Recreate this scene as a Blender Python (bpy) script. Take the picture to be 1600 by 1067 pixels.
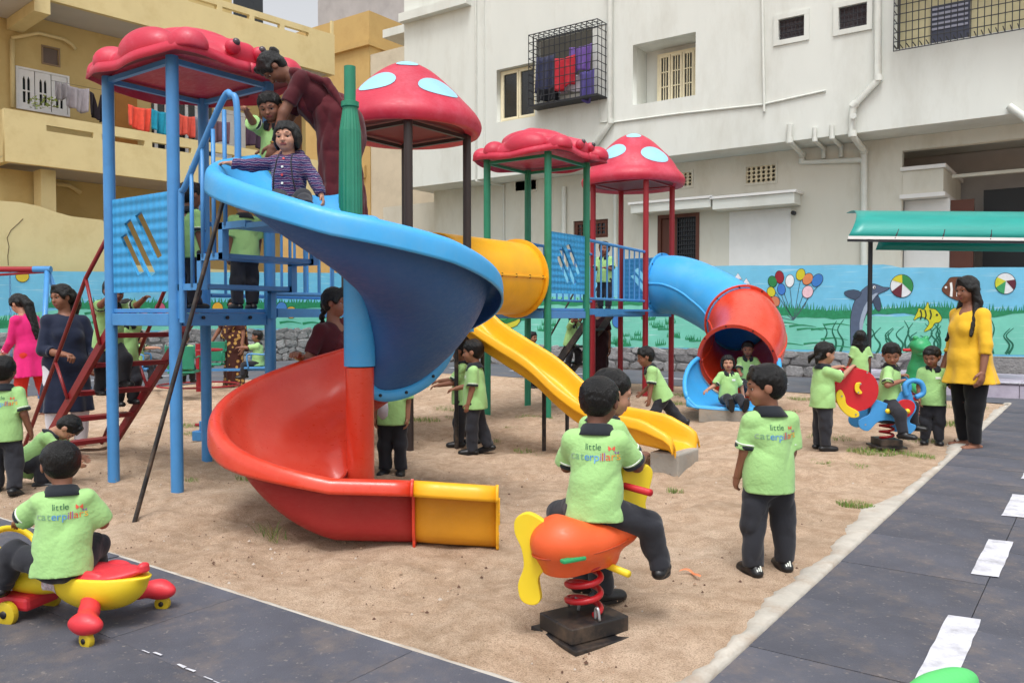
import bpy, bmesh, math, random
import numpy as np
from mathutils import Vector, Matrix, Quaternion
from mathutils.bvhtree import BVHTree

for o in list(bpy.data.objects):
    bpy.data.objects.remove(o, do_unlink=True)
SC = bpy.context.scene
COL = SC.collection
RND = random.Random(7)
PI = math.pi
R = math.radians

# ------------------------------------------------------------------ camera, sky, sun, exposure
FPX, CX, CY = 1290.0, 800.0, 533.5            # focal length and centre in pixels of a 1600 px wide picture
CAM_H = 1.25
YAW = R(35.8)                                 # site axes: X along the pale building, Y towards it
PITCH = math.atan(40.5 / FPX)
cam_d = bpy.data.cameras.new('camera')
cam_d.sensor_width = 36.0
cam_d.lens = FPX / 1600.0 * 36.0
cam_d.clip_start = 0.05
cam_d.clip_end = 2000
cam = bpy.data.objects.new('camera', cam_d)
COL.objects.link(cam)
cam.location = (0, 0, CAM_H)
cam.rotation_euler = (PI / 2 - PITCH, 0, YAW)
SC.camera = cam

SUN_EL, SUN_AZ = R(66), R(150)                # high soft sun behind thin cloud
w = bpy.data.worlds.new('World')
SC.world = w
w.use_nodes = True
nt = w.node_tree
nt.nodes.clear()
sky = nt.nodes.new('ShaderNodeTexSky')
sky.sky_type = 'NISHITA'
sky.sun_disc = False
sky.sun_elevation = SUN_EL
sky.sun_rotation = SUN_AZ
sky.air_density = 1.0
sky.dust_density = 4.0
sky.ozone_density = 1.0
hsv = nt.nodes.new('ShaderNodeHueSaturation')
hsv.inputs['Saturation'].default_value = 0.14   # cloud-white sky
hsv.inputs['Value'].default_value = 1.0
bg = nt.nodes.new('ShaderNodeBackground')
bg.inputs['Strength'].default_value = 0.15
wo = nt.nodes.new('ShaderNodeOutputWorld')
nt.links.new(sky.outputs[0], hsv.inputs['Color'])
nt.links.new(hsv.outputs[0], bg.inputs['Color'])
nt.links.new(bg.outputs[0], wo.inputs['Surface'])

sun_d = bpy.data.lights.new('sun', 'SUN')
sun_d.energy = 1.05
sun_d.angle = R(22)
sun_d.color = (1.0, 0.99, 0.975)
sun = bpy.data.objects.new('sun', sun_d)
COL.objects.link(sun)
_sd = Vector((math.sin(SUN_AZ) * math.cos(SUN_EL), math.cos(SUN_AZ) * math.cos(SUN_EL), math.sin(SUN_EL)))
sun.rotation_euler = (-_sd).to_track_quat('-Z', 'Y').to_euler()
sun.location = (0, 0, 30)

SC.view_settings.view_transform = 'Standard'
SC.view_settings.look = 'None'
SC.view_settings.exposure = 0.55
SC.view_settings.gamma = 1.0
SC.view_settings.use_curve_mapping = False

# ------------------------------------------------------------------ geometry of the view
_f = Vector((-math.sin(YAW) * math.cos(PITCH), math.cos(YAW) * math.cos(PITCH), -math.sin(PITCH)))
_r = Vector((math.cos(YAW), math.sin(YAW), 0))
_u = _r.cross(_f)
CAMP = Vector((0, 0, CAM_H))

def ray(px, py):
    return _f + _r * ((px - CX) / FPX) - _u * ((py - CY) / FPX)

def onplane(px, py, p0, n):
    d = ray(px, py)
    t = (Vector(p0) - CAMP).dot(Vector(n)) / d.dot(Vector(n))
    return CAMP + d * t

def G(px, py, z=0.0):
    return onplane(px, py, (0, 0, z), (0, 0, 1))

def onX(px, py, x):
    return onplane(px, py, (x, 0, 0), (1, 0, 0))

def onY(px, py, y):
    return onplane(px, py, (0, y, 0), (0, 1, 0))

def atd(px, py, d):
    r_ = ray(px, py)
    return CAMP + r_ * (d / math.hypot(r_.x, r_.y) * math.hypot(1, (px - CX) / FPX))

def proj(p):
    q = Vector(p) - CAMP
    z = q.dot(_f)
    return (CX + FPX * q.dot(_r) / z, CY - FPX * q.dot(_u) / z, z)

# ------------------------------------------------------------------ objects
def tag(o, label, cat, group=None, kind=None):
    if label: o['label'] = label
    if cat: o['category'] = cat
    if group: o['group'] = group
    if kind: o['kind'] = kind
    return o

def thing(name, label, cat, loc=(0, 0, 0), rz=0.0, group=None):
    o = bpy.data.objects.new(name, None)
    o.empty_display_size = 0.2
    COL.objects.link(o)
    o.location = loc
    o.rotation_euler = (0, 0, rz)
    return tag(o, label, cat, group)

def copy_tree(o, parent=None):
    c = o.copy()
    COL.objects.link(c)
    c.parent = parent
    for ch in o.children:
        copy_tree(ch, c)
    return c

def link(name, me, mat=None, parent=None, smooth=False, loc=None):
    o = bpy.data.objects.new(name, me)
    COL.objects.link(o)
    if mat is not None:
        for m in (mat if isinstance(mat, (list, tuple)) else [mat]):
            me.materials.append(m)
    if smooth:
        me.polygons.foreach_set('use_smooth', [True] * len(me.polygons))
    if parent is not None:
        o.parent = parent
    if loc is not None:
        o.location = loc
    return o

def mesh_np(name, V, Q, mi=None):
    me = bpy.data.meshes.new(name)
    V = np.asarray(V, dtype=np.float32)
    Q = np.asarray(Q, dtype=np.int32)
    n = len(Q)
    k = Q.shape[1] if n else 4
    me.vertices.add(len(V))
    me.vertices.foreach_set('co', V.ravel())
    me.loops.add(n * k)
    me.loops.foreach_set('vertex_index', Q.ravel())
    me.polygons.add(n)
    me.polygons.foreach_set('loop_start', np.arange(0, n * k, k, dtype=np.int32))
    if mi is not None:
        me.polygons.foreach_set('material_index', np.asarray(mi, dtype=np.int32))
    me.update(calc_edges=True)
    return me

def basis(d, up=(0, 0, 1)):
    d = Vector(d).normalized()
    u = Vector(up)
    if abs(d.dot(u.normalized())) > 0.98:
        u = Vector((1, 0, 0))
    s = d.cross(u).normalized()
    return d, s, s.cross(d).normalized()

class MB:
    def __init__(self):
        self.v = []; self.f = []; self.m = []; self.cur = 0
    def face(self, idx):
        self.f.append(tuple(idx)); self.m.append(self.cur)
    def quad(self, a, b, c, d):
        n = len(self.v)
        self.v += [tuple(a), tuple(b), tuple(c), tuple(d)]
        self.face((n, n + 1, n + 2, n + 3)); return self
    def box(self, lo, hi, M=None):
        n = len(self.v)
        for z in (lo[2], hi[2]):
            for (x, y) in ((lo[0], lo[1]), (hi[0], lo[1]), (hi[0], hi[1]), (lo[0], hi[1])):
                p = Vector((x, y, z))
                self.v.append(tuple(M @ p if M else p))
        for q in ((3, 2, 1, 0), (4, 5, 6, 7), (0, 1, 5, 4), (1, 2, 6, 5), (2, 3, 7, 6), (3, 0, 4, 7)):
            self.face([n + i for i in q])
        return self
    def beam(self, a, b, w, h, up=(0, 0, 1)):
        a = Vector(a); b = Vector(b)
        d, s, u = basis(b - a, up)
        n = len(self.v)
        for p in (a, b):
            for (i, j) in ((-1, -1), (1, -1), (1, 1), (-1, 1)):
                self.v.append(tuple(p + s * (i * w / 2) + u * (j * h / 2)))
        for q in ((3, 2, 1, 0), (4, 5, 6, 7), (0, 1, 5, 4), (1, 2, 6, 5), (2, 3, 7, 6), (3, 0, 4, 7)):
            self.face([n + i for i in q])
        return self
    def tube(self, pts, r, n=10, caps=True, rads=None):
        pts = [Vector(p) for p in pts]
        base = len(self.v)
        up = Vector((0, 0, 1))
        prev = None
        for i, p in enumerate(pts):
            if i == 0: d = pts[1] - p
            elif i == len(pts) - 1: d = p - pts[i - 1]
            else: d = (pts[i + 1] - p).normalized() + (p - pts[i - 1]).normalized()
            d.normalize()
            if prev is None:
                _, s, u = basis(d)
            else:
                s = prev - d * prev.dot(d)
                s.normalize(); u = s.cross(d).normalized()
            prev = s
            rr = rads[i] if rads else r
            for k in range(n):
                a = 2 * PI * k / n
                self.v.append(tuple(p + s * (rr * math.cos(a)) + u * (rr * math.sin(a))))
        for i in range(len(pts) - 1):
            for k in range(n):
                a = base + i * n + k; b = base + i * n + (k + 1) % n
                self.face((a, a + n, b + n, b))
        if caps:
            self.face([base + k for k in range(n)])
            e = base + (len(pts) - 1) * n
            self.face([e + k for k in reversed(range(n))])
        return self
    def cyl(self, a, b, r, n=16, r2=None):
        return self.tube([a, b], r, n, True, [r, r if r2 is None else r2])
    def lathe(self, prof, c=(0, 0, 0), n=32, axis=None, cap=False):
        base = len(self.v)
        c = Vector(c)
        if axis is None: d, s, u = Vector((0, 0, 1)), Vector((1, 0, 0)), Vector((0, 1, 0))
        else: d, s, u = basis(axis)
        for (r, z) in prof:
            for k in range(n):
                a = 2 * PI * k / n
                self.v.append(tuple(c + d * z + s * (r * math.cos(a)) + u * (r * math.sin(a))))
        for i in range(len(prof) - 1):
            for k in range(n):
                a = base + i * n + k; b = base + i * n + (k + 1) % n
                self.face((a, b, b + n, a + n))
        if cap:
            self.face([base + k for k in reversed(range(n))])
            e = base + (len(prof) - 1) * n
            self.face([e + k for k in range(n)])
        return self
    def loft(self, rings, closed=False, caps=False):
        base = len(self.v); n = len(rings[0])
        for rg in rings:
            self.v += [tuple(p) for p in rg]
        for i in range(len(rings) - 1):
            for k in range(n if closed else n - 1):
                a = base + i * n + k; b = base + i * n + (k + 1) % n
                self.face((a, b, b + n, a + n))
        if caps:
            self.face([base + k for k in reversed(range(n))])
            e = base + (len(rings) - 1) * n
            self.face([e + k for k in range(n)])
        return self
    def prism(self, poly, M, depth):
        """closed 2-D outline (x, y) pushed along local z by depth; M places it"""
        n = len(poly); b = len(self.v)
        for z in (0, depth):
            for (x, y) in poly:
                self.v.append(tuple(M @ Vector((x, y, z))))
        self.face([b + i for i in reversed(range(n))])
        self.face([b + n + i for i in range(n)])
        for i in range(n):
            j = (i + 1) % n
            self.face((b + i, b + j, b + n + j, b + n + i))
        return self
    def mesh(self, name):
        me = bpy.data.meshes.new(name)
        me.from_pydata(self.v, [], self.f)
        if any(self.m):
            me.polygons.foreach_set('material_index', self.m)
        me.update()
        return me
    def build(self, name, mat=None, parent=None, smooth=False, bevel=0, loc=None, solid=0, seg=2, angle=None):
        o = link(name, self.mesh(name), mat, parent, smooth, loc)
        if solid:
            md = o.modifiers.new('solid', 'SOLIDIFY'); md.thickness = solid; md.offset = 0
        if bevel:
            md = o.modifiers.new('bevel', 'BEVEL'); md.width = bevel; md.segments = seg
            md.limit_method = 'ANGLE'; md.angle_limit = R(40)
        if smooth == 'auto' or angle:
            for p in o.data.polygons: p.use_smooth = True
            try:
                o.data.set_sharp_from_angle(angle=R(angle or 40))
            except Exception:
                pass
        return o

def flat_mesh(name, loops, depth, M=None, res=1):
    """filled 2-D shape, later loops cut holes; extruded by depth (both ways /2)"""
    cu = bpy.data.curves.new(name, 'CURVE')
    cu.dimensions = '2D'; cu.fill_mode = 'BOTH'; cu.extrude = depth / 2
    for lp in loops:
        sp = cu.splines.new('POLY')
        sp.points.add(len(lp) - 1)
        for i, (x, y) in enumerate(lp):
            sp.points[i].co = (x, y, 0, 1)
        sp.use_cyclic_u = True
    ob = bpy.data.objects.new(name, cu)
    me = bpy.data.meshes.new_from_object(ob)
    bpy.data.objects.remove(ob); bpy.data.curves.remove(cu)
    me.materials.clear()
    if M is not None:
        me.transform(M)
    me.name = name
    return me

def text_mesh(body, size):
    cu = bpy.data.curves.new('t', 'FONT')
    cu.body = body; cu.size = size; cu.resolution_u = 3
    ob = bpy.data.objects.new('t', cu)
    me = bpy.data.meshes.new_from_object(ob)
    bpy.data.objects.remove(ob); bpy.data.curves.remove(cu)
    return me

def mframe(o, ex, ey, ez):
    """matrix with given local axes and origin"""
    m = Matrix.Identity(4)
    for i, e in enumerate((ex, ey, ez)):
        e = Vector(e)
        m[0][i], m[1][i], m[2][i] = e.x, e.y, e.z
    m[0][3], m[1][3], m[2][3] = o[0], o[1], o[2]
    return m

def smooth_loop(pts, n=4):
    """closed Catmull-Rom outline through pts"""
    out = []
    L = len(pts)
    for i in range(L):
        p0, p1, p2, p3 = pts[i - 1], pts[i], pts[(i + 1) % L], pts[(i + 2) % L]
        for k in range(n):
            t = k / n
            out.append(tuple(0.5 * (2 * p1[j] + (p2[j] - p0[j]) * t + (2 * p0[j] - 5 * p1[j] + 4 * p2[j] - p3[j]) * t * t
                                    + (3 * p1[j] - p0[j] - 3 * p2[j] + p3[j]) * t ** 3) for j in range(len(p1))))
    return out

def smooth_path(pts, n=6):
    out = []
    L = len(pts)
    for i in range(L - 1):
        p0, p1, p2, p3 = pts[max(i - 1, 0)], pts[i], pts[i + 1], pts[min(i + 2, L - 1)]
        for k in range(n):
            t = k / n
            out.append(tuple(0.5 * (2 * p1[j] + (p2[j] - p0[j]) * t + (2 * p0[j] - 5 * p1[j] + 4 * p2[j] - p3[j]) * t * t
                                    + (3 * p1[j] - p0[j] - 3 * p2[j] + p3[j]) * t ** 3) for j in range(len(p1))))
    out.append(tuple(pts[-1]))
    return out

# ------------------------------------------------------------------ materials
def lin(c):
    out = []
    for x in c[:3]:
        x = x / 255.0
        out.append(x / 12.92 if x <= 0.04045 else ((x + 0.055) / 1.055) ** 2.4)
    return tuple(out) + (1.0,)

def mat(name, srgb, rough=0.5, var=0.08, vscale=3.0, bump=0.0, bscale=80.0, spec=0.5, metal=0.0,
        dirt=None, coat=0.0, alpha=None, stretch=None, sheen=0.0, trans=0.0, bdist=0.01):
    """dirt = (srgb, amount 0..1, scale)"""
    m = bpy.data.materials.new(name)
    m.use_nodes = True
    t = m.node_tree; N = t.nodes; L = t.links
    b = N['Principled BSDF']
    tc = N.new('ShaderNodeTexCoord')
    src = tc.outputs['Object']
    if stretch:
        mp = N.new('ShaderNodeMapping'); mp.inputs['Scale'].default_value = stretch
        L.new(src, mp.inputs['Vector']); src = mp.outputs[0]
    c = lin(srgb)
    n1 = N.new('ShaderNodeTexNoise'); n1.inputs['Scale'].default_value = vscale
    n1.inputs['Detail'].default_value = 5; n1.inputs['Roughness'].default_value = 0.6
    L.new(src, n1.inputs['Vector'])
    rp = N.new('ShaderNodeValToRGB')
    rp.color_ramp.elements[0].position = 0.3; rp.color_ramp.elements[1].position = 0.7
    rp.color_ramp.elements[0].color = tuple(x * (1 - var) for x in c[:3]) + (1,)
    rp.color_ramp.elements[1].color = tuple(min(1, x * (1 + var)) for x in c[:3]) + (1,)
    L.new(n1.outputs['Fac'], rp.inputs['Fac'])
    out = rp.outputs['Color']
    if dirt:
        n2 = N.new('ShaderNodeTexNoise'); n2.inputs['Scale'].default_value = dirt[2]
        n2.inputs['Detail'].default_value = 8; n2.inputs['Roughness'].default_value = 0.7
        L.new(src, n2.inputs['Vector'])
        r2 = N.new('ShaderNodeValToRGB')
        r2.color_ramp.elements[0].position = 0.48; r2.color_ramp.elements[1].position = 0.75
        r2.color_ramp.elements[0].color = (0, 0, 0, 1); r2.color_ramp.elements[1].color = (dirt[1],) * 3 + (1,)
        L.new(n2.outputs['Fac'], r2.inputs['Fac'])
        mx = N.new('ShaderNodeMixRGB'); mx.inputs['Color2'].default_value = lin(dirt[0])
        L.new(r2.outputs['Color'], mx.inputs['Fac']); L.new(out, mx.inputs['Color1'])
        out = mx.outputs['Color']
    L.new(out, b.inputs['Base Color'])
    b.inputs['Roughness'].default_value = rough
    b.inputs['Specular IOR Level'].default_value = spec
    b.inputs['Metallic'].default_value = metal
    if coat: b.inputs['Coat Weight'].default_value = coat; b.inputs['Coat Roughness'].default_value = 0.15
    if sheen: b.inputs['Sheen Weight'].default_value = sheen
    if trans: b.inputs['Transmission Weight'].default_value = trans
    if alpha is not None: b.inputs['Alpha'].default_value = alpha
    if bump:
        n3 = N.new('ShaderNodeTexNoise'); n3.inputs['Scale'].default_value = bscale
        n3.inputs['Detail'].default_value = 4
        L.new(src, n3.inputs['Vector'])
        bp = N.new('ShaderNodeBump'); bp.inputs['Strength'].default_value = bump; bp.inputs['Distance'].default_value = bdist
        L.new(n3.outputs['Fac'], bp.inputs['Height']); L.new(bp.outputs[0], b.inputs['Normal'])
    return m
# ------------------------------------------------------------------ smooth volumes -> one continuous surface
def _smin(a, b, k):
    if k <= 0: return np.minimum(a, b)
    h = np.clip(0.5 + 0.5 * (a - b) / k, 0, 1)
    return a * (1 - h) + b * h - k * h * (1 - h)

def v3(p):
    return np.array((p[0], p[1], p[2]), dtype=np.float64)

def cap(a, b, ra, rb, k=0.02, flat=None, ends=(0, 0), folds=None, sub=False):
    """tapered limb a->b; flat=(axis, factor) squashes across axis; ends=1 cuts that end square; folds=(n, amp, phase)"""
    return ('c', v3(a), v3(b), ra, rb, k, flat, ends, folds, sub)

def ell(c, r, k=0.02, rot=None, sub=False):
    return ('e', v3(c), v3(r), np.eye(3) if rot is None else np.array(rot), k, sub)

def half(p, n):
    """keep only the side of plane p away from n"""
    return ('h', v3(p), v3(n) / np.linalg.norm(v3(n)))

def sdf_mesh(prims, h, wrinkle=None, seed=0):
    lo = np.full(3, 1e9); hi = -lo
    bbs = []
    for p in prims:
        if p[0] == 'c':
            m = max(p[3], p[4]) * 1.25 + p[5] + 3 * h
            a = np.minimum(p[1], p[2]) - m; b = np.maximum(p[1], p[2]) + m
            sb = p[9]
        elif p[0] == 'e':
            m = p[2].max() + p[4] + 3 * h
            a = p[1] - m; b = p[1] + m; sb = p[5]
        else:
            a = b = None; sb = True
        bbs.append((a, b))
        if not sb:
            lo = np.minimum(lo, a); hi = np.maximum(hi, b)
    n = np.ceil((hi - lo) / h).astype(int) + 1
    D = np.full(n, 9.0, dtype=np.float32)
    ax = [lo[i] + h * np.arange(n[i]) for i in range(3)]
    cuts = []
    for p, (a, b) in zip(prims, bbs):
        if a is None:
            cuts.append(p)
            continue
        i0 = np.clip(np.floor((a - lo) / h).astype(int), 0, n); i1 = np.clip(np.ceil((b - lo) / h).astype(int) + 1, 0, n)
        if (i1 <= i0).any(): continue
        sl = tuple(slice(i0[i], i1[i]) for i in range(3))
        X = ax[0][sl[0]][:, None, None]; Y = ax[1][sl[1]][None, :, None]; Z = ax[2][sl[2]][None, None, :]
        if p[0] == 'c':
            _, A, B, ra, rb, k, flat, ends, folds, sub = p
            ab = B - A; L2 = ab @ ab + 1e-12; L = math.sqrt(L2); u = ab / L
            qx, qy, qz = X - A[0], Y - A[1], Z - A[2]
            t = (qx * ab[0] + qy * ab[1] + qz * ab[2]) / L2
            tc = np.clip(t, 0 if not ends[0] else -9, 1 if not ends[1] else 9)
            wx, wy, wz = qx - tc * ab[0], qy - tc * ab[1], qz - tc * ab[2]
            if flat is not None:
                nn = v3(flat[0]); nn = nn / np.linalg.norm(nn)
                dn = (wx * nn[0] + wy * nn[1] + wz * nn[2]) * (1 / flat[1] - 1)
                wx, wy, wz = wx + dn * nn[0], wy + dn * nn[1], wz + dn * nn[2]
            t1 = np.clip(t, 0, 1)
            r = ra + (rb - ra) * t1
            if folds:
                e1 = np.cross(u, (0.3, 0.9, 0.1)); e1 /= np.linalg.norm(e1); e2 = np.cross(u, e1)
                th = np.arctan2(wx * e1[0] + wy * e1[1] + wz * e1[2], wx * e2[0] + wy * e2[1] + wz * e2[2])
                r = r * (1 + folds[1] * t1 * (np.sin(folds[0] * th + folds[2]) + 0.5 * np.sin((folds[0] * 1.0 - 3) * th + 2.1 * folds[2])))
            d = np.sqrt(wx * wx + wy * wy + wz * wz) - r
            if flat is not None: d = d * min(1.0, flat[1] * 1.2)
            if ends[0]: d = np.maximum(d, -t * L)
            if ends[1]: d = np.maximum(d, (t - 1) * L)
        else:
            _, c, rr, Rm, k, sub = p
            qx, qy, qz = X - c[0], Y - c[1], Z - c[2]
            s = [0, 0, 0]; g = 0
            for i in range(3):
                e = (qx * Rm[i][0] + qy * Rm[i][1] + qz * Rm[i][2]) / rr[i]
                s[i] = e
            k0 = np.sqrt(s[0] ** 2 + s[1] ** 2 + s[2] ** 2)
            k1 = np.sqrt((s[0] / rr[0]) ** 2 + (s[1] / rr[1]) ** 2 + (s[2] / rr[2]) ** 2)
            d = k0 * (k0 - 1) / np.maximum(k1, 1e-9)
        cur = D[sl]
        if sub:
            D[sl] = -_smin(-cur, d, k)
        else:
            D[sl] = _smin(cur, d, k)
    if wrinkle:
        amp, wl = wrinkle
        rg = np.random.RandomState(seed)
        X, Y, Z = (ax[0] - lo[0])[:, None, None], (ax[1] - lo[1])[None, :, None], (ax[2] - lo[2])[None, None, :]
        acc = 0
        for i in range(6):                     # creases that come and go, mostly running down and across the cloth
            a_ = rg.uniform(0, 2 * PI); el_ = rg.uniform(-1.0, 1.0)
            kv = np.array((math.cos(a_) * math.cos(el_), math.sin(a_) * math.cos(el_), math.sin(el_))) * 2 * PI / (wl * rg.uniform(.7, 1.6))
            mv = rg.normal(size=3) * 2 * PI / (wl * 5.5)
            wv = rg.normal(size=3) * 2 * PI / (wl * 3.5)
            mask = np.clip(np.sin(X * mv[0] + Y * mv[1] + Z * mv[2] + rg.rand() * 6) * 1.3, 0, 1)
            phs = X * kv[0] + Y * kv[1] + Z * kv[2] + 1.1 * np.sin(X * wv[0] + Y * wv[1] + Z * wv[2]) + rg.rand() * 6
            acc = acc + mask * (1 - 2 * np.abs(np.sin(phs * .5)) ** .8)
        D = D + (amp * acc * .8).astype(np.float32)
    for p in cuts:
        d = ((ax[0] - p[1][0]) * p[2][0])[:, None, None] + ((ax[1] - p[1][1]) * p[2][1])[None, :, None] + ((ax[2] - p[1][2]) * p[2][2])[None, None, :]
        D = np.maximum(D, d.astype(np.float32))
    return surface_nets(D, lo, h)

def surface_nets(D, lo, h):
    S = D < 0
    c = S.astype(np.int8)
    cnt = (c[:-1, :-1, :-1] + c[1:, :-1, :-1] + c[:-1, 1:, :-1] + c[:-1, :-1, 1:] + c[1:, 1:, :-1] + c[1:, :-1, 1:] + c[:-1, 1:, 1:] + c[1:, 1:, 1:])
    act = (cnt > 0) & (cnt < 8)
    I, J, K = np.nonzero(act)
    idx = np.full(act.shape, -1, dtype=np.int32)
    idx[I, J, K] = np.arange(len(I))
    acc = np.zeros((len(I), 3)); num = np.zeros(len(I))
    corners = [(0, 0, 0), (1, 0, 0), (0, 1, 0), (1, 1, 0), (0, 0, 1), (1, 0, 1), (0, 1, 1), (1, 1, 1)]
    for a in range(8):
        for ax_ in range(3):
            if corners[a][ax_]: continue
            b = list(corners[a]); b[ax_] = 1
            ca = corners[a]
            d0 = D[I + ca[0], J + ca[1], K + ca[2]]; d1 = D[I + b[0], J + b[1], K + b[2]]
            m = (d0 < 0) != (d1 < 0)
            t = np.where(m, d0 / np.where(m, d0 - d1, 1), 0)
            pos = np.array(ca, dtype=np.float64)[None, :].repeat(len(I), 0)
            pos[:, ax_] += t
            acc += pos * m[:, None]; num += m
    V = (np.stack([I, J, K], 1) + acc / np.maximum(num, 1)[:, None]) * h + lo
    Q = []
    for ax_ in range(3):
        o1, o2 = [(1, 2), (2, 0), (0, 1)][ax_]
        sl0 = [slice(None)] * 3; sl1 = [slice(None)] * 3
        sl0[ax_] = slice(0, -1); sl1[ax_] = slice(1, None)
        A = S[tuple(sl0)]; B = S[tuple(sl1)]
        e = A != B
        P = np.argwhere(e)
        ok = (P[:, o1] > 0) & (P[:, o2] > 0) & (P[:, o1] < act.shape[o1]) & (P[:, o2] < act.shape[o2])
        P = P[ok]
        ins = A[P[:, 0], P[:, 1], P[:, 2]]
        def at(d1, d2):
            q = P.copy(); q[:, o1] -= d1; q[:, o2] -= d2
            return idx[q[:, 0], q[:, 1], q[:, 2]]
        q = np.stack([at(1, 1), at(0, 1), at(0, 0), at(1, 0)], 1)
        q[~ins] = q[~ins][:, ::-1]
        Q.append(q)
    return V, np.concatenate(Q)

def sdf_obj(name, prims, h, mat_, parent, wrinkle=None, seed=0):
    V, Q = sdf_mesh(prims, h, wrinkle, seed)
    return link(name, mesh_np(name, V, Q), mat_, parent, True)

def join_np(parts):
    V, Q, n = [], [], 0
    for (v, q) in parts:
        V.append(v); Q.append(q + n); n += len(v)
    return np.concatenate(V), np.concatenate(Q)

# ------------------------------------------------------------------ people
def fabric(name, srgb, rough=0.85, var=0.06, bump=0.25, bscale=9.0, **k):
    return mat(name, srgb, rough, var, 6.0, bump, bscale, spec=0.2, sheen=0.15, bdist=0.02, **k)

SKIN = [mat('skin_a', (150, 104, 82), 0.5, 0.06, 14, 0.05, 200, spec=0.4),
        mat('skin_b', (136, 92, 72), 0.5, 0.06, 14, 0.05, 200, spec=0.4),
        mat('skin_c', (176, 130, 107), 0.5, 0.06, 14, 0.05, 200, spec=0.4),
        mat('skin_d', (118, 78, 61), 0.5, 0.06, 14, 0.05, 200, spec=0.4)]
LIPS = mat('lips', (128, 62, 56), 0.45, 0.05)
HAIR = mat('hair', (9, 8, 8), 0.33, 0.3, 30, 0.7, 60, spec=0.4, stretch=(6, 6, 0.5), bdist=0.010)
EYEW = mat('eye_white', (215, 208, 200), 0.25, 0.0)
EYED = mat('eye_iris', (24, 16, 12), 0.15, 0.0)
GREEN = fabric('lime_polo_cloth', (160, 204, 132), .85, .04, .22, 55)
GREEN2 = fabric('lime_polo_cloth_washed', (186, 226, 132))
DARKC = fabric('charcoal_knit', (38, 42, 48), 0.9)
TROU = fabric('charcoal_trouser_cloth', (44, 45, 51), 0.85, 0.1, 0.45, 10.0)
WHITEC = fabric('white_trim_cloth', (225, 230, 222))
SHOE = mat('black_shoe_leather', (22, 22, 24), 0.42, 0.15, 12, 0.15, 90)
GOLD = mat('gold_bangle', (205, 160, 70), 0.25, 0.05, metal=1.0)

CHILD = dict(hip=.44, torso=.352, neck=.010, hw=.077, hd=.089, hh=.099, sw=.096, sdrop=.060, ua=.155, fa=.135, hand=.10,
             hx=.050, thigh=.21, shin=.19, ank=.042, rua=(.031, .027), rfa=(.027, .020), rth=(.052, .041), rsh=(.039, .027),
             chest=(.098, .072), waist=(.092, .074), hips=(.094, .078), foot=.145)
ADULT = dict(hip=.51, torso=.318, neck=.024, hw=.049, hd=.061, hh=.0735, sw=.092, sdrop=.052, ua=.178, fa=.152, hand=.108,
             hx=.055, thigh=.245, shin=.225, ank=.035, rua=(.029, .025), rfa=(.024, .016), rth=(.060, .040), rsh=(.037, .023),
             chest=(.100, .068), waist=(.084, .064), hips=(.105, .080), foot=.15)

ADULTW = dict(ADULT, chest=(.102, .074), waist=(.090, .074), hips=(.114, .090), rua=(.030, .026), rfa=(.025, .017), rth=(.068, .045), rsh=(.042, .026))
def rotz(a): return Matrix.Rotation(R(a), 3, 'Z')
def nrm(v): return Vector(v).normalized()

def two_bone(S, T, l1, l2, pole):
    d = T - S
    L = min(d.length, (l1 + l2) * 0.995)
    u = d.normalized()
    a = (l1 * l1 - l2 * l2 + L * L) / (2 * L)
    hgt = math.sqrt(max(l1 * l1 - a * a, 0))
    pv = Vector(pole); pv = pv - u * pv.dot(u)
    if pv.length < 1e-5: pv = Vector((0, -1, 0))
    pv.normalize()
    E = S + u * a + pv * hgt
    return E, S + u * L

def heading(phi):
    """z rotation of a figure that faces phi: 0 away from the camera, 90 picture right, 180 to the camera, 270 picture left"""
    return YAW - R(phi)

def hand_prims(W, d, n, L, curl, side, rmin):
    """wrist W, direction d, palm normal n (where the fingers curl to), hand length L"""
    d = d.normalized(); n = (n - d * n.dot(d)).normalized(); s = d.cross(n) * side   # s points to the thumb side
    ps = []
    pl = L * 0.50
    C = W + d * (pl * 0.55)
    rot = [tuple(s), tuple(d), tuple(n)]
    ps.append(ell(C, (L * 0.225, pl * 0.66, L * 0.115), 0.006, rot))
    ps.append(cap(W - d * L * .18, W + d * L * .1, L * .15, L * .15, 0.01))
    r = max(L * 0.062, rmin)
    for i, (off, ln) in enumerate(((.155, .44), (.055, .50), (-.05, .46), (-.145, .36))):
        p = W + d * pl * (0.97 - 0.05 * abs(i - 1)) + s * (off * L)
        ang = 0.25 + curl * 1.2
        spread = s * (off * 0.35)
        d1 = (d * math.cos(ang * .6) + n * math.sin(ang * .6) + spread).normalized()
        d2 = (d * math.cos(ang * 1.5) + n * math.sin(ang * 1.5) + spread).normalized()
        q = p + d1 * (ln * L * .5)
        ps.append(cap(p, q, r * 1.05, r, 0.004))
        ps.append(cap(q, q + d2 * (ln * L * .45), r, r * .8, 0.002))
    p = W + d * pl * .28 + s * (L * .17)
    t1 = (d * .72 + s * .65 + n * .25).normalized()
    t2 = (d * .9 + s * .15 + n * (.3 + .5 * curl)).normalized()
    q = p + t1 * L * .24
    ps.append(cap(p, q, r * 1.35, r * 1.1, 0.006)); ps.append(cap(q, q + t2 * L * .2, r * 1.1, r * .85, 0.003))
    return ps

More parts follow.
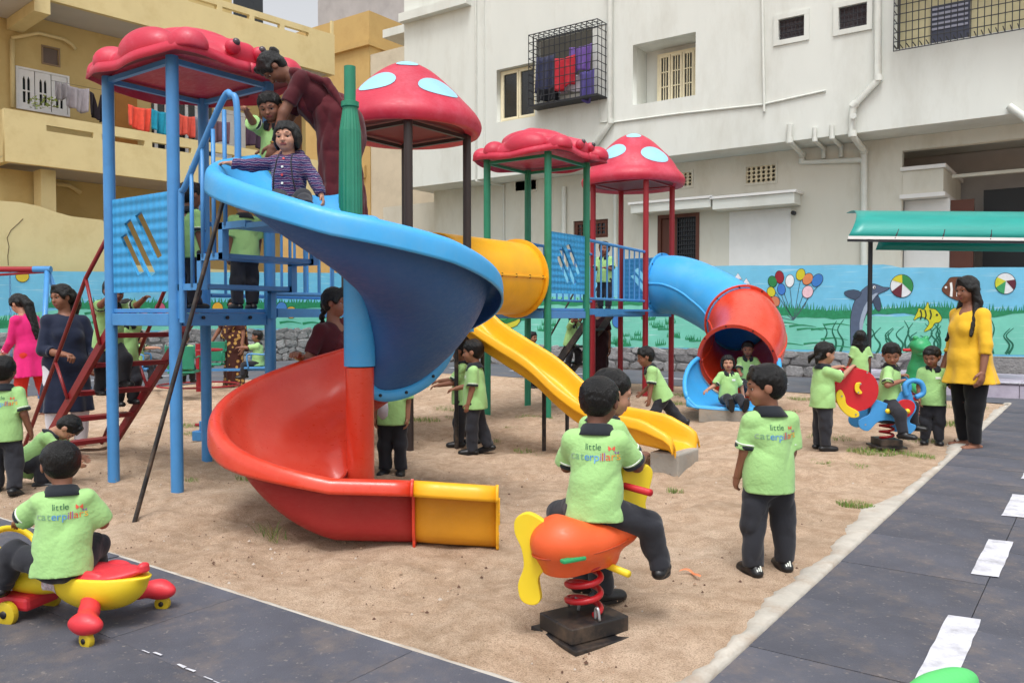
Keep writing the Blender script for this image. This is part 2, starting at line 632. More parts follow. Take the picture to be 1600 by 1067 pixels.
def person(label, loc, phi, P=CHILD, ht=1.0, skin=0, hair='boy', outfit='uniform', lean=0, side=0, twist=0, head=(0, 0, 0),
           armL=None, armR=None, legL=None, legR=None, seat=None, pelvis=None, res=.009, fres=None, curl=(.35, .35), toes=(0, 0),
           lettering=False, cat='child', group=None, badge=False, name='person', colours=None, hemz=None, seed=1, drop=0.0, shoes=True):
    """armX: (upper dir, fore dir) in the figure's own frame (forward +Y, its right +X), or ('ik', world point, pole)
       legX: (thigh dir, shin dir).  head = (turn right, nod down, tilt right) in degrees."""
    Z = Vector((0, 0, 1))
    root = thing(name, label, cat, loc, heading(phi), group)
    Mi = Matrix.Translation(loc) @ Matrix.Rotation(heading(phi), 4, 'Z')
    Minv = Mi.inverted()
    g = {k: (tuple(x * ht for x in v) if isinstance(v, tuple) else v * ht) for k, v in P.items()}
    adult = P is ADULT or P is ADULTW
    fres = fres or max(res * 0.6, 0.0035)
    k0 = 0.025 * ht
    # legs first (to find the pelvis height)
    legs = {}
    for sgn, lg in ((-1, legL), (1, legR)):
        if lg is None: lg = ((0.05 * sgn, 0.02, -1), (0.02 * sgn, -0.03, -1))
        legs[sgn] = (nrm(lg[0]), nrm(lg[1]))
    low = 0
    for sgn in (-1, 1):
        e = legs[sgn][0] * g['thigh'] + legs[sgn][1] * g['shin']
        low = min(low, e.z)
    if pelvis is not None: pz = pelvis
    elif seat is not None: pz = seat + 0.052 * ht
    else: pz = -low + g['ank'] - drop
    pel = Vector((0, 0, pz))
    Rs = Matrix.Rotation(R(-lean), 3, 'X') @ Matrix.Rotation(R(side), 3, 'Y')
    sp = Rs @ Z
    Rt = Rs @ rotz(-twist)
    rt = Rt @ Vector((1, 0, 0)); fw = Rt @ Vector((0, 1, 0))
    N = pel + sp * g['torso']
    sh = {s: N - sp * g['sdrop'] + rt * (s * g['sw']) for s in (-1, 1)}
    hp = {s: pel + Vector((s * g['hx'], 0, -0.005 * ht)) for s in (-1, 1)}
    Rh = Rt @ rotz(-head[0]) @ Matrix.Rotation(R(-head[1]), 3, 'X') @ Matrix.Rotation(R(head[2]), 3, 'Y')
    hup = Rh @ Z; hf = Rh @ Vector((0, 1, 0)); hr = Rh @ Vector((1, 0, 0))
    HC = N + (sp * .5 + hup * .5).normalized() * g['neck'] + hup * g['hh'] * 0.98 + hf * (g['hd'] * .12)
    kn = {s: hp[s] + legs[s][0] * g['thigh'] for s in (-1, 1)}
    an = {s: kn[s] + legs[s][1] * g['shin'] for s in (-1, 1)}
    el, wr, hdn = {}, {}, {}
    for s, a in ((-1, armL), (1, armR)):
        if a is None: a = ((0.16 * s, -0.05, -1), (0.06 * s, 0.22, -1))
        if a[0] == 'ik':
            T = Minv @ Vector(a[1])
            dr = (T - sh[s]).normalized()
            T2 = T - dr * g['hand'] * .55
            el[s], wr[s] = two_bone(sh[s], T2, g['ua'], g['fa'], a[2] if len(a) > 2 else (0.5 * s, -.4, -.6))
        else:
            el[s] = sh[s] + nrm(a[0]) * g['ua']; wr[s] = el[s] + nrm(a[1]) * g['fa']
        hdn[s] = (wr[s] - el[s]).normalized()
    # ---------------- body: limbs, trunk
    cw, wa, hi_ = g['chest'], g['waist'], g['hips']
    body = [cap(pel + sp * .02 * ht, N - sp * .07 * ht, wa[1] * .9, cw[1] * .9, k0, None),
            ell(N - sp * .12 * ht, (cw[0] * .95, cw[1] * .95, .12 * ht), k0, [tuple(rt), tuple(fw), tuple(sp)]),
            ell(pel, (hi_[0] * .93, hi_[1] * .93, .075 * ht), k0),
            cap(N - sp * .05 * ht, HC - hup * g['hh'] * .45, g['hw'] * (.66 if adult else .52), g['hw'] * (.6 if adult else .5), .015 * ht)]
    for s in (-1, 1):
        body.append(cap(N - sp * .045 * ht, sh[s], .03 * ht, g['rua'][0] * 1.05, k0))
        body.append(cap(sh[s], el[s], g['rua'][0], g['rua'][1], .012 * ht))
        body.append(cap(el[s], wr[s], g['rfa'][0], g['rfa'][1], .010 * ht))
        body.append(cap(hp[s], kn[s], g['rth'][0], g['rth'][1], .02 * ht))
        body.append(cap(kn[s], an[s], g['rsh'][0], g['rsh'][1], .012 * ht))
    parts = [sdf_mesh(body, res)]
    # ---------------- head
    hw, hd, hh = g['hw'], g['hd'], g['hh']
    rot = [tuple(hr), tuple(hf), tuple(hup)]
    fz = 0.0 if adult else -.06
    def hp_(x, y, z): return HC + hr * (x * hw) + hf * (y * hd) + hup * (z * hh)
    hs = hh / .1
    H = [ell(hp_(0, -.10, .22), (hw * 1.0, hd * .95, hh * .76), .02 * hs, rot),
         ell(hp_(0, .22, -.28), (hw * .78, hd * .62, hh * .62), .03 * hs, rot),
         ell(hp_(0, .42, -.72), (hw * .42, hd * .34, hh * .24), .03 * hs, rot),
         cap(HC - hup * hh * .3 - hf * hd * .1, N - sp * .01 * ht, hw * (.62 if adult else .52), hw * (.64 if adult else .54), .02 * hs)]
    for s in (-1, 1):
        H.append(ell(hp_(s * .42, .50, -.36), (hw * .34, hd * .30, hh * .26), .02 * hs, rot))          # cheek
        H.append(ell(hp_(s * .40, .86, .02 + fz), (hw * .25, hd * .15, hh * .10), .012 * hs, rot, True))      # eye socket
        H.append(cap(hp_(s * .24, .80, .075 + fz), hp_(s * .56, .74, .07 + fz), .0042 * hs, .004 * hs, .004 * hs))
        H.append(cap(hp_(s * .18, .84, .20 + fz), hp_(s * .62, .70, .20 + fz), .007 * hs, .006 * hs, .012 * hs))   # brow ridge
        H.append(ell(hp_(s * .99, -.02, -.08), (hw * .11, hd * .21, hh * .25), .006 * hs, rot))          # ear
    H += [cap(hp_(0, .80, .06 + fz), hp_(0, .94 if not adult else .98, -.24 + fz), .0065 * hs, .0095 * hs, .012 * hs),
          ell(hp_(0, .95 if not adult else 1.0, -.27 + fz), (hw * .155, hd * .12, hh * .085), .008 * hs, rot),
          ell(hp_(0, .84, -.52), (hw * .29, hd * .085, hh * .045), .007 * hs, rot),
          ell(hp_(0, .83, -.605), (hw * .25, hd * .085, hh * .05), .007 * hs, rot),
          cap(hp_(-.26, .9, -.562), hp_(.26, .9, -.562), .0022 * hs, .0022 * hs, .003 * hs, sub=True)]
    parts.append(sdf_mesh(H, fres))
    # ---------------- hands
    for s in (-1, 1):
        d = hdn[s]
        pn = Vector((-s, 0.15, 0)) if abs(d.z) > .6 else Vector((0, 0, -1))
        c_ = curl[0] if s < 0 else curl[1]
        sd = 1 if d.cross((pn - d * pn.dot(d)).normalized()).dot(Vector((0, 1, 0)) if abs(d.z) > .6 else Vector((-s, 0, 0))) > 0 else -1
        parts.append(sdf_mesh(hand_prims(wr[s], d, pn, g['hand'], c_, sd, fres * .9), fres))
    V, Q = join_np(parts)
    cen = V[Q].mean(axis=1)
    lipc = np.array(hp_(0, .9, -.56)); rel = cen - lipc
    lx = rel @ np.array(hr); ly = rel @ np.array(hf); lz = rel @ np.array(hup)
    mi = ((np.abs(lx) < hw * .27) & (np.abs(lz) < hh * .095) & (ly > -hd * .16)).astype(np.int32)
    bo = link('body', mesh_np('body', V, Q, mi), [SKIN[skin], LIPS], root, True)
    # eyes and brows
    for s in (-1, 1):
        e = MB(); c = hp_(s * .40, .685, .01 + fz); r_ = hw * .145
        ring = [(r_ * math.sin(a), r_ * math.cos(a)) for a in [PI * i / 10 for i in range(11)]]
        e.lathe(ring, c, 14, hf)
        for i in range(len(e.f)): e.m[i] = 1 if i < 14 * 3 else 0
        e.build('eye', [EYEW, EYED], root, True)
        b = MB(); b.tube([hp_(s * .16, .88, .22 + fz), hp_(s * .42, .85, .265 + fz), hp_(s * .68, .68, .21 + fz)], .003 * hs, 6, True, [.0035 * hs, .0035 * hs, .0018 * hs])
        b.build('eyebrow', HAIR, root, True)
    # ---------------- hair
    hm = []
    if hair in ('boy', 'bob', 'crop', 'pigtail', 'long', 'bun', 'braid', 'ponytail'):
        gth = {'boy': 1.05, 'bob': 1.10, 'crop': 1.02}.get(hair, 1.06)
        hm.append(ell(hp_(0, -.14, .26), (hw * 1.0 * gth + .004 * ht, hd * .98 * gth, hh * .80 * gth), .01, rot))
        hm.append(ell(hp_(0, -.42, -.15), (hw * .86 * gth, hd * .60, hh * .58), .02, rot))
        hm.append(ell(hp_(0, 1.02, -.40 if hair != 'bob' else -.36), (hw * 1.30, hd * 1.02, hh * .86), .012, rot, True))   # face opening
        if hair in ('long', 'bun', 'braid', 'ponytail'):
            for s in (-1, 1):
                hm.append(cap(hp_(s * .12, .62, .88), hp_(s * .92, .30, .10), .016 * hs, .018 * hs, .02 * hs))
                hm.append(cap(hp_(s * .92, .30, .10), hp_(s * .80, -.55, -.1), .018 * hs, .02 * hs, .02 * hs))
            hm.append(cap(hp_(0, .95, .70), hp_(0, -.1, 1.16), .004 * hs, .003 * hs, .006 * hs, sub=True))
        if hair in ('boy', 'bob', 'pigtail'):
            for i in range(7):
                x = (i - 3) / 3
                hm.append(cap(hp_(x * .45, .45, .86), hp_(x * .80, .86 - .25 * abs(x), .40 + .06 * ((i * 7) % 3)), .014 * hs, .006 * hs, .012 * hs))
        if hair in ('boy', 'crop', 'pigtail', 'bun', 'braid', 'ponytail'):
            for s in (-1, 1):
                hm.append(ell(hp_(s * 1.12, .06, -.30), (hw * .28, hd * .46, hh * .42), .01, rot, True))
        rr = random.Random(seed)
        if hair in ('boy', 'bob'):
            for i in range(60):
                a = rr.uniform(0, 2 * PI); zz = rr.uniform(.0, 1.0)
                q = math.sqrt(max(0, 1 - zz * zz))
                b0 = hp_(math.cos(a) * q * .98, -.14 + math.sin(a) * q * .94, .26 + zz * .78)
                if math.sin(a) * q > .55 and zz < .5: continue
                out = (b0 - hp_(0, -.1, .3)).normalized()
                b1 = b0 - hup * .03 * hs + hr * rr.uniform(-.012, .012) * hs; b1 = b1 + (b1 - hp_(0, -.1, .3)).normalized() * .004 * hs
                hm.append(cap(b0 - out * .006 * hs, b1 - out * .002 * hs, .012 * hs, .004 * hs, .004 * hs))
        if hair == 'bob':
            for s in (-1, 1):
                hm.append(ell(hp_(s * .92, -.05, -.22), (hw * .24, hd * .55, hh * .62), .02, rot))
                hm.append(cap(hp_(s * .3, .5, .8), hp_(s * .95, .45, -.1), .016 * hs, .012 * hs, .015 * hs))
            hm.append(ell(hp_(0, -.62, -.32), (hw * .9, hd * .42, hh * .62), .02, rot))
        if hair in ('long', 'ponytail'):
            n_ = 9
            for i in range(n_):
                x = (i - (n_ - 1) / 2) / ((n_ - 1) / 2)
                if hair == 'long':
                    p0 = hp_(x * .9, -.55 + .35 * abs(x), .1); p1 = hp_(x * 1.15, -.72 + .55 * abs(x), -1.1); p2 = N + rt * (x * .095 * ht) - fw * (.080 - .155 * abs(x) ** 2) * ht - sp * (.17 + .03 * ((i * 5) % 3)) * ht
                else:
                    p0 = hp_(x * .35, -.95, .25); p1 = hp_(x * .4, -1.25, -.7); p2 = N + rt * (x * .03 * ht) - fw * .085 * ht - sp * (.15 + .03 * (i % 3)) * ht
                hm.append(cap(p0, p1, .028 * hs, .034 * hs, .012 * hs)); hm.append(cap(p1, p2, .034 * hs, .012 * hs, .010 * hs))
        if hair == 'longfront':
            pass
        if hair == 'bun':
            for i in range(10):
                a = i * 2.4
                hm.append(ell(hp_(.20 * math.cos(a), -1.20 + .08 * math.sin(a * 1.7), .34 + .17 * math.sin(a)), (hw * .25,) * 3, .006, rot))
        if hair == 'braid':
            for i in range(9):
                t = i / 8
                p = hp_(-.1, -1.0, -.25).lerp(N - fw * .09 * ht - sp * .17 * ht, t)
                hm.append(ell(p + rt * (.008 * (-1) ** i), (.024 * hs, .020 * hs, .026 * hs), .006, rot))
        if hair == 'pigtail':
            for s in (-1, 1):
                hm.append(cap(hp_(s * .8, -.75, -.25), hp_(s * 1.05, -1.15, -.55), .018 * hs, .022 * hs, .01))
                hm.append(cap(hp_(s * 1.05, -1.15, -.55), hp_(s * 1.1, -1.2, -1.05), .022 * hs, .008 * hs, .01))
    if hm:
        sdf_obj('hair', hm, max(fres, .0045), HAIR, root, (.0016 * hs, .035 * hs), seed)
    # ---------------- clothes
    ctx = dict(root=root, g=g, ht=ht, pel=pel, N=N, sp=sp, rt=rt, fw=fw, sh=sh, el=el, wr=wr, hp=hp, kn=kn, an=an, res=res, seed=seed, HC=HC,
               legs=legs, Mi=Mi, col=colours or {}, hemz=hemz, adult=adult, hr=hr, hf=hf, hup=hup, hp_=hp_)
    OUTFITS[outfit](ctx, lettering, badge)
    if shoes:
        for i, s in enumerate((-1, 1)):
            shoe(ctx, s, toes[i], SHOE if outfit in ('uniform', 'jacket') else (colours or {}).get('shoe', SANDAL), outfit not in ('uniform', 'jacket'))
    return root

SANDAL = mat('brown_sandal', (86, 52, 40), 0.6, 0.1)

def shoe(c, s, pitch, m, sandal):
    g = c['g']; ht = c['ht']; A = c['an'][s]
    shin = c['legs'][s][1]
    f = Vector((0.12 * s, 1, 0))
    f = f - shin * f.dot(shin) if abs(shin.z) < .75 else f
    f = Matrix.Rotation(R(pitch), 3, 'X') @ f.normalized()
    f.normalize()
    r = f.cross(Vector((0, 0, 1)) if abs(f.z) < .9 else -shin).normalized(); u = r.cross(f).normalized()
    L = g['foot']; b = g['ank']
    heel = A - f * L * .22 - u * b * .45; toe = A + f * L * .62 - u * b * .55
    rot = [tuple(r), tuple(f), tuple(u)]
    w_ = .038 * ht if not c['adult'] else .027 * ht
    if sandal:
        ft = [cap(heel, toe - f * .02 * ht, w_ * .8, w_ * .85, .01, (tuple(u), .62)), cap(A + shin * 0, A - u * b * .4 + f * .01, g['rsh'][1], w_ * .8, .015)]
        V, Q = sdf_mesh(ft, max(.006, c['res'] * .7))
        o = link('foot', mesh_np('foot', V, Q), SKIN[1], c['root'], True)
        mb = MB()
        n = 18; ring = []
        for k in range(n):
            a = 2 * PI * k / n
            ring.append((w_ * 1.1 * math.cos(a), L * .5 * math.sin(a)))
        cc = (heel + toe) / 2 - u * b * .62
        mb.prism(ring, mframe(cc, r, f, u), .012)
        mb.tube([cc + r * w_ + f * L * .1 + u * .01, cc + f * L * .2 + u * .055 * ht * .8, cc - r * w_ + f * L * .1 + u * .01], .006, 6)
        mb.build('sandal', m, c['root'])
    else:
        sh_ = [cap(heel, toe, w_ * .82, w_ * .9, .012, (tuple(u), .8)),
               ell(A + f * L * .02 - u * b * .05, (w_ * .86, L * .30, b * .85), .015, rot),
               ell(A + f * L * .32 - u * b * .42, (w_ * .9, L * .34, b * .62), .015, rot),
               half(A - u * b * .92, -u)]
        o = sdf_obj('shoe', sh_, max(.005, c['res'] * .6), m, c['root'])
        mb = MB(); n = 20; ring = []
        for k in range(n):
            a = 2 * PI * k / n
            yy = math.sin(a)
            ring.append((w_ * (1.02 + .08 * yy) * math.cos(a), L * .545 * yy))
        mb.prism(ring, mframe((heel + toe) / 2 - u * (b * .99 - (heel - A).dot(u) * -1 * 0) + u * ((A - (heel + toe) / 2).dot(u)), r, f, u), .014 * ht)
        mb.build('sole', SHOE, o)
        ctxl = c['col'].get('shoe_mark')
        if ctxl:
            q = A - f * (L * .36) + u * b * .15
            mk = MB()
            for i in range(3):
                hgt = .010 + .008 * i
                p = q + r * (.009 * (i - 1))
                mk.quad(p - r * .003 - f * .004 - u * .012, p + r * .004 - f * .004 - u * .012, p + r * .001 + f * .002 + u * (hgt - .012), p - r * .006 + f * .002 + u * (hgt - .012))
            mk.build('heel_mark', WHITEC, o)

def torso_prims(c, grow, top=.0, hem=None, shoulder=True):
    g, ht, pel, N, sp, rt, fw = (c[k] for k in ('g', 'ht', 'pel', 'N', 'sp', 'rt', 'fw'))
    cw, wa, hi_ = g['chest'], g['waist'], g['hips']
    r3 = [tuple(rt), tuple(fw), tuple(sp)]
    ps = [ell(N - sp * .125 * ht, (cw[0] + grow, cw[1] + grow, .125 * ht), .03, r3),
          ell(pel + sp * .13 * ht, (wa[0] + grow, wa[1] + grow * 1.2, .15 * ht), .03, r3),
          ell(pel + sp * .02 * ht, (hi_[0] + grow * 1.1, hi_[1] + grow * 1.1, .10 * ht), .03, r3)]
    if shoulder:
        for s in (-1, 1):
            ps.append(cap(N - sp * (.034 if c['adult'] else .045) * ht - fw * .005, c['sh'][s], (.022 if c['adult'] else .026) * ht + grow * .3, g['rua'][0] + grow * .7, .03))
    return ps

def sleeve(c, s, frac, grow, flare=1.1):
    g = c['g']; S = c['sh'][s]; E = c['el'][s]; W = c['wr'][s]
    ps = []
    if frac <= 1:
        ps.append(cap(S, S.lerp(E, frac), g['rua'][0] + grow, g['rua'][1] * flare + grow * 1.15, .022, None, (0, 1)))
        return ps, S.lerp(E, frac), (E - S).normalized(), g['rua'][1] * flare + grow * 1.15
    ps.append(cap(S, E, g['rua'][0] + grow, g['rua'][1] + grow, .02))
    q = E.lerp(W, frac - 1)
    rr = g['rfa'][0] + (g['rfa'][1] - g['rfa'][0]) * (frac - 1) + grow
    ps.append(cap(E, q, g['rua'][1] + grow, rr, .015, None, (0, 1)))
    return ps, q, (W - E).normalized(), rr

def band(name, c, d, r, w, m, parent, n=20):
    mb = MB()
    mb.lathe([(r * .90, -.002), (r * 1.07, -.002), (r * 1.10, w * .5), (r * 1.07, w), (r * .90, w)], Vector(c) - Vector(d) * w, n, d)
    return mb.build(name, m, parent, True)

def trousers(c, m, grow=.013, bag=1.3, name='trousers', wr=.0026):
    g, ht = c['g'], c['ht']
    pel, sp = c['pel'], c['sp']
    hi_ = g['hips']
    ps = [ell(pel + sp * .01 * ht, (hi_[0] + grow * .6, hi_[1] + grow * .6, .095 * ht), .03, [tuple(c['rt']), tuple(c['fw']), tuple(sp)])]
    for s in (-1, 1):
        end = c['an'][s].lerp(c['kn'][s], .04)
        ps.append(cap(c['hp'][s], c['kn'][s], g['rth'][0] + grow, g['rth'][1] + grow, .025))
        ps.append(cap(c['kn'][s], end, g['rsh'][0] * 1.05 + grow, g['rsh'][1] * bag + grow * .8, .02, None, (0, 1)))
    return sdf_obj(name, ps, c['res'], m, c['root'], (wr * 2.0 * ht, .11 * ht), c['seed'] + 5)

def wear_uniform(c, lettering, badge):
    g, ht, root = c['g'], c['ht'], c['root']
    m = c['col'].get('shirt', GREEN)
    trousers(c, c['col'].get('trousers', TROU))
    ps = torso_prims(c, .010 * ht)
    hem = c['pel'] - c['sp'] * (.045 * ht)
    ps.append(cap(c['pel'] + c['sp'] * .1 * ht, c['pel'] - c['sp'] * .05 * ht, g['hips'][0] + .018 * ht, g['hips'][0] + .032 * ht, .03, (tuple(c['fw']), .86), (0, 1), (7, .018, c['seed'])))
    sl = {}
    for s in (-1, 1):
        a, q, d, r = sleeve(c, s, .86, .009 * ht, 1.42)
        ps += a; sl[s] = (q, d, r)
    ps.append(half(hem, -c['sp']))
    ps.append(cap(c['N'] - c['sp'] * .002 * ht + c['fw'] * .014 * ht, c['N'] + c['sp'] * .2 * ht, g['hw'] * .50, g['hw'] * .8, .006, sub=True))
    so = sdf_obj('shirt', ps, c['res'], m, root, (.0055 * ht, .17 * ht), c['seed'])
    for s in (-1, 1):
        q, d, r = sl[s]
        band('sleeve_band', q + d * .001, d, r, .016 * ht, DARKC, so)
        band('sleeve_trim', q - d * .021 * ht, d, r * .985, .004 * ht, WHITEC, so)
    # collar: folded ring, higher at the back, open at the front
    collar(c, DARKC, so)
    if badge:
        mb = MB()
        bvh = obj_bvh(so)
        p = c['N'] - c['sp'] * .115 * ht - c['rt'] * .045 * ht + c['fw'] * .3
        h_ = bvh.ray_cast(p, -c['fw'])
        if h_[0] is not None:
            n_ = h_[1]; ex = n_.cross(c['sp']) * -1; ex.normalize(); ey = n_.cross(ex).normalized()
            mb.box((-.024, -.011, .0), (.024, .011, .003), mframe(h_[0] + n_ * .001, ex, ey, n_))
            mb.build('name_badge', WHITEC, so)
    if lettering:
        print_back(c, so, lettering)
    return so

def collar(c, m, parent, r0=None, hgt=.030, rise=.006):
    g, ht = c['g'], c['ht']
    ax = (c['HC'] - c['hup'] * g['hh'] * .5 - c['N']).normalized()
    b0 = c['N'] - c['sp'] * .030 * ht + c['fw'] * .002
    r0 = r0 or g['hw'] * .70
    mb = MB(); n = 28
    rings = []
    for (dr, z) in ((.030, -.010), (.018, .012), (.008, hgt), (-.002, hgt + .004), (-.006, .0)):
        rg = []
        for k in range(n + 1):
            a = PI / 2 + .16 + (2 * PI - .32) * k / n
            f_ = math.sin(a)
            zz = z + rise * (-f_) - (.016 if f_ > .8 else 0)
            rr_ = r0 + dr * ht * (1.0 + .25 * max(f_, 0))
            rg.append(b0 + c['rt'] * (rr_ * math.cos(a)) + c['fw'] * (rr_ * f_ * .95) + ax * (zz * ht * 1.15))
        rings.append(rg)
    mb.loft(rings)
    return mb.build('collar', m, parent, True, solid=.004)

def obj_bvh(o):
    me = o.data
    return BVHTree.FromPolygons([v.co.copy() for v in me.vertices], [tuple(p.vertices) for p in me.polygons])

LETTER = {k: mat('print_' + k, v, 0.6, 0.0) for k, v in dict(green=(58, 110, 72), grey=(150, 178, 150), sage=(122, 164, 128), blue=(74, 140, 208), sky=(96, 160, 220),
          violet=(150, 100, 160), red=(200, 70, 72), orange=(232, 140, 60), amber=(232, 180, 70), coral=(226, 92, 70)).items()}

def print_back(c, so, spec):
    """two lines of coloured lettering wrapped on the back of a shirt"""
    ht, N, sp, rt, fw = (c[k] for k in ('ht', 'N', 'sp', 'rt', 'fw'))
    bvh = obj_bvh(so)
    names = list(LETTER)
    V, F, MI = [], [], []
    def put(me, ox, oz, col, sc=1.0):
        me2 = bmesh.new(); me2.from_mesh(me)
        bmesh.ops.subdivide_edges(me2, edges=[e for e in me2.edges if e.calc_length() > .012], cuts=2, use_grid_fill=False)
        bmesh.ops.triangulate(me2, faces=me2.faces)
        b = len(V)
        me2.verts.ensure_lookup_table(); me2.verts.index_update()
        pts = []
        for v in me2.verts:
            x = ox + v.co.x * sc; z = oz + v.co.y * sc
            # seen from behind, the figure's right is on the right
            p = N - sp * (.150 * ht) + rt * x + sp * z - fw * .4
            h_ = bvh.ray_cast(p, fw)
            pts.append((h_[0] + h_[1] * .0022) if h_[0] is not None else None)
        for f in me2.faces:
            q = [pts[v.index] for v in f.verts]
            if any(p is None for p in q): continue
            n_ = len(V)
            V.extend(tuple(p) for p in q); F.append((n_, n_ + 1, n_ + 2)); MI.append(names.index(col))
        me2.free()
        bpy.data.meshes.remove(me)
    def line(s, size, oz, cols, x0, arc=0.0):
        x = x0
        for i, ch in enumerate(s):
            me = text_mesh(ch, size)
            xs = [v.co.x for v in me.vertices] or [0, 0]
            wdt = max(xs) - min(xs)
            for v in me.vertices: v.co.x -= min(xs)
            put(me, x, oz + arc * math.sin(PI * i / max(1, len(s) - 1)), cols[i % len(cols)])
            x += wdt + size * .07
        return x
    W_ = .150 * ht
    line('little', .038 * ht, .054 * ht, ['green'], -.032 * ht)
    line('caterpillars', .0475 * ht, .014 * ht, ['grey', 'sage', 'sage', 'blue', 'blue', 'sky', 'violet', 'red', 'violet', 'coral', 'orange', 'amber'], -.096 * ht, -.005 * ht)
    # small butterfly mark
    for (dx, dz, s_) in ((.074, .060, 1.0), (.094, .044, .6)):
        for sg in (-1, 1):
            me = bpy.data.meshes.new('b')
            me.from_pydata([(0, 0, 0), (sg * .012 * s_, .011 * s_, 0), (sg * .013 * s_, -.001 * s_, 0), (sg * .009 * s_, -.009 * s_, 0)], [], [(0, 1, 2), (0, 2, 3)])
            put(me, dx * ht, dz * ht, 'coral' if s_ == 1 else 'violet')
    if V:
        me = bpy.data.meshes.new('lettering'); me.from_pydata(V, [], F)
        me.polygons.foreach_set('material_index', MI)
        link('lettering', me, [LETTER[n] for n in names], so)

def wear_jacket(c, lettering, badge):
    ht, root = c['ht'], c['root']
    trousers(c, c['col'].get('trousers', TROU))
    ps = torso_prims(c, .020 * ht)
    for s in (-1, 1):
        a, q, d, r = sleeve(c, s, 1.93, .014 * ht)
        ps += a
    hood = [cap(c['N'] - c['fw'] * .05 * ht - c['rt'] * .06 * ht, c['N'] - c['fw'] * .05 * ht + c['rt'] * .06 * ht, .032 * ht, .032 * ht, .02)]
    ps += hood
    ps.append(half(c['pel'] - c['sp'] * .06 * ht, -c['sp']))
    so = sdf_obj('jacket', ps, c['res'], c['col']['shirt'], root, (.0035 * ht, .07 * ht), c['seed'])
    bvh = obj_bvh(so)
    mb = MB()
    for i in range(4):
        p = c['N'] - c['sp'] * (.05 + .055 * i) * ht + c['fw'] * .4
        h_ = bvh.ray_cast(p, -c['fw'])
        if h_[0] is not None:
            b = MB(); b.cyl(h_[0], h_[0] + h_[1] * .006, .008 * ht, 10)
            b.build('button', LETTER['red'] if i % 2 == 0 else WHITEC, so)
    for s in (-1, 1):
        pts = []
        for i in range(9):
            p = c['N'] - c['sp'] * (.02 + .030 * i) * ht + c['rt'] * s * (.045 + .004 * i) * ht + c['fw'] * .4
            h_ = bvh.ray_cast(p, -c['fw'])
            if h_[0] is not None: pts.append(h_[0] + h_[1] * .003)
        if len(pts) > 2:
            b = MB(); b.tube(pts, .004 * ht, 6); b.build('drawstring', DARKC, so, True)

def wear_tunic(c, lettering, badge):
    """long tunic or dress over leggings; colours: top, legs; hem height hemz"""
    g, ht, root, col = c['g'], c['ht'], c['root'], c['col']
    if col.get('legs') is not None:
        trousers(c, col['legs'], .010, 1.05, 'leggings', wr=.0012)
    ps = torso_prims(c, .013 * ht)
    for s in (-1, 1):        # bust
        ps.append(ell(c['N'] - c['sp'] * .135 * ht + c['rt'] * s * .042 * ht + c['fw'] * .055 * ht, (.038 * ht, .036 * ht, .04 * ht), .03))
    hz = c['hemz'] if c['hemz'] is not None else .35 * ht
    bot = Vector((c['pel'].x, c['pel'].y - .01, hz))
    if col.get('hem_shift'): bot += Vector(col['hem_shift'])
    fl = col.get('flare', 1.25)
    ps.append(cap(c['pel'] + c['sp'] * .08 * ht, bot, g['waist'][0] + .016 * ht, g['hips'][0] * fl, .04, (tuple(c['fw']), .80), (0, 1), (9, col.get('fold', .035), c['seed'])))
    cu = []
    for s in (-1, 1):
        a, q, d, r = sleeve(c, s, col.get('sleeve', 1.5), .006 * ht)
        ps += a; cu.append((q, d, r))
    if not col.get('highneck'):
        ps.append(cap(c['N'] + c['fw'] * .05 * ht + c['sp'] * .02 * ht, c['N'] + c['fw'] * .075 * ht - c['sp'] * .045 * ht, .032 * ht, .014 * ht, .008, sub=True))
    so = sdf_obj(col.get('name', 'tunic'), ps, c['res'], col['top'], root, (.0030 * ht, .14 * ht), c['seed'])
    for (q, d, r) in cu:
        band('cuff', q + d * .002, d, r, .018 * ht, col.get('cuff', col['top']), so)
    return so

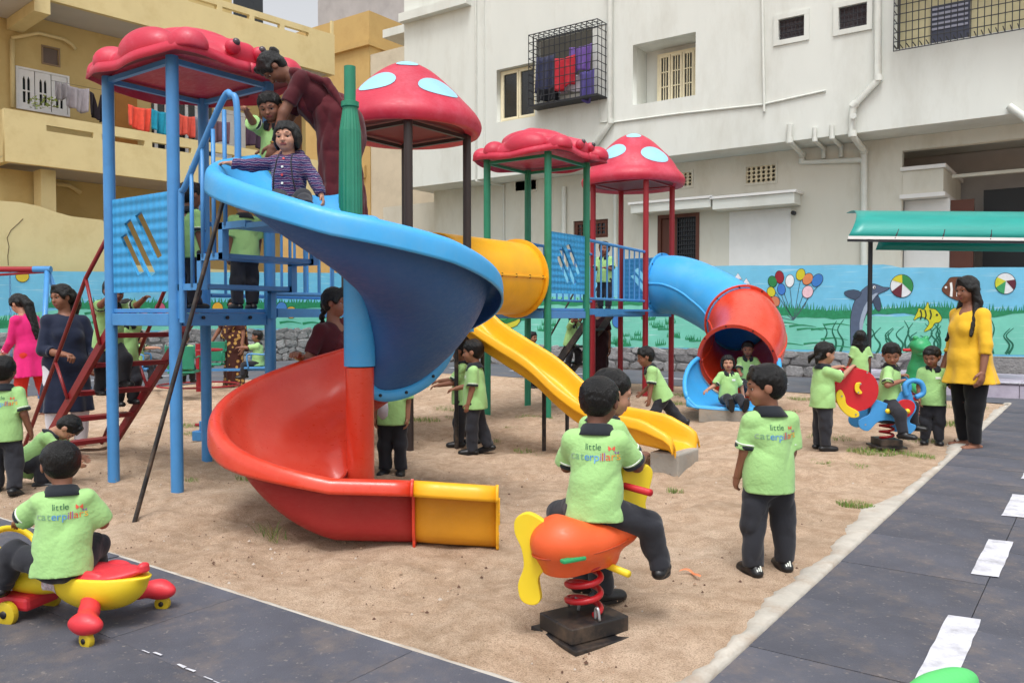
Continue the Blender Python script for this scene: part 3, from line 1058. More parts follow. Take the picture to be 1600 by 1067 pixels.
def wear_saree(c, lettering, badge):
    g, ht, root, col = c['g'], c['ht'], c['root'], c['col']
    # blouse
    ps = torso_prims(c, .008 * ht)
    for s in (-1, 1):
        ps.append(ell(c['N'] - c['sp'] * .135 * ht + c['rt'] * s * .042 * ht + c['fw'] * .052 * ht, (.038 * ht, .036 * ht, .04 * ht), .03))
        a, q, d, r = sleeve(c, s, .72, .007 * ht); ps += a
    ps.append(cap(c['N'] + c['fw'] * .05 * ht + c['sp'] * .02 * ht, c['N'] + c['fw'] * .075 * ht - c['sp'] * .045 * ht, .034 * ht, .018 * ht, .008, sub=True))
    so = sdf_obj('blouse', ps, c['res'], col['top'], root, (.002 * ht, .07 * ht), c['seed'])
    # wrapped skirt with pleats, drape over the left shoulder
    sk = [ell(c['pel'] + c['sp'] * .05 * ht, (g['hips'][0] + .016 * ht, g['hips'][1] + .020 * ht, .14 * ht), .03, [tuple(c['rt']), tuple(c['fw']), tuple(c['sp'])])]
    sk.append(ell(c['pel'] - Vector((0, 0, .05 * ht)), (g['hips'][0] + .017 * ht, g['hips'][1] + .017 * ht, .14 * ht), .03))
    bot = Vector((c['pel'].x, c['pel'].y, .018 * ht)) + Vector(col.get('hem_shift', (0, 0, 0)))
    sk.append(cap(c['pel'] + c['sp'] * .06 * ht, bot, g['waist'][0] + .022 * ht, g['hips'][0] * 1.14, .04, (tuple(c['fw']), .82), (0, 1), (11, .05, c['seed'])))
    sdf_obj('saree_skirt', sk, c['res'], col['skirt'], root, (.003 * ht, .08 * ht), c['seed'])
    L_ = c['sh'][-1]
    dr = []
    fr = c['pel'] + c['rt'] * .07 * ht + c['fw'] * .085 * ht + c['sp'] * .06 * ht
    mid = c['N'] - c['sp'] * .13 * ht + c['fw'] * .082 * ht - c['rt'] * .01 * ht
    tp = L_.lerp(c['N'], .35) + c['sp'] * .028 * ht
    bk = c['N'] - c['sp'] * .14 * ht - c['fw'] * .070 * ht - c['rt'] * .045 * ht
    bk2 = c['pel'] - c['fw'] * .085 * ht - c['rt'] * .05 * ht - Vector((0, 0, 1)) * .10 * ht
    for o_ in (-1.6, -1.2, -.8, -.4, 0, .4, .8, 1.2, 1.6):
        d_ = c['rt'] * (o_ * .036 * ht)
        dr += [cap(fr + d_ * .6, mid + d_, .014 * ht, .016 * ht, .02), cap(mid + d_, tp + d_ * .7, .016 * ht, .014 * ht, .02),
               cap(tp + d_ * .7, bk + d_, .014 * ht, .014 * ht, .02), cap(bk + d_, bk2 + d_ * 1.3, .014 * ht, .013 * ht, .02, None, (0, 1))]
    sdf_obj('saree_drape', dr, c['res'], col['skirt'], root, (.0022 * ht, .06 * ht), c['seed'] + 2)
    for s in (-1, 1):
        d = (c['wr'][s] - c['el'][s]).normalized()
        mb = MB(); n = 18
        q = c['wr'][s] - d * .012
        _, e1, e2 = basis(d)
        r_ = g['rfa'][1] * 1.22
        mb.tube([q + e1 * r_ * math.cos(2 * PI * i / n) + e2 * r_ * math.sin(2 * PI * i / n) for i in range(n + 1)], .0028, 6)
        mb.build('bangle', GOLD, root, True)
    return so

OUTFITS = dict(uniform=wear_uniform, jacket=wear_jacket, tunic=wear_tunic, saree=wear_saree)
# ------------------------------------------------------------------ setting: ground, track, kerb
def sand_material():
    m = bpy.data.materials.new('sand'); m.use_nodes = True
    t = m.node_tree; N = t.nodes; L = t.links; b = N['Principled BSDF']
    tc = N.new('ShaderNodeTexCoord')
    def noise(s, d=6, r=.6):
        n = N.new('ShaderNodeTexNoise'); n.inputs['Scale'].default_value = s; n.inputs['Detail'].default_value = d; n.inputs['Roughness'].default_value = r
        L.new(tc.outputs['Object'], n.inputs['Vector']); return n
    def ramp(src, stops):
        r = N.new('ShaderNodeValToRGB'); e = r.color_ramp.elements
        e[0].position, e[0].color = stops[0]; e[1].position, e[1].color = stops[-1]
        for p, c in stops[1:-1]:
            x = e.new(p); x.color = c
        L.new(src, r.inputs['Fac']); return r
    big = noise(.9, 7); mid = noise(9, 6, .7); fine = noise(170, 3, .8)
    r1 = ramp(big.outputs['Fac'], [(.30, lin((160, 138, 114))), (.5, lin((196, 166, 138))), (.72, lin((214, 190, 166)))])
    r2 = ramp(mid.outputs['Fac'], [(.36, lin((138, 116, 96))), (.62, lin((202, 182, 162)))])
    mx = N.new('ShaderNodeMixRGB'); mx.inputs['Fac'].default_value = .42
    L.new(r1.outputs[0], mx.inputs['Color1']); L.new(r2.outputs[0], mx.inputs['Color2'])
    r3 = ramp(fine.outputs['Fac'], [(.34, (.42, .38, .34, 1)), (.5, (1, 1, 1, 1)), (.7, (1.22, 1.22, 1.24, 1))])
    mu = N.new('ShaderNodeMixRGB'); mu.blend_type = 'MULTIPLY'; mu.inputs['Fac'].default_value = .95
    L.new(mx.outputs[0], mu.inputs['Color1']); L.new(r3.outputs[0], mu.inputs['Color2'])
    L.new(mu.outputs[0], b.inputs['Base Color'])
    b.inputs['Roughness'].default_value = .95; b.inputs['Specular IOR Level'].default_value = .15
    ad = N.new('ShaderNodeMath'); ad.operation = 'MULTIPLY_ADD'; ad.inputs[1].default_value = .35
    L.new(fine.outputs['Fac'], ad.inputs[0]); L.new(mid.outputs['Fac'], ad.inputs[2])
    bp = N.new('ShaderNodeBump'); bp.inputs['Strength'].default_value = .8; bp.inputs['Distance'].default_value = .03
    L.new(ad.outputs[0], bp.inputs['Height']); L.new(bp.outputs[0], b.inputs['Normal'])
    return m
SAND = sand_material()

def mat_rubber():
    m = mat('rubber_mat', (84, 85, 94), .8, .18, 2.5, .35, 140, spec=.3, dirt=((142, 124, 106), .50, 3.2))
    t = m.node_tree; N = t.nodes; L = t.links; b = N['Principled BSDF']
    oi = N.new('ShaderNodeObjectInfo'); hs = N.new('ShaderNodeHueSaturation')
    mr = N.new('ShaderNodeMapRange'); mr.inputs['To Min'].default_value = .90; mr.inputs['To Max'].default_value = 1.10
    L.new(oi.outputs['Random'], mr.inputs['Value']); L.new(mr.outputs[0], hs.inputs['Value'])
    lk = b.inputs['Base Color'].links[0]; src = lk.from_socket
    L.new(src, hs.inputs['Color'])
    # dusty scuffs and pale specks
    tc = N.new('ShaderNodeTexCoord'); n = N.new('ShaderNodeTexNoise'); n.inputs['Scale'].default_value = 46; n.inputs['Detail'].default_value = 6
    L.new(tc.outputs['Object'], n.inputs['Vector'])
    r = N.new('ShaderNodeValToRGB'); r.color_ramp.elements[0].position = .63; r.color_ramp.elements[1].position = .73
    r.color_ramp.elements[0].color = (0, 0, 0, 1); r.color_ramp.elements[1].color = (.55, .55, .55, 1)
    L.new(n.outputs['Fac'], r.inputs['Fac'])
    mx = N.new('ShaderNodeMixRGB'); mx.inputs['Color2'].default_value = lin((150, 142, 134))
    L.new(r.outputs[0], mx.inputs['Fac']); L.new(hs.outputs[0], mx.inputs['Color1']); L.new(mx.outputs[0], b.inputs['Base Color'])
    return m
RUBBER = mat_rubber()
CEMENT = mat('cement', (184, 178, 168), .9, .14, 6, .5, 60, spec=.2, dirt=((150, 122, 96), .6, 5))
ROADPAINT = mat('road_paint', (204, 204, 212), .75, .06, 12, .25, 60, dirt=((120, 118, 122), .75, 9))
ASPH = mat('far_track', (92, 94, 102), .9, .16, 1.2, .3, 60, spec=.2, dirt=((140, 128, 116), .45, 2.0))

mb = MB(); mb.quad((-300, -300, -.06), (300, -300, -.06), (300, 300, -.06), (-300, 300, -.06))
tag(mb.build('ground', mat('bare_earth', (176, 150, 124), .95, .2, .6, .4, 8)), None, None, kind='structure')

SX0, SX1, SY0, SY1 = -13.45, -1.10, 2.24, 13.48
rg = np.random.RandomState(3)
def sand_height(X, Y):
    z = np.zeros_like(X)
    for i in range(26):
        wl = 10 ** rg2.uniform(-.75, .35); a = rg2.uniform(0, 2 * PI)
        z += .0052 * wl ** .6 * np.sin(2 * PI / wl * (X * math.cos(a) + Y * math.sin(a)) + rg2.uniform(0, 6))
    return z
rg2 = np.random.RandomState(11)
nx, ny = 400, 360
xs = np.linspace(SX0, SX1, nx); ys = np.linspace(SY0, SY1, ny)
XX, YY = np.meshgrid(xs, ys, indexing='ij')
ZZ = sand_height(XX, YY)
for i in range(900):                       # scuffed hollows and footprints
    cx, cy = rg.uniform(-9, -1.2), rg.uniform(2.3, 9)
    a = rg.uniform(0, PI); lx, ly = rg.uniform(.05, .12), rg.uniform(.03, .06)
    dx = XX - cx; dy = YY - cy
    u_ = dx * math.cos(a) + dy * math.sin(a); v_ = -dx * math.sin(a) + dy * math.cos(a)
    q = (u_ / lx) ** 2 + (v_ / ly) ** 2
    ZZ += -rg.uniform(.006, .024) * np.exp(-q) + .005 * np.exp(-(np.sqrt(q) - 1.7) ** 2 * 3)
edge = np.minimum(np.minimum(XX - SX0, SX1 - XX), np.minimum(YY - SY0, SY1 - YY))
ZZ = ZZ * np.clip(edge / .4, 0.15, 1) + .006
V = np.stack([XX.ravel(), YY.ravel(), ZZ.ravel()], 1)
ii = np.arange(nx * ny).reshape(nx, ny)
Q = np.stack([ii[:-1, :-1].ravel(), ii[1:, :-1].ravel(), ii[1:, 1:].ravel(), ii[:-1, 1:].ravel()], 1)
tag(link('sand_ground', mesh_np('sand_ground', V, Q), SAND, None, True), None, None, kind='structure')

# far tracks (too far to tell the mats apart)
def sheet(name, x0, x1, y0, y1, z, m, parent=None):
    b = MB(); b.quad((x0, y0, z), (x1, y0, z), (x1, y1, z), (x0, y1, z))
    return b.build(name, m, parent)
far_track = sheet('road', -18.3, 4, 13.48, 16.9, .012, ASPH); tag(far_track, None, None, kind='structure')
left_track = sheet('road', -18.3, -13.46, 1.2, 13.47, .012, ASPH); tag(left_track, None, None, kind='structure')
for i in range(9):
    x = -12.6 + i * 1.75
    sheet('lane_marking', x, x + .95, 14.9, 15.03, .018, ROADPAINT, far_track)
for i in range(6):
    y = 4.2 + i * 1.75
    sheet('lane_marking', -15.7, -15.57, y, y + .95, .018, ROADPAINT, left_track)

# rubber mat tracks near the camera, laid mat by mat
def mats(name, xs_, ys_, z=.014, gap=.004):
    root = bpy.data.objects.new(name, None); COL.objects.link(root); root['kind'] = 'structure'
    b = MB(); b.quad((xs_[0], ys_[0], 0.0), (xs_[-1], ys_[0], 0.0), (xs_[-1], ys_[-1], 0.0), (xs_[0], ys_[-1], 0.0))
    b.build('base', mat('track_bed', (58, 54, 52), .95, .1), root)
    cache = {}
    for i in range(len(xs_) - 1):
        for j in range(len(ys_) - 1):
            w_, h_ = xs_[i + 1] - xs_[i], ys_[j + 1] - ys_[j]
            key = (round(w_, 3), round(h_, 3))
            if key not in cache:
                mbx = MB(); mbx.box((gap / 2, gap / 2, 0.002), (w_ - gap / 2, h_ - gap / 2, z))
                me = mbx.mesh('rubber_mat'); me.materials.append(RUBBER); cache[key] = me
            o = bpy.data.objects.new('rubber_mat', cache[key]); COL.objects.link(o); o.parent = root
            o.location = (xs_[i], ys_[j], RND.uniform(-.001, .002))
            o.rotation_euler = (RND.uniform(-.0012, .0012), RND.uniform(-.0012, .0012), RND.uniform(-.001, .001))
    return root
rt_track = mats('road', [-1.07, -.43, .6, 1.6, 2.6, 3.6], [2.34 + .66 * i for i in range(18)])
bt_track = mats('road', [-9.2 + 1.02 * i for i in range(13)], [-.35, .35, 1.0, 1.64, 2.235])
for i in range(6):
    y = 3.03 + 1.42 * i
    b = MB(); n = 9
    l = [(-.510 + RND.uniform(-.0025, .0025), y + .75 * k / n) for k in range(n + 1)]
    r_ = [(-.393 + RND.uniform(-.0025, .0025), y + .02 + .75 * k / n) for k in range(n + 1)]
    for k in range(n):
        b.quad((*l[k], .0195), (*r_[k], .0195), (*r_[k + 1], .0195), (*l[k + 1], .0195))
    b.build('lane_marking', ROADPAINT, rt_track)
b = MB()                                    # worn remains of a line along a mat joint
for i in range(16):
    x = -3.2 + i * .055
    if i in (0, 1, 2, 3, 4, 5, 8, 9, 12): continue
    y = 1.645 + RND.uniform(-.006, .008); hgt = RND.uniform(.004, .014)
    b.quad((x, y, .0185), (x + .05, y + RND.uniform(-.006, .006), .0185), (x + .048, y + hgt, .0185), (x + .004, y + hgt * RND.uniform(.4, 1), .0185))
b.build('worn_line', ROADPAINT, bt_track)

# cement kerb strip between sand and mats
b = MB(); rings = []
rr = random.Random(5)
wob = 0
for i in range(300):
    y = 2.30 + i * .0375
    wob = wob * .9 + rr.uniform(-.016, .016)
    wl = .10 + .022 * math.sin(y * 1.3 + 1) + .02 * math.sin(y * 3.7) + wob
    zt = .024 + .003 * math.sin(y * 3) + rr.uniform(-.002, .002)
    x0 = -1.085 + rr.uniform(-.006, .006)
    rings.append([(x0 + .012, y, -.02), (x0 + .006, y, zt * .8), (x0 - .02, y, zt), (x0 - wl * .5, y, zt + rr.uniform(-.003, .003)), (x0 - wl * .8, y, zt * .75), (x0 - wl, y, zt * .2), (x0 - wl - .03, y, -.03)])
b.loft(rings)
tag(b.build('kerb', CEMENT, None, True), None, None, kind='structure')
b = MB(); rings = []
for i in range(130):
    x = -9.2 + i * .0635
    rings.append([(x, 2.228, -.02), (x, 2.232, .017 + rr.uniform(-.003, .003)), (x, 2.245 + rr.uniform(0, .012), .013), (x, 2.27 + rr.uniform(0, .02), -.012)])
b.loft(rings)
tag(b.build('kerb', CEMENT, None, True), None, None, kind='structure')

# pebbles and grass
b = MB()
rp = random.Random(9)
for i in range(2600):
    x = rp.uniform(-9, -1.2); y = rp.uniform(2.3, 2.3 + 9 * rp.random())
    s = rp.choice((.003, .004, .005, .006, .009)) * rp.uniform(.7, 1.3)
    n = len(b.v); a = rp.uniform(0, 6)
    for (dx, dy, dz) in ((1, 0, 0), (0, 1, 0), (-1, 0, 0), (0, -1, 0), (0, 0, .8)):
        b.v.append((x + s * (dx * math.cos(a) - dy * math.sin(a)) * rp.uniform(.7, 1.3), y + s * (dx * math.sin(a) + dy * math.cos(a)), .006 + s * dz * .9 - (0 if dz else .003)))
    b.cur = rp.choice((0, 0, 1, 2, 2))
    for k in range(4): b.face((n + k, n + (k + 1) % 4, n + 4))
o = b.build('pebbles', [mat('pebble_tan', (168, 140, 116), .9), mat('pebble_pale', (190, 178, 166), .85), mat('pebble_brown', (96, 70, 56), .9)])
tag(o, 'small stones and grit strewn over the sand', 'pebbles', kind='stuff')

GRASS = mat('grass', (104, 138, 62), .8, .35, 30, spec=.2)
DRYG = mat('dry_grass', (146, 140, 84), .85, .3, 30, spec=.2)
b = MB()
def tuft(cx, cy, rx, ry, n, hmax, lean=.6):
    for i in range(n):
        a = rp.uniform(0, 2 * PI); q = math.sqrt(rp.random())
        x = cx + rx * q * math.cos(a); y = cy + ry * q * math.sin(a)
        h_ = hmax * rp.uniform(.4, 1); d = rp.uniform(0, 2 * PI); w_ = rp.uniform(.0012, .0028)
        dx, dy = math.cos(d) * h_ * lean * rp.uniform(.2, 1.2), math.sin(d) * h_ * lean * rp.uniform(.2, 1.2)
        px_, py_ = -math.sin(d) * w_, math.cos(d) * w_
        k = len(b.v)
        b.v += [(x - px_, y - py_, 0), (x + px_, y + py_, 0), (x + dx * .45 + px_ * .8, y + dy * .45 + py_ * .8, h_ * .65), (x + dx * .45 - px_ * .8, y + dy * .45 - py_ * .8, h_ * .65), (x + dx, y + dy, h_ * .92)]
        b.cur = 0 if rp.random() < .75 else 1
        b.face((k, k + 1, k + 2, k + 3)); b.face((k + 3, k + 2, k + 4))
def gtuft(px, py, wpx, n, h_, ry=None):
    p = G(px, py); p2 = G(px + wpx, py)
    r_ = (p2 - p).length / 2
    tuft(p.x, p.y, r_, ry or r_ * .6, n, h_)
for a in ((1335, 792, 60, 420, .045), (1310, 730, 95, 700, .05), (1390, 712, 130, 900, .055), (1290, 685, 90, 300, .05), (655, 605, 50, 140, .05), (700, 640, 60, 220, .06),
          (665, 658, 60, 220, .06), (720, 655, 60, 160, .05), (835, 655, 70, 260, .06), (800, 672, 40, 90, .05), (765, 690, 40, 70, .05), (1080, 620, 60, 300, .07), (1105, 640, 70, 250, .06),
          (1060, 632, 50, 180, .06), (1250, 625, 40, 160, .07), (1440, 690, 60, 220, .06), (1485, 665, 60, 260, .09), (1240, 645, 40, 160, .06), (300, 668, 60, 200, .06), (302, 680, 40, 80, .05),
          (820, 706, 50, 60, .04), (835, 715, 60, 80, .04), (300, 752, 30, 40, .04), (470, 745, 40, 40, .04), (380, 750, 30, 50, .05), (1055, 770, 30, 70, .05), (560, 605, 60, 160, .05), (1190, 640, 50, 240, .08),
          (1510, 640, 60, 260, .08), (600, 620, 50, 160, .05)):
    gtuft(*a)
p = G(425, 842); 
for i in range(7): tuft(p.x + rp.uniform(-.12, .12), p.y + rp.uniform(-.05, .05), .012, .012, 5, .13, 1.3)
o = b.build('grass', [GRASS, DRYG]); tag(o, 'sparse green grass growing through the sand', 'grass', kind='stuff')

# ------------------------------------------------------------------ mural walls
WY, WX = 17.0, -18.4
MINT = (124, 206, 184)
def mural_paint(name, srgb, top=None):
    m = mat(name, srgb, .75, .09, 2.2, .12, 30, spec=.25)
    t = m.node_tree; N = t.nodes; L = t.links; b_ = N['Principled BSDF']
    src = b_.inputs['Base Color'].links[0].from_socket
    tc = N.new('ShaderNodeTexCoord'); mp = N.new('ShaderNodeMapping'); mp.inputs['Scale'].default_value = (1.0, 1.0, 26)
    n = N.new('ShaderNodeTexNoise'); n.inputs['Scale'].default_value = 1.6; n.inputs['Detail'].default_value = 5
    L.new(tc.outputs['Object'], mp.inputs[0]); L.new(mp.outputs[0], n.inputs['Vector'])
    r = N.new('ShaderNodeValToRGB'); r.color_ramp.elements[0].position = .60; r.color_ramp.elements[1].position = .72
    r.color_ramp.elements[0].color = (0, 0, 0, 1); r.color_ramp.elements[1].color = (.5, .5, .5, 1)
    L.new(n.outputs['Fac'], r.inputs['Fac'])
    mx = N.new('ShaderNodeMixRGB'); mx.inputs['Color2'].default_value = lin((214, 236, 240))
    L.new(r.outputs[0], mx.inputs['Fac']); L.new(src, mx.inputs['Color1']); L.new(mx.outputs[0], b_.inputs['Base Color'])
    return m
SKYP = mural_paint('mural_sky_blue', (118, 194, 226))
MINTP = mural_paint('mural_mint', MINT)
GRP = mat('mural_grass_green', (38, 138, 92), .75, .2, 14, .1)
DGRP = mat('mural_weed_green', (30, 104, 80), .75, .15, 14, .1)
RUBBLE = mat('rubble_stone', (156, 154, 154), .95, .28, 5, .7, 22, spec=.15, dirt=((96, 92, 90), .7, 4), bdist=.04)
MORTAR = mat('rubble_mortar', (150, 148, 146), .98, .2, 7, .8, 26, spec=.1, bdist=.03)
def _var(m, lo, hi):
    t = m.node_tree; N = t.nodes; L = t.links; b_ = N['Principled BSDF']; src = b_.inputs['Base Color'].links[0].from_socket
    oi = N.new('ShaderNodeObjectInfo'); mr = N.new('ShaderNodeMapRange'); mr.inputs['To Min'].default_value = lo; mr.inputs['To Max'].default_value = hi
    hs_ = N.new('ShaderNodeHueSaturation'); L.new(oi.outputs['Random'], mr.inputs['Value']); L.new(mr.outputs[0], hs_.inputs['Value']); L.new(src, hs_.inputs['Color']); L.new(hs_.outputs[0], b_.inputs['Base Color'])
_var(RUBBLE, .85, 1.35)
PAINTS = {}
def paint(c):
    if c not in PAINTS: PAINTS[c] = mat('mural_paint', c, .75, .08, 14, .08, 40)
    return PAINTS[c]
BLACKP = paint((28, 30, 34))

class Mural:
    def __init__(s, side, parent):
        s.side, s.parent, s.k = side, parent, 1
    def pt(s, px, py, off):
        p = onY(px, py, WY - off) if s.side == 'Y' else onX(px, py, WX + off)
        return p
    def poly(s, name, pts, col, layer=1, smooth=0, outline=0):
        if smooth: pts = smooth_loop(pts, smooth)
        s.k += 1
        off = .0015 + .0035 * layer + .00012 * (s.k % 9)
        m = col if not isinstance(col, tuple) else paint(col)
        P_ = [s.pt(x, y, off) for (x, y) in pts]
        if outline:
            cx = sum(p[0] for p in pts) / len(pts); cy = sum(p[1] for p in pts) / len(pts)
            out = []
            n = len(pts)
            for i in range(n):
                ax_, ay_ = pts[i - 1]; bx_, by_ = pts[(i + 1) % n]
                tx, ty = bx_ - ax_, by_ - ay_; l = math.hypot(tx, ty) or 1
                nx_, ny_ = ty / l, -tx / l
                if (pts[i][0] - cx) * nx_ + (pts[i][1] - cy) * ny_ < 0 and False: nx_, ny_ = -nx_, -ny_
                out.append((nx_, ny_))
            area = sum(pts[i][0] * pts[(i + 1) % n][1] - pts[(i + 1) % n][0] * pts[i][1] for i in range(n))
            sg = 1 if area > 0 else -1
            o2 = [(pts[i][0] + sg * out[i][0] * outline, pts[i][1] + sg * out[i][1] * outline) for i in range(n)]
            s.raw('outline', [s.pt(x, y, off - .0012) for (x, y) in o2], BLACKP)
        return s.raw(name, P_, m)
    def raw(s, name, P_, m):
        if s.side == 'Y': loops = [[(p.x, p.z) for p in P_]]; M_ = mframe((0, P_[0].y, 0), (1, 0, 0), (0, 0, 1), (0, -1, 0))
        else: loops = [[(p.y, p.z) for p in P_]]; M_ = mframe((P_[0].x, 0, 0), (0, 1, 0), (0, 0, 1), (1, 0, 0))
        me = flat_mesh(name, loops, .001, M_)
        return link(name, me, m, s.parent)
    def ell(s, name, cx, cy, rx, ry, col, layer=1, rot=0, outline=0, n=22):
        pts = []
        for i in range(n):
            a = 2 * PI * i / n
            x, y = rx * math.cos(a), ry * math.sin(a)
            pts.append((cx + x * math.cos(rot) - y * math.sin(rot), cy + x * math.sin(rot) + y * math.cos(rot)))
        return s.poly(name, pts, col, layer, 0, outline)
    def stroke(s, name, pts, w, col, layer=1, taper=True):
        pts = smooth_path(pts, 5); n = len(pts); L_, R_ = [], []
        for i, (x, y) in enumerate(pts):
            a = pts[max(i - 1, 0)]; b_ = pts[min(i + 1, n - 1)]
            tx, ty = b_[0] - a[0], b_[1] - a[1]; l = math.hypot(tx, ty) or 1
            ww = w * (1 - .8 * i / (n - 1)) if taper else w
            L_.append((x - ty / l * ww / 2, y + tx / l * ww / 2)); R_.append((x + ty / l * ww / 2, y - tx / l * ww / 2))
        return s.poly(name, L_ + R_[::-1], col, layer)

def grass_fringe(px0, px1, ytop, ybot, rnd, hmax=12, step=5):
    pts = [(px0, ybot(px0))]
    x = px0
    while x < px1:
        y = ytop(x)
        pts += [(x, y), (x + step * rnd.uniform(-.2, .9), y - hmax * rnd.uniform(.3, 1)), (x + step * .6, y + rnd.uniform(0, 2))]
        x += step * rnd.uniform(.7, 1.3)
    pts.append((px1, ybot(px1)))
    bot = []
    x = px1
    while x > px0:
        bot.append((x, ybot(x) + rnd.uniform(-1.5, 2.5))); x -= 14
    return pts + bot

def stones(parent, side, a0, a1, zt, seed):
    """rubble courses proud of the mortar"""
    rs = random.Random(seed)
    meshes = []
    for k in range(7):
        bm = bmesh.new(); bmesh.ops.create_icosphere(bm, subdivisions=2, radius=1)
        for v in bm.verts:
            f_ = 1 + rs.uniform(-.14, .14)
            c_ = v.co
            v.co = Vector([math.copysign(abs(x) ** .62, x) for x in c_]) * f_ * .62
        me = bpy.data.meshes.new('stone'); bm.to_mesh(me); bm.free(); me.materials.append(RUBBLE)
        meshes.append(me)
    z = .0
    while z < zt - .06:
        h_ = rs.uniform(.12, .24)
        a = a0
        while a < a1:
            w_ = rs.uniform(.14, .55)
            o = bpy.data.objects.new('stone', rs.choice(meshes)); COL.objects.link(o); o.parent = parent
            cz = min(z + h_ / 2, zt - .07)
            if side == 'Y': o.location = (a + w_ / 2, WY - .03, cz); o.scale = (w_ * .80, rs.uniform(.035, .07), h_ * rs.uniform(.62, .86))
            else: o.location = (WX + .03, a + w_ / 2, cz); o.scale = (rs.uniform(.035, .07), w_ * .80, h_ * rs.uniform(.62, .86))
            o.rotation_euler = (rs.uniform(-.15, .15), rs.uniform(-.3, .3), rs.uniform(-.1, .1)) if side == 'Y' else (rs.uniform(-.3, .3), rs.uniform(-.15, .15), rs.uniform(-.1, .1))
            a += w_ + rs.uniform(-.01, .03)
        z += h_

# pale wall facing the camera
wall = thing('mural_wall', 'long sky blue wall painted with balloons, fish and a dolphin', 'wall')
top = [(5.5, 2.02), (-1.2, 2.09), (-2.2, 2.12), (-3.2, 2.155), (-3.34, 2.20), (-3.5, 2.225), (-4.6, 2.25), (-7, 2.32), (-9.5, 2.39), (-12.5, 2.47), (-18.2, 2.5)]
rw = random.Random(4); tp = []
for (x0, z0), (x1, z1) in zip(top[:-1], top[1:]):
    n = max(1, int(abs(x1 - x0) / .3))
    for k in range(n): tp.append((x0 + (x1 - x0) * k / n, z0 + (z1 - z0) * k / n + rw.uniform(-.007, .007)))
tp.append(top[-1])
link('plaster', flat_mesh('plaster', [[(-18.2, .5), (5.5, .53)] + tp], .22, mframe((0, WY + .11, 0), (1, 0, 0), (0, 0, 1), (0, -1, 0))), SKYP, wall)
b = MB(); b.box((-18.2, WY + .005, -.05), (5.5, WY + .26, .498)); b.build('footing', MORTAR, wall)
stones(wall, 'Y', -17.5, -3.4, .52, 8)
MU = Mural('Y', wall)
r0 = random.Random(21)
hz = lambda x: 468 if x < 1100 else 484 + 4 * math.sin(x / 60)
MU.poly('painted_meadow', [(540, 541), (540, 470), (760, 462), (1060, 466), (1180, 486), (1400, 495), (1490, 488), (1700, 484), (1700, 556), (1450, 552), (1250, 546), (900, 541)], MINTP, 0)
MU.poly('painted_grass', grass_fringe(1180, 1680, lambda x: 482 + 3 * math.sin(x / 40), lambda x: 494 + 4 * math.sin(x / 33), r0, 12, 4), GRP, 1)
MU.poly('painted_grass', grass_fringe(690, 1110, lambda x: 470, lambda x: 476, r0, 8, 5), GRP, 1)
for i in range(46):
    x = r0.uniform(700, 1110); y = r0.uniform(484, 538)
    MU.poly('painted_grass', grass_fringe(x, x + r0.uniform(10, 26), lambda q: y, lambda q: y + 3, r0, 9, 3), GRP, 1)
for i in range(10):
    x = r0.uniform(1185, 1290); y = r0.uniform(500, 545)
    MU.stroke('painted_ripple', [(x, y), (x + 20, y - 2), (x + 42, y + 1)], 3, GRP, 1)
# balloons
for (x, y, rx, ry, c, ro) in ((1207, 440, 6.5, 8.5, (40, 130, 70), -.2), (1218, 433, 6.5, 9.5, (150, 28, 44), -.1), (1234, 439, 6.5, 9.5, (232, 234, 236), .1), (1251, 429, 6.5, 9, (206, 196, 40), .3),
                              (1262, 436, 7, 9.5, (214, 132, 84), .6), (1277, 438, 7.5, 10.5, (56, 122, 196), .6), (1205, 456, 6, 7.5, (208, 200, 50), -.3), (1221, 452, 6, 8.5, (60, 120, 200), -.1),
                              (1211, 471, 7, 8, (206, 126, 92), -.4), (1262, 456, 8, 9.5, (236, 196, 204), .4)):
    MU.stroke('painted_string', [(x, y + ry), (x + (1240 - x) * .3, y + 24), (1240, 500)], .9, (70, 90, 100), 1, False)
    MU.ell('painted_balloon', x, y, rx, ry, c, 2, ro, .8)
# little towers
for (x, y) in ((1153, 436), (1166, 444), (1150, 446), (1181, 456)):
    MU.poly('painted_tower', [(x - 4, y + 10), (x - 4, y), (x + 4, y), (x + 4, y + 10)], (176, 70, 84), 1)
    MU.poly('painted_roof', [(x - 6, y), (x, y - 9), (x + 6, y)], (228, 228, 236), 2, 0, .6)
# dolphin
MU.poly('painted_dolphin', [(1331, 545), (1329, 520), (1330, 492), (1336, 470), (1348, 453), (1362, 444), (1372, 446), (1380, 449), (1390, 450), (1382, 455), (1372, 460), (1362, 474), (1352, 494), (1345, 520), (1344, 545)], (84, 98, 122), 2, 3, .8)
MU.poly('painted_belly', [(1345, 530), (1350, 500), (1360, 474), (1372, 458), (1362, 462), (1350, 480), (1343, 505)], (158, 172, 190), 3, 2)
MU.poly('painted_fin', [(1336, 468), (1322, 462), (1320, 456), (1334, 453), (1346, 458)], (66, 80, 102), 3, 2, .6)
MU.poly('painted_flipper', [(1364, 470), (1372, 462), (1376, 474), (1375, 485), (1370, 484)], (62, 76, 98), 3, 2, .6)
MU.ell('painted_eye', 1366, 449, 2.4, 2.4, (235, 235, 235), 4, 0, .6); MU.ell('painted_pupil', 1366.5, 449.3, 1.2, 1.2, (20, 20, 20), 5)
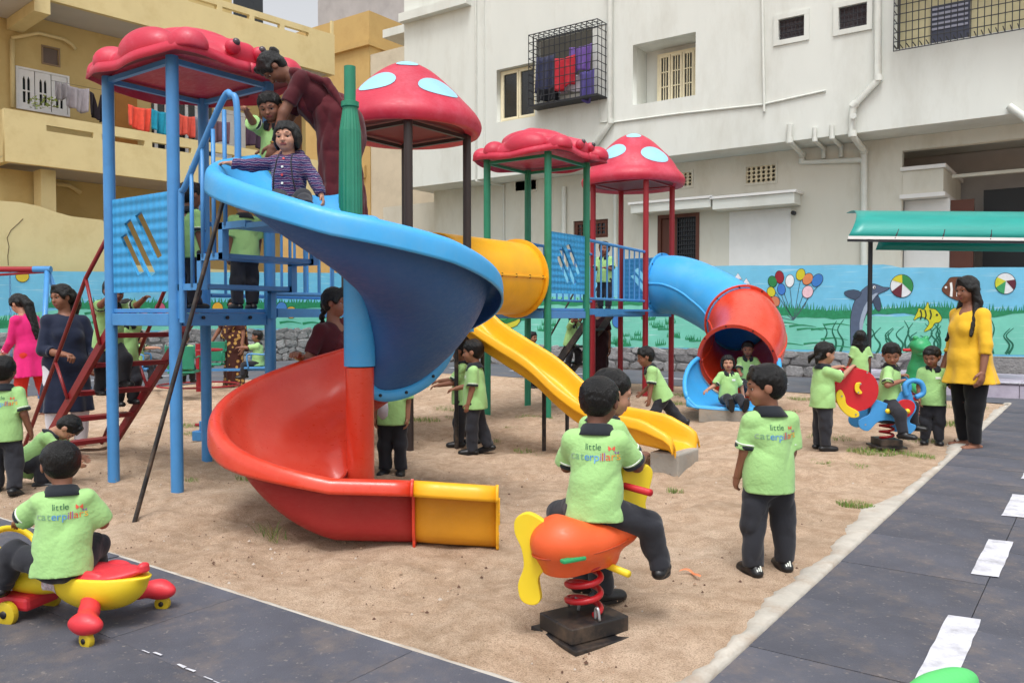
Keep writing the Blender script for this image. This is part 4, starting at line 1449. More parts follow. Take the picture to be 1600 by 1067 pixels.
# beach balls
def ball(cx, cy, r_, cols, rot):
    MU.ell('painted_ball', cx, cy, r_, r_, (226, 230, 232), 2, 0, .9)
    for i, c in enumerate(cols):
        if c is None: continue
        a0 = rot + 2 * PI * i / 6; pts = [(cx + r_ * .05, cy - r_ * .25)]
        for k in range(6):
            a = a0 + (2 * PI / 6) * k / 5; pts.append((cx + r_ * math.cos(a), cy + r_ * math.sin(a)))
        MU.poly('painted_panel', pts, c, 3)
ball(1409, 447, 17.5, [(50, 140, 76), None, (104, 40, 52), None, (214, 204, 50), (50, 140, 76)], -.5)
ball(1571, 443, 16, [(96, 36, 50), None, (60, 160, 100), (206, 210, 60), None, None], -.4)
# striped fish
MU.poly('painted_fish', [(1472, 452), (1480, 441), (1486, 434), (1506, 434), (1520, 441), (1532, 452), (1520, 462), (1504, 464), (1500, 470), (1488, 466), (1478, 460)], (110, 66, 44), 2, 3, .8)
for x in (1484, 1494, 1505):
    MU.poly('painted_band', [(x, 442), (x + 3.5, 441), (x + 5, 452), (x + 4, 464), (x, 463), (x + 1, 452)], (236, 236, 232), 3)
MU.ell('painted_eye', 1478, 449, 2, 2, (235, 235, 235), 3, 0, .5)
MU.poly('painted_fish', [(1471, 496), (1462, 484), (1452, 482), (1450, 472), (1444, 484), (1436, 482), (1434, 487), (1428, 500), (1437, 495), (1448, 498), (1452, 506), (1444, 518), (1456, 512), (1460, 505), (1468, 503)], (206, 204, 44), 2, 3, .8)
for x in (1438, 1445, 1453):
    MU.stroke('painted_band', [(x, 484), (x + 2, 492), (x, 499)], 2.2, (40, 60, 40), 3, False)
MU.ell('painted_eye', 1464, 492, 1.8, 1.8, (30, 30, 30), 3)
# water weeds
for i in range(34):
    x = r0.uniform(1285, 1590); y1 = 553; hgt = r0.uniform(28, 58); s_ = r0.choice((-1, 1)) * r0.uniform(3, 8)
    if 1325 < x < 1352: continue
    MU.stroke('painted_weed', [(x, y1), (x + s_, y1 - hgt * .35), (x - s_ * .5, y1 - hgt * .7), (x + s_ * 1.2, y1 - hgt)], 4.2, DGRP, 1)
# turtle
MU.ell('painted_shell', 790, 496, 24, 15, (36, 122, 62), 2, .1, .8); MU.poly('painted_rim', [(768, 500), (792, 506), (812, 498), (808, 508), (792, 513), (770, 508)], (206, 200, 60), 3, 2, .6)
MU.ell('painted_shell_plate', 786, 494, 8, 7, (60, 150, 84), 3, 0, .6)
MU.ell('painted_ball', 965, 502, 8, 10, (60, 120, 190), 2, 0, .8)

# wall along the yellow house
wall2 = thing('mural_wall', 'sky blue painted wall under the yellow house behind the swing', 'wall')
link('plaster', flat_mesh('plaster', [[(-6, .86), (17.2, .86), (17.2, 2.52), (14, 2.40), (9, 2.21), (4, 2.1), (-6, 2.0)]], .22, mframe((WX - .11, 0, 0), (0, 1, 0), (0, 0, 1), (1, 0, 0))), SKYP, wall2)
b = MB(); b.box((WX - .26, -6, -.05), (WX - .005, 17.2, .858)); b.build('footing', MORTAR, wall2)
stones(wall2, 'X', 6.0, 17.0, .88, 15)
ML = Mural('X', wall2)
ML.poly('painted_meadow', [(-60, 520), (-60, 500), (40, 490), (160, 476), (330, 476), (560, 472), (560, 515), (420, 513), (100, 519)], MINTP, 0)
ML.poly('painted_grass', grass_fringe(-40, 70, lambda x: 500, lambda x: 512, r0, 14, 5), GRP, 1)
ML.poly('painted_grass', grass_fringe(74, 540, lambda x: 472, lambda x: 482, r0, 11, 5), GRP, 1)
for i in range(26):
    x = r0.uniform(80, 520); y = r0.uniform(488, 508)
    ML.stroke('painted_ripple', [(x, y), (x + 16, y - 2), (x + 34, y + 1)], 4, GRP, 1)
ML.ell('painted_ball', 35, 432, 10, 8.5, (214, 190, 60), 2, 0, .8)
for (x, c) in ((262, (222, 170, 54)), (250, (196, 90, 120)), (455, (226, 178, 60)), (340, (226, 170, 50)), (440, (70, 130, 200)), (242, (70, 150, 200))):
    ML.ell('painted_flower', x, r0.uniform(480, 500), 8, 9, c, 2, 0, .7)
# ------------------------------------------------------------------ pale apartment building
PALE = mat('pale_plaster', (215, 218, 212), .9, .045, .7, .25, 14, spec=.15, stretch=(1, 1, .3), dirt=((176, 174, 162), .45, 1.1))
PALE2 = mat('pale_plaster_lower', (212, 210, 198), .9, .05, .8, .25, 14, spec=.15, stretch=(1, 1, .35), dirt=((178, 170, 148), .5, 1.3))
WPAINT = mat('white_paint', (228, 228, 226), .7, .04, 4)
PIPE = mat('painted_pipe', (212, 215, 208), .6, .06, 6, .05, 40)
CREAMF = mat('cream_window_frame', (228, 218, 186), .6, .06, 8)
IRON = mat('dark_iron', (38, 40, 46), .6, .15, 20, .1, 60)
GLASSD = mat('dark_glass', (34, 38, 42), .12, .15, 3, spec=.6)
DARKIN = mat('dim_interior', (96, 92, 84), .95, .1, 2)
WOOD = mat('brown_wood', (92, 50, 36), .6, .2, 3, .3, 30, stretch=(1, 1, .15))
YF, YG = 18.6, 19.6

def rY(pxl, pxr, pyt, pyb, Y):
    a = onY(pxl, pyt, Y); c = onY(pxl, pyb, Y); b_ = onY(pxr, pyt, Y)
    return a.x, b_.x, c.z, a.z
def rloop(r_): return [(r_[0], r_[2]), (r_[1], r_[2]), (r_[1], r_[3]), (r_[0], r_[3])]
def facade(name, outer, holes, Y, th, m, parent):
    return link(name, flat_mesh(name, [outer] + [rloop(h_) for h_ in holes], th, mframe((0, Y + th / 2, 0), (1, 0, 0), (0, 0, 1), (0, -1, 0))), m, parent)

PB = thing('apartment_building', 'pale cream apartment building with caged windows behind the mural wall', 'building')
w_cage = rY(838, 926, 62, 158, YF); w1 = rY(776, 836, 110, 192, YF); w2 = rY(989, 1087, 71, 165, YF)
s1 = rY(1217, 1257, 32, 64, YF); s2 = rY(1311, 1355, 13, 48, YF); wb = rY(1400, 1640, -60, 78, YF)
XL = onY(632, 150, YF).x
facade('upper_wall', [(XL, 5.12), (4.5, 5.12), (4.5, 12.5), (XL, 12.5)], [w_cage, w1, w2, s1, s2, wb], YF, .22, PALE, PB)
g1 = rY(896, 950, 346, 374, YG); g2 = rY(1028, 1093, 337, 440, YG); g3 = (onY(1410, 236, YG).x, 3.5, 1.2, onY(1410, 236, YG).z)
v1 = rY(806, 838, 280, 299, YG); v2 = rY(1060, 1081, 271, 292, YG); v3_ = rY(1166, 1212, 262, 287, YG)
facade('lower_wall', [(XL + .3, 0), (4.5, 0), (4.5, 5.118), (XL + .3, 5.118)], [g1, g2, g3, v1, v2, v3_], YG, .2, PALE2, PB)
b = MB(); b.box((XL, YF + .222, 5.122), (4.5, YG + 3.3, 5.27)); b.build('overhang_slab', PALE, PB)
b = MB(); b.box((XL, YF + .225, 5.275), (XL + .2, YF + 7, 12.5)); b.build('side_wall', PALE, PB)
b = MB(); b.box((XL + .3, YG + .21, 0), (XL + .5, YF + 7, 5.11)); b.build('lower_side_wall', PALE2, PB)
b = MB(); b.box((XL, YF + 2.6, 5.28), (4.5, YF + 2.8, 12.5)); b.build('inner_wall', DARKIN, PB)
b = MB(); b.box((XL + .5, YG + 2.7, 0), (4.5, YG + 2.9, 5.1)); b.build('inner_wall', mat('porch_plaster', (186, 182, 180), .9, .06), PB)
b = MB(); b.box((XL - 1.4, YF + .5, 10.05), (XL - .005, YF + 6, 10.3)); b.box((XL - .004, YF - .25, 10.05), (XL + 2.6, YF - .004, 10.3)); b.build('balcony_slab', PALE, PB)
b = MB(); b.box((XL - 2.5, YG + .6, 3.3), (XL + .29, YG + .75, 4.9)); b.build('boundary_wall', PALE2, PB)

def grille(name, parent, r_, Y, nx_, nz_, t, m=IRON):
    b = MB()
    x0, x1, z0, z1 = r_
    for i in range(nx_ + 1):
        x = x0 + (x1 - x0) * i / nx_; b.beam((x, Y, z0), (x, Y, z1), t, t, (0, 1, 0))
    for i in range(nz_ + 1):
        z = z0 + (z1 - z0) * i / nz_; b.beam((x0, Y - t * 1.02, z), (x1, Y - t * 1.02, z), t, t)
    return b.build(name, m, parent)

def casement(parent, r_, Y, n, m=CREAMF, bars=3, rows=3, pane=GLASSD):
    """window in an opening: outer frame, n leaves, each with a pane and bars"""
    x0, x1, z0, z1 = r_
    wi = MB(); t = .05
    wi.box((x0, Y, z0), (x1, Y + .06, z0 + t)); wi.box((x0, Y, z1 - t), (x1, Y + .06, z1))
    wi.box((x0, Y, z0 + t), (x0 + t, Y + .06, z1 - t)); wi.box((x1 - t, Y, z0 + t), (x1, Y + .06, z1 - t))
    wo_ = wi.build('window', m, parent)
    lw = (x1 - x0 - 2 * t) / n
    for i in range(n):
        a = x0 + t + lw * i + .008; c = a + lw - .016; f_ = MB(); q = .055
        f_.box((a, Y - .012, z0 + t), (c, Y + .03, z0 + t + q)); f_.box((a, Y - .012, z1 - t - q), (c, Y + .03, z1 - t))
        f_.box((a, Y - .012, z0 + t + q), (a + q, Y + .03, z1 - t - q)); f_.box((c - q, Y - .012, z0 + t + q), (c, Y + .03, z1 - t - q))
        for k in range(1, bars):
            x = a + q + (c - a - 2 * q) * k / bars; f_.box((x - .012, Y - .005, z0 + t + q), (x + .012, Y + .02, z1 - t - q))
        for k in range(1, rows):
            z = z0 + t + q + (z1 - z0 - 2 * t - 2 * q) * k / rows; f_.box((a + q, Y - .007, z - .012), (c - q, Y + .018, z + .012))
        f_.build('leaf', m, wo_)
        p = MB(); p.box((a + q, Y + .035, z0 + t), (c - q, Y + .045, z1 - t)); p.build('pane', pane, wo_)
    return wo_
# caged window with washing inside
cg = thing('window_cage', 'dark iron cage full of washing on the pale wall', 'window cage')
x0, x1, z0, z1 = rY(826, 934, 56, 166, YF - .45)
grille('front_grille', cg, (x0, x1, z0, z1), YF - .45, 13, 9, .016)
for zz in (z0, z1):
    b = MB()
    for i in range(14):
        x = x0 + (x1 - x0) * i / 13; b.beam((x, YF - .45, zz), (x, YF - .004, zz), .014, .014)
    for k in range(4): b.beam((x0, YF - .45 + .148 * k, zz), (x1, YF - .45 + .148 * k, zz), .013, .013)
    b.build('end_grille', IRON, cg)
for xx in (x0, x1):
    b = MB()
    for i in range(10): b.beam((xx, YF - .45, z0 + (z1 - z0) * i / 9), (xx, YF - .004, z0 + (z1 - z0) * i / 9), .014, .014)
    for k in range(3): b.beam((xx, YF - .45 + .2 * k, z0), (xx, YF - .45 + .2 * k, z1), .014, .014)
    b.build('side_grille', IRON, cg)
b = MB(); b.box((x0 - .02, YF - .47, z0 - .035), (x1 + .02, YF - .003, z0 - .012)); b.build('tray', IRON, cg)

CLOTHN = {}
def cloth(c):
    if c not in CLOTHN: CLOTHN[c] = fabric('washing', c, .9, .15, .4, 8)
    return CLOTHN[c]
def hang(label, p, ex, w_, h_, c, seed, skew=0, cat='cloth', group=None, name='washing', notch=0):
    """cloth pegged over a line: wavy sheet from p (top left) along ex"""
    rs = random.Random(seed); ex = Vector(ex).normalized(); n = Vector((ex.y, -ex.x, 0))
    nu, nv = 26, 10; rings = []
    ph = [rs.uniform(0, 6) for _ in range(4)]
    for j in range(nv + 1):
        v = j / nv; row = []
        for i in range(nu + 1):
            u_ = i / nu
            amp = .055 * (.3 + v)
            off = amp * (math.sin(u_ * 12 + ph[0]) + .6 * math.sin(u_ * 23 + ph[1] + v * 2))
            sag = .04 * math.sin(PI * u_) + (notch * max(0, 1 - abs(u_ - .5) * 5) * (1 - v))
            row.append(Vector(p) + ex * (w_ * u_ * (1 - .06 * v)) + n * off + Vector((0, 0, -h_ * v * (1 + .08 * math.sin(u_ * 5 + ph[2])) - sag + skew * u_)))
        rings.append(row)
    b = MB(); b.loft(rings)
    o = b.build(name, cloth(c), None, True, solid=.006)
    return tag(o, label, cat, group)
W3 = YF - .25
def hangY(px, py, wpx, hpx, c, seed, label, dy=0, **k):
    a = onY(px, py, W3 + dy); e = onY(px + wpx, py, W3 + dy); c_ = onY(px, py + hpx, W3 + dy)
    return hang(label, a, (1, 0, 0), e.x - a.x, a.z - c_.z, c, seed, **k)
G_W = 'washing inside the window cage'
hangY(838, 90, 30, 62, (62, 66, 92), 1, 'dark grey blue sheet hanging at one side of the window cage', .1, group=G_W)
hangY(866, 92, 32, 48, (196, 52, 66), 2, 'bright red garment in the middle of the window cage', -.08, group=G_W)
hangY(890, 75, 36, 40, (120, 92, 168), 3, 'purple cloth hanging high in the window cage', .06, group=G_W)
hangY(868, 122, 48, 26, (214, 210, 222), 4, 'white sheet hanging low in the window cage', .14, group=G_W)
hangY(905, 112, 24, 46, (92, 84, 150), 5, 'violet cloth hanging low beside the white sheet in the cage', .02, group=G_W)
hangY(838, 140, 34, 20, (28, 30, 36), 6, 'black cloth lying low in the window cage', -.05, group=G_W)
# windows
casement(PB, (w1[0] + .02, w1[1] - .02, w1[2] + .02, w1[3] - .02), YF + .16, 2, bars=1, rows=1)
casement(PB, (w2[0] + (w2[1] - w2[0]) * .22, w2[1] - .25, w2[2] + .03, w2[3] - .15), YF + .62, 3)
b = MB()
b.box((w2[0], YF + .23, w2[2] - .06), (w2[1], YF + .75, w2[2] - .001)); b.box((w2[0], YF + .23, w2[3] + .001), (w2[1], YF + .75, w2[3] + .06))
b.box((w2[0] - .06, YF + .23, w2[2]), (w2[0] - .001, YF + .75, w2[3])); b.box((w2[1] + .001, YF + .23, w2[2]), (w2[1] + .06, YF + .75, w2[3]))
b.box((w2[0], YF + .76, w2[2] - .05), (w2[1], YF + .8, w2[3] + .05))
b.build('window_niche', PALE, PB)
for s_ in (s1, s2):
    f_ = MB(); x0, x1, z0, z1 = s_; q = .11
    f_.box((x0 - q, YF - .035, z0 - q), (x1 + q, YF - .002, z0 - .002)); f_.box((x0 - q, YF - .035, z1 + .002), (x1 + q, YF - .002, z1 + q))
    f_.box((x0 - q, YF - .034, z0 - .001), (x0 - .002, YF - .002, z1 + .001)); f_.box((x1 + .002, YF - .034, z0 - .001), (x1 + q, YF - .002, z1 + .001))
    wo_ = f_.build('window', PALE, PB)
    for k in range(6):
        z = z0 + (z1 - z0) * (k + .5) / 6
        l_ = MB(); l_.box((x0 + .01, -.004, -.045), (x1 - .01, .004, .045), Matrix.Translation((0, YF + .10, z)) @ Matrix.Rotation(R(38), 4, 'X')); l_.build('louvre', mat('louvre_glass', (92, 86, 92), .3, .2, 5), wo_)
    grille('grille', wo_, (x0 + .02, x1 - .02, z0 + .02, z1 - .02), YF + .03, 6, 3, .012)
# long barred opening
gr = grille('window_grille', PB, (onY(1396, 81, YF - .3).x, 1.2, onY(1396, 81, YF - .3).z, 9.5), YF - .3, 42, 16, .016)
b = MB()
xg = onY(1396, 81, YF - .3).x
for i in range(16): b.beam((xg, YF - .3, 6.75 + i * .17), (xg, YF - .003, 6.75 + i * .17), .014, .014)
for i in range(40): b.beam((xg + i * .12, YF - .3, 6.73), (xg + i * .12, YF - .003, 6.73), .014, .014)
b.build('grille_return', IRON, PB)
b = MB(); b.box((wb[0], YF + .5, wb[2]), (1.5, YF + .55, wb[3])); b.build('recess_wall', mat('recess_cream', (206, 198, 160), .9), PB)
dd = rY(1455, 1516, 12, 74, YF + .48)
do = MB(); do.box((dd[0], YF + .44, dd[2] - .3), (dd[1], YF + .49, dd[3])); do_ = do.build('window', mat('slate_shutter', (62, 66, 84), .5, .1), PB)
for k in range(5):
    l_ = MB(); zz = dd[3] - .1 - k * .1; l_.box((dd[0] + .03, YF + .42, zz), (dd[1] - .03, YF + .437, zz + .045)); l_.build('slat', mat('pale_slat', (150, 152, 170), .5), do_)
# ground floor openings
casement(PB, g1, YG + .05, 2, WOOD, 3, 3)
b = MB(); x0, x1, z0, z1 = g2
b.box((x0, YG - .02, z0), (x0 + .09, YG + .12, z1)); b.box((x1 - .09, YG - .02, z0), (x1, YG + .12, z1)); b.box((x0 + .091, YG - .02, z1 - .09), (x1 - .091, YG + .12, z1))
d_ = b.build('door_frame', WOOD, PB)
b = MB(); b.box((x0 + .1, YG + .04, z0), (x0 + (x1 - x0) * .45, YG + .08, z1 - .1)); b.build('door', WOOD, PB)
grille('door_grille', PB, (x0 + (x1 - x0) * .46, x1 - .1, z0, z1 - .1), YG + .05, 8, 14, .02)
b = MB(); b.box((x0 + .1, YG + .14, z0), (x1 - .1, YG + .16, z1)); b.build('door_back', GLASSD, PB)
for (l, r_, t_, bt) in ((985, 1110, 318, 334), (1113, 1241, 309, 328)):
    q = rY(l, r_, t_, bt, YG - .5)
    b = MB(); b.box((q[0], YG - .5, q[2]), (q[1], YG - .003, q[3] - .04)); o = b.build('sunshade', PALE, PB, bevel=.01)
    b = MB(); b.box((q[0] - .05, YG - .55, q[3] - .038), (q[1] + .05, YG - .004, q[3] + .02)); b.build('cap_moulding', WPAINT, PB)
q = rY(1140, 1236, 332, 440, YG)
b = MB(); b.box((q[0], YG - .012, q[2]), (q[1], YG - .003, q[3])); b.build('whitewashed_panel', WPAINT, PB)
JALI = mat('jali_cream', (214, 204, 176), .9, .08, 8)
for v_ in (v1, v2, v3_):
    x0, x1, z0, z1 = v_
    holes = []; n = max(3, int((x1 - x0) / .11)); m_ = 4; r_ = .42 * min((x1 - x0) / n, (z1 - z0) / m_)
    for j in range(m_):
        for i in range(n):
            cx = x0 + (x1 - x0) * (i + .5 + (.0 if j % 2 else .0)) / n; cz = z0 + (z1 - z0) * (j + .5) / m_
            holes.append([(cx + r_ * math.cos(2 * PI * k / 8), cz + r_ * math.sin(2 * PI * k / 8)) for k in range(8)])
    me = flat_mesh('jali_vent', [rloop((x0, x1, z0, z1))] + holes, .06, mframe((0, YG + .05, 0), (1, 0, 0), (0, 0, 1), (0, -1, 0)))
    link('jali_vent', me, JALI, PB)
    b = MB(); b.box((x0 - .05, YG - .02, z0 - .06), (x1 + .05, YG - .003, z0 - .002)); b.box((x0 - .05, YG - .02, z1 + .002), (x1 + .05, YG - .003, z1 + .06))
    b.box((x0 - .05, YG - .019, z0), (x0 - .002, YG - .003, z1)); b.box((x1 + .002, YG - .019, z0), (x1 + .05, YG - .003, z1)); b.build('vent_frame', PALE2, PB)
# stair landing in the big opening
xa, xb = g3[0], onY(1474, 265, YG).x
za, zb = onY(1410, 268, YG).z, onY(1410, 305, YG).z
b = MB(); b.box((xa, YG + .02, zb), (xb, YG + .14, za)); b.build('landing_parapet', PALE2, PB)
b = MB(); b.box((xb - .12, YG + .15, zb), (xb - .002, YG + 2.6, za)); b.build('landing_return', PALE2, PB)
b = MB(); b.box((xa - .03, YG - .05, za + .002), (xb + .05, YG + .19, za + .08)); b.box((xb - .16, YG + .192, za + .002), (xb + .05, YG + 2.6, za + .08)); b.build('coping', WPAINT, PB)
b = MB(); b.box((xa - .03, YG - .08, zb - .09), (xb + .05, YG + 2.6, zb - .002)); b.build('landing_slab', WPAINT, PB)
b = MB(); b.box((xa + .002, YG + .3, 1.2), (xa + .9, YG + .4, zb - .1)); b.build('porch_wall', WPAINT, PB)
b = MB(); b.box((xa + .91, YG + .32, 1.2), (xa + 1.35, YG + .38, zb - .15)); b.build('shutter', WOOD, PB)
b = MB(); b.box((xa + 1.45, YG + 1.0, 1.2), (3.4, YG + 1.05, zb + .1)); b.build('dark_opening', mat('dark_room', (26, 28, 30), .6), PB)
b = MB(); b.box((xa + .9, YG + .5, zb + .35), (3.4, YG + .6, zb + .42)); b.build('ledge', PALE2, PB)
# pipes
def pipeY(pts, r_, Y=YF, off=None, name='downpipe'):
    b = MB(); P_ = []
    for q in pts:
        px, py = q[0], q[1]; yy = (q[2] if len(q) > 2 else Y) - (off or r_ * 1.15)
        P_.append(onY(px, py, yy))
    b.tube(P_, r_, 10)
    for i in range(1, len(P_) - 1):
        d0 = (P_[i] - P_[i - 1]).normalized(); b.cyl(P_[i] - d0 * r_ * 1.2, P_[i] + d0 * r_ * .4, r_ * 1.18, 10)
    return b.build(name, PIPE, PB, True, angle=50)
pipeY([(1372, -60), (1372, 125), (1333, 166), (1332, 212), (1350, 236, YG), (1350, 430, YG)], .075)
pipeY([(1234, 195), (1234, 222), (1254, 242, YG), (1253, 254, YG), (1352, 250, YG)], .065)
pipeY([(1273, 200), (1273, 220), (1287, 232, YG), (1287, 248, YG)], .05)
pipeY([(1300, 196), (1300, 216), (1314, 229, YG), (1314, 246, YG)], .05)
pipeY([(953, -60), (954, 192), (926, 232), (925, 262, YG)], .07)
pipeY([(881, 292, YG), (881, 430, YG)], .07); pipeY([(961, 300, YG), (961, 430, YG)], .05)
pipeY([(743, -60), (744, 283), (787, 290, YG), (787, 430, YG)], .03)
pipeY([(756, -60), (757, 245)], .018); pipeY([(1190, -60), (1194, 175)], .03)
pipeY([(955, 192), (1060, 178), (1190, 164), (1290, 142)], .022); pipeY([(935, 152), (938, 192), (955, 190)], .015)
pipeY([(1576, 166), (1610, 190)], .07)
b = MB(); c_ = onY(1334, 182, YF - .16); b.cyl(c_, c_ + Vector((0, -.04, 0)), .06, 14); b.build('pipe_cap', PIPE, PB)
b = MB(); c_ = onY(1240, 333, YG - .1); b.lathe([(.0, -.08), (.05, -.06), (.05, .06), (.0, .08)], c_, 10, (0, 1, 0)); b.build('wall_lamp', IRON, PB)

# ------------------------------------------------------------------ yellow house
YEL = mat('yellow_plaster', (216, 199, 150), .9, .05, .8, .15, 16, spec=.15, dirt=((178, 152, 96), .4, 1.2))
YEL2 = mat('deep_yellow_plaster', (200, 178, 124), .9, .06, .8, .15, 16, spec=.15, dirt=((168, 136, 76), .4, 1.2))
SOFF = mat('soffit_grey', (186, 182, 178), .95, .05, 1.5)
_d = ray(1950, 493); _d.z = 0; UX = _d.normalized(); UN = Vector((UX.y, -UX.x, 0))   # UN points out to the yard
q0 = atd(100, 300, 20.2)
HO = Vector((q0.x, q0.y, 0))
YH = thing('yellow_house', 'yellow plastered house with long balconies hung with washing', 'house', HO, math.atan2(UX.y, UX.x))
def yl(px, py, off=0.0):
    """pixel -> (s along the front, z) on the plane off metres behind the balcony front"""
    p = onplane(px, py, HO - UN * off, UN)
    return ((p - HO).dot(UX), p.z)
def ybox(s0, s1, d0, d1, z0, z1):
    b = MB(); b.box((s0, d0, z0), (s1, d1, z1)); return b          # local: x along front, y into the house
def yface(name, outer, holes, off, th, m):
    return link(name, flat_mesh(name, [outer] + holes, th, mframe((0, off + th / 2, 0), (1, 0, 0), (0, 0, 1), (0, -1, 0))), m, YH)
sL = yl(7, 210)[0]; sR = yl(523, 90)[0]
zb1, zt1 = yl(130, 267)[1], yl(130, 190)[1]
zb2 = yl(300, 59)[1]; zt2 = yl(523, 60)[1]
def slots(s0, s1, z0, z1, step, ln):
    out = []; s = s0
    while s + ln < s1:
        out.append([(s, z0), (s + ln, z0), (s + ln, z1), (s, z1)]); s += step
    return out
zt1 = zb1 + 1.22
yface('lower_balcony_front', [(sL, zb1), (sR, zb1), (sR, zt1), (sL, zt1)], slots(sL + .9, sR - .3, zt1 - .38, zt1 - .24, 1.28, 1.08), 0, .14, YEL)
zt2 = zb2 + 1.25
yface('upper_balcony_front', [(sL - 4, zb2), (sR, zb2), (sR, zt2), (sL - 4, zt2)], slots(sL + 1.5, sR - .2, zt2 - .30, zt2 - .17, 1.0, .84), 0, .14, YEL)
ybox(sL, sL + .14, .145, 1.5, zb1, zt1).build('balcony_return', YEL, YH)
ybox(sR - .14, sR, .145, 1.6, zb1, zt1).build('balcony_return', YEL, YH)
ybox(sR - .14, sR, .145, 1.6, zb2, zt2).build('balcony_return', YEL, YH)
ybox(sL, sR - .15, .146, 2.9, zb1 + .12, zb1 + .145).build('balcony_floor', SOFF, YH)
ybox(sL - 4, sR - .15, .146, 2.9, zb2 + .02, zb2 + .14).build('balcony_floor', SOFF, YH)
def lrect(pxl, pxr, pyt, pyb, off):
    a = yl(pxl, pyt, off); c = yl(pxl, pyb, off); e = yl(pxr, pyt, off); return (a[0], e[0], c[1], a[1])
BW = 1.6
win = lrect(27, 104, 107, 167, BW); ven = lrect(67, 91, 73, 98, BW); dor = lrect(179, 196, 140, 260, BW)
d2 = lrect(333, 382, 168, 270, BW)
yface('house_wall', [(sL - 4, zb1 + .15), (sR + .0, zb1 + .15), (sR + .0, zb2 + .016), (sL - 4, zb2 + .016)], [rloop(win), rloop(ven)], BW, .15, YEL2)
yface('upper_house_wall', [(sL - 4, zb2 + .15), (sR - 2.6, zb2 + .15), (sR - 2.6, zb2 + 3.2), (sL - 4, zb2 + 3.2)], [], BW, .15, YEL2)
yface('lower_house_wall', [(sL - 4, 0), (sR - .3, 0), (sR - .3, zb1 + .115), (sL - 4, zb1 + .115)], [], BW + 1.0, .15, YEL2)
# white window with arched lights
x0, x1, z0, z1 = win
WHT = mat('white_joinery', (222, 224, 226), .6, .05, 6)
b = MB(); b.box((x0 - .05, BW - .05, z0 - .05), (x1 + .05, BW - .003, z0)); b.box((x0 - .05, BW - .05, z1), (x1 + .05, BW - .003, z1 + .05)); b.box((x0 - .05, BW - .05, z0 + .001), (x0 - .001, BW - .003, z1 - .001)); b.box((x1 + .001, BW - .05, z0 + .001), (x1 + .05, BW - .003, z1 - .001))
wo_ = b.build('window', WHT, YH)
lw = (x1 - x0) / 3
for i in range(3):
    a = x0 + lw * i + .01; c = x0 + lw * (i + 1) - .01; m_ = (a + c) / 2; hh_ = (z1 - z0)
    def arch(u0, u1, zlo, zhi, rise): return [(u0, zlo), (u1, zlo), (u1, zhi), ((u0 * .35 + u1 * .65), zhi + rise * .7), ((u0 + u1) / 2, zhi + rise), ((u0 * .65 + u1 * .35), zhi + rise * .7), (u0, zhi)]
    holes = []
    wq = lw * .22
    holes.append(arch(m_ - wq, m_ - .02, z0 + hh_ * .47, z0 + hh_ * .74, hh_ * .1)); holes.append(arch(m_ + .02, m_ + wq, z0 + hh_ * .47, z0 + hh_ * .74, hh_ * .1))
    for (p, q) in ((m_ - wq, m_ - .02), (m_ + .02, m_ + wq)): holes.append([(p, z0 + hh_ * .14), (q, z0 + hh_ * .14), (q, z0 + hh_ * .43), (p, z0 + hh_ * .43)])
    me = flat_mesh('leaf', [[(a, z0), (c, z0), (c, z1), (a, z1)]] + holes, .04, mframe((0, BW + .0, 0), (1, 0, 0), (0, 0, 1), (0, -1, 0)))
    link('leaf', me, WHT, wo_)
b = MB(); b.box((x0, BW + .06, z0), (x1, BW + .08, z1)); b.build('pane', GLASSD, wo_)
x0, x1, z0, z1 = ven
b = MB(); b.box((x0, BW + .04, z0), (x1, BW + .07, z1)); b.build('vent', mat('vent_grey', (104, 92, 86), .8, .1), YH)
b = MB()
for (p, q) in (((x0 - .04, z0 - .04), (x1 + .04, z0)), ((x0 - .04, z1), (x1 + .04, z1 + .04))): b.box((p[0], BW - .02, p[1]), (q[0], BW - .003, q[1]))
b.box((x0 - .04, BW - .019, z0), (x0, BW - .003, z1)); b.box((x1, BW - .019, z0), (x1 + .04, BW - .003, z1)); b.build('vent_frame', mat('vent_frame', (140, 120, 96), .8), YH)
x0, x1, z0, z1 = dor; b = MB(); b.box((x0, BW - .04, zb1 + .15), (x1 + .3, BW - .003, z1)); b.build('door', mat('ochre_door', (168, 112, 44), .6, .1), YH)
x0, x1, z0, z1 = d2; b = MB(); b.box((x0, BW - .04, zb1 + .15), (x1, BW - .003, z1)); b.build('door', WHT, YH)
q = lrect(236, 330, 150, 250, BW); b = MB(); b.box((q[0], BW - .03, zb1 + .15), (q[1], BW - .003, q[3])); wn = b.build('window', GLASSD, YH)
for k in range(6):
    s = q[0] + (q[1] - q[0]) * (k + .2) / 6; b = MB(); b.box((s, BW - .06, zb1 + .3), (s + .09, BW - .031, q[3])); b.build('mullion', WHT, wn)
q = lrect(405, 470, 165, 240, BW); b = MB(); b.box((q[0], BW - .04, zb1 + .15), (q[1], BW - .003, q[3])); b.build('window', mat('brown_shutter', (110, 74, 50), .7), YH)
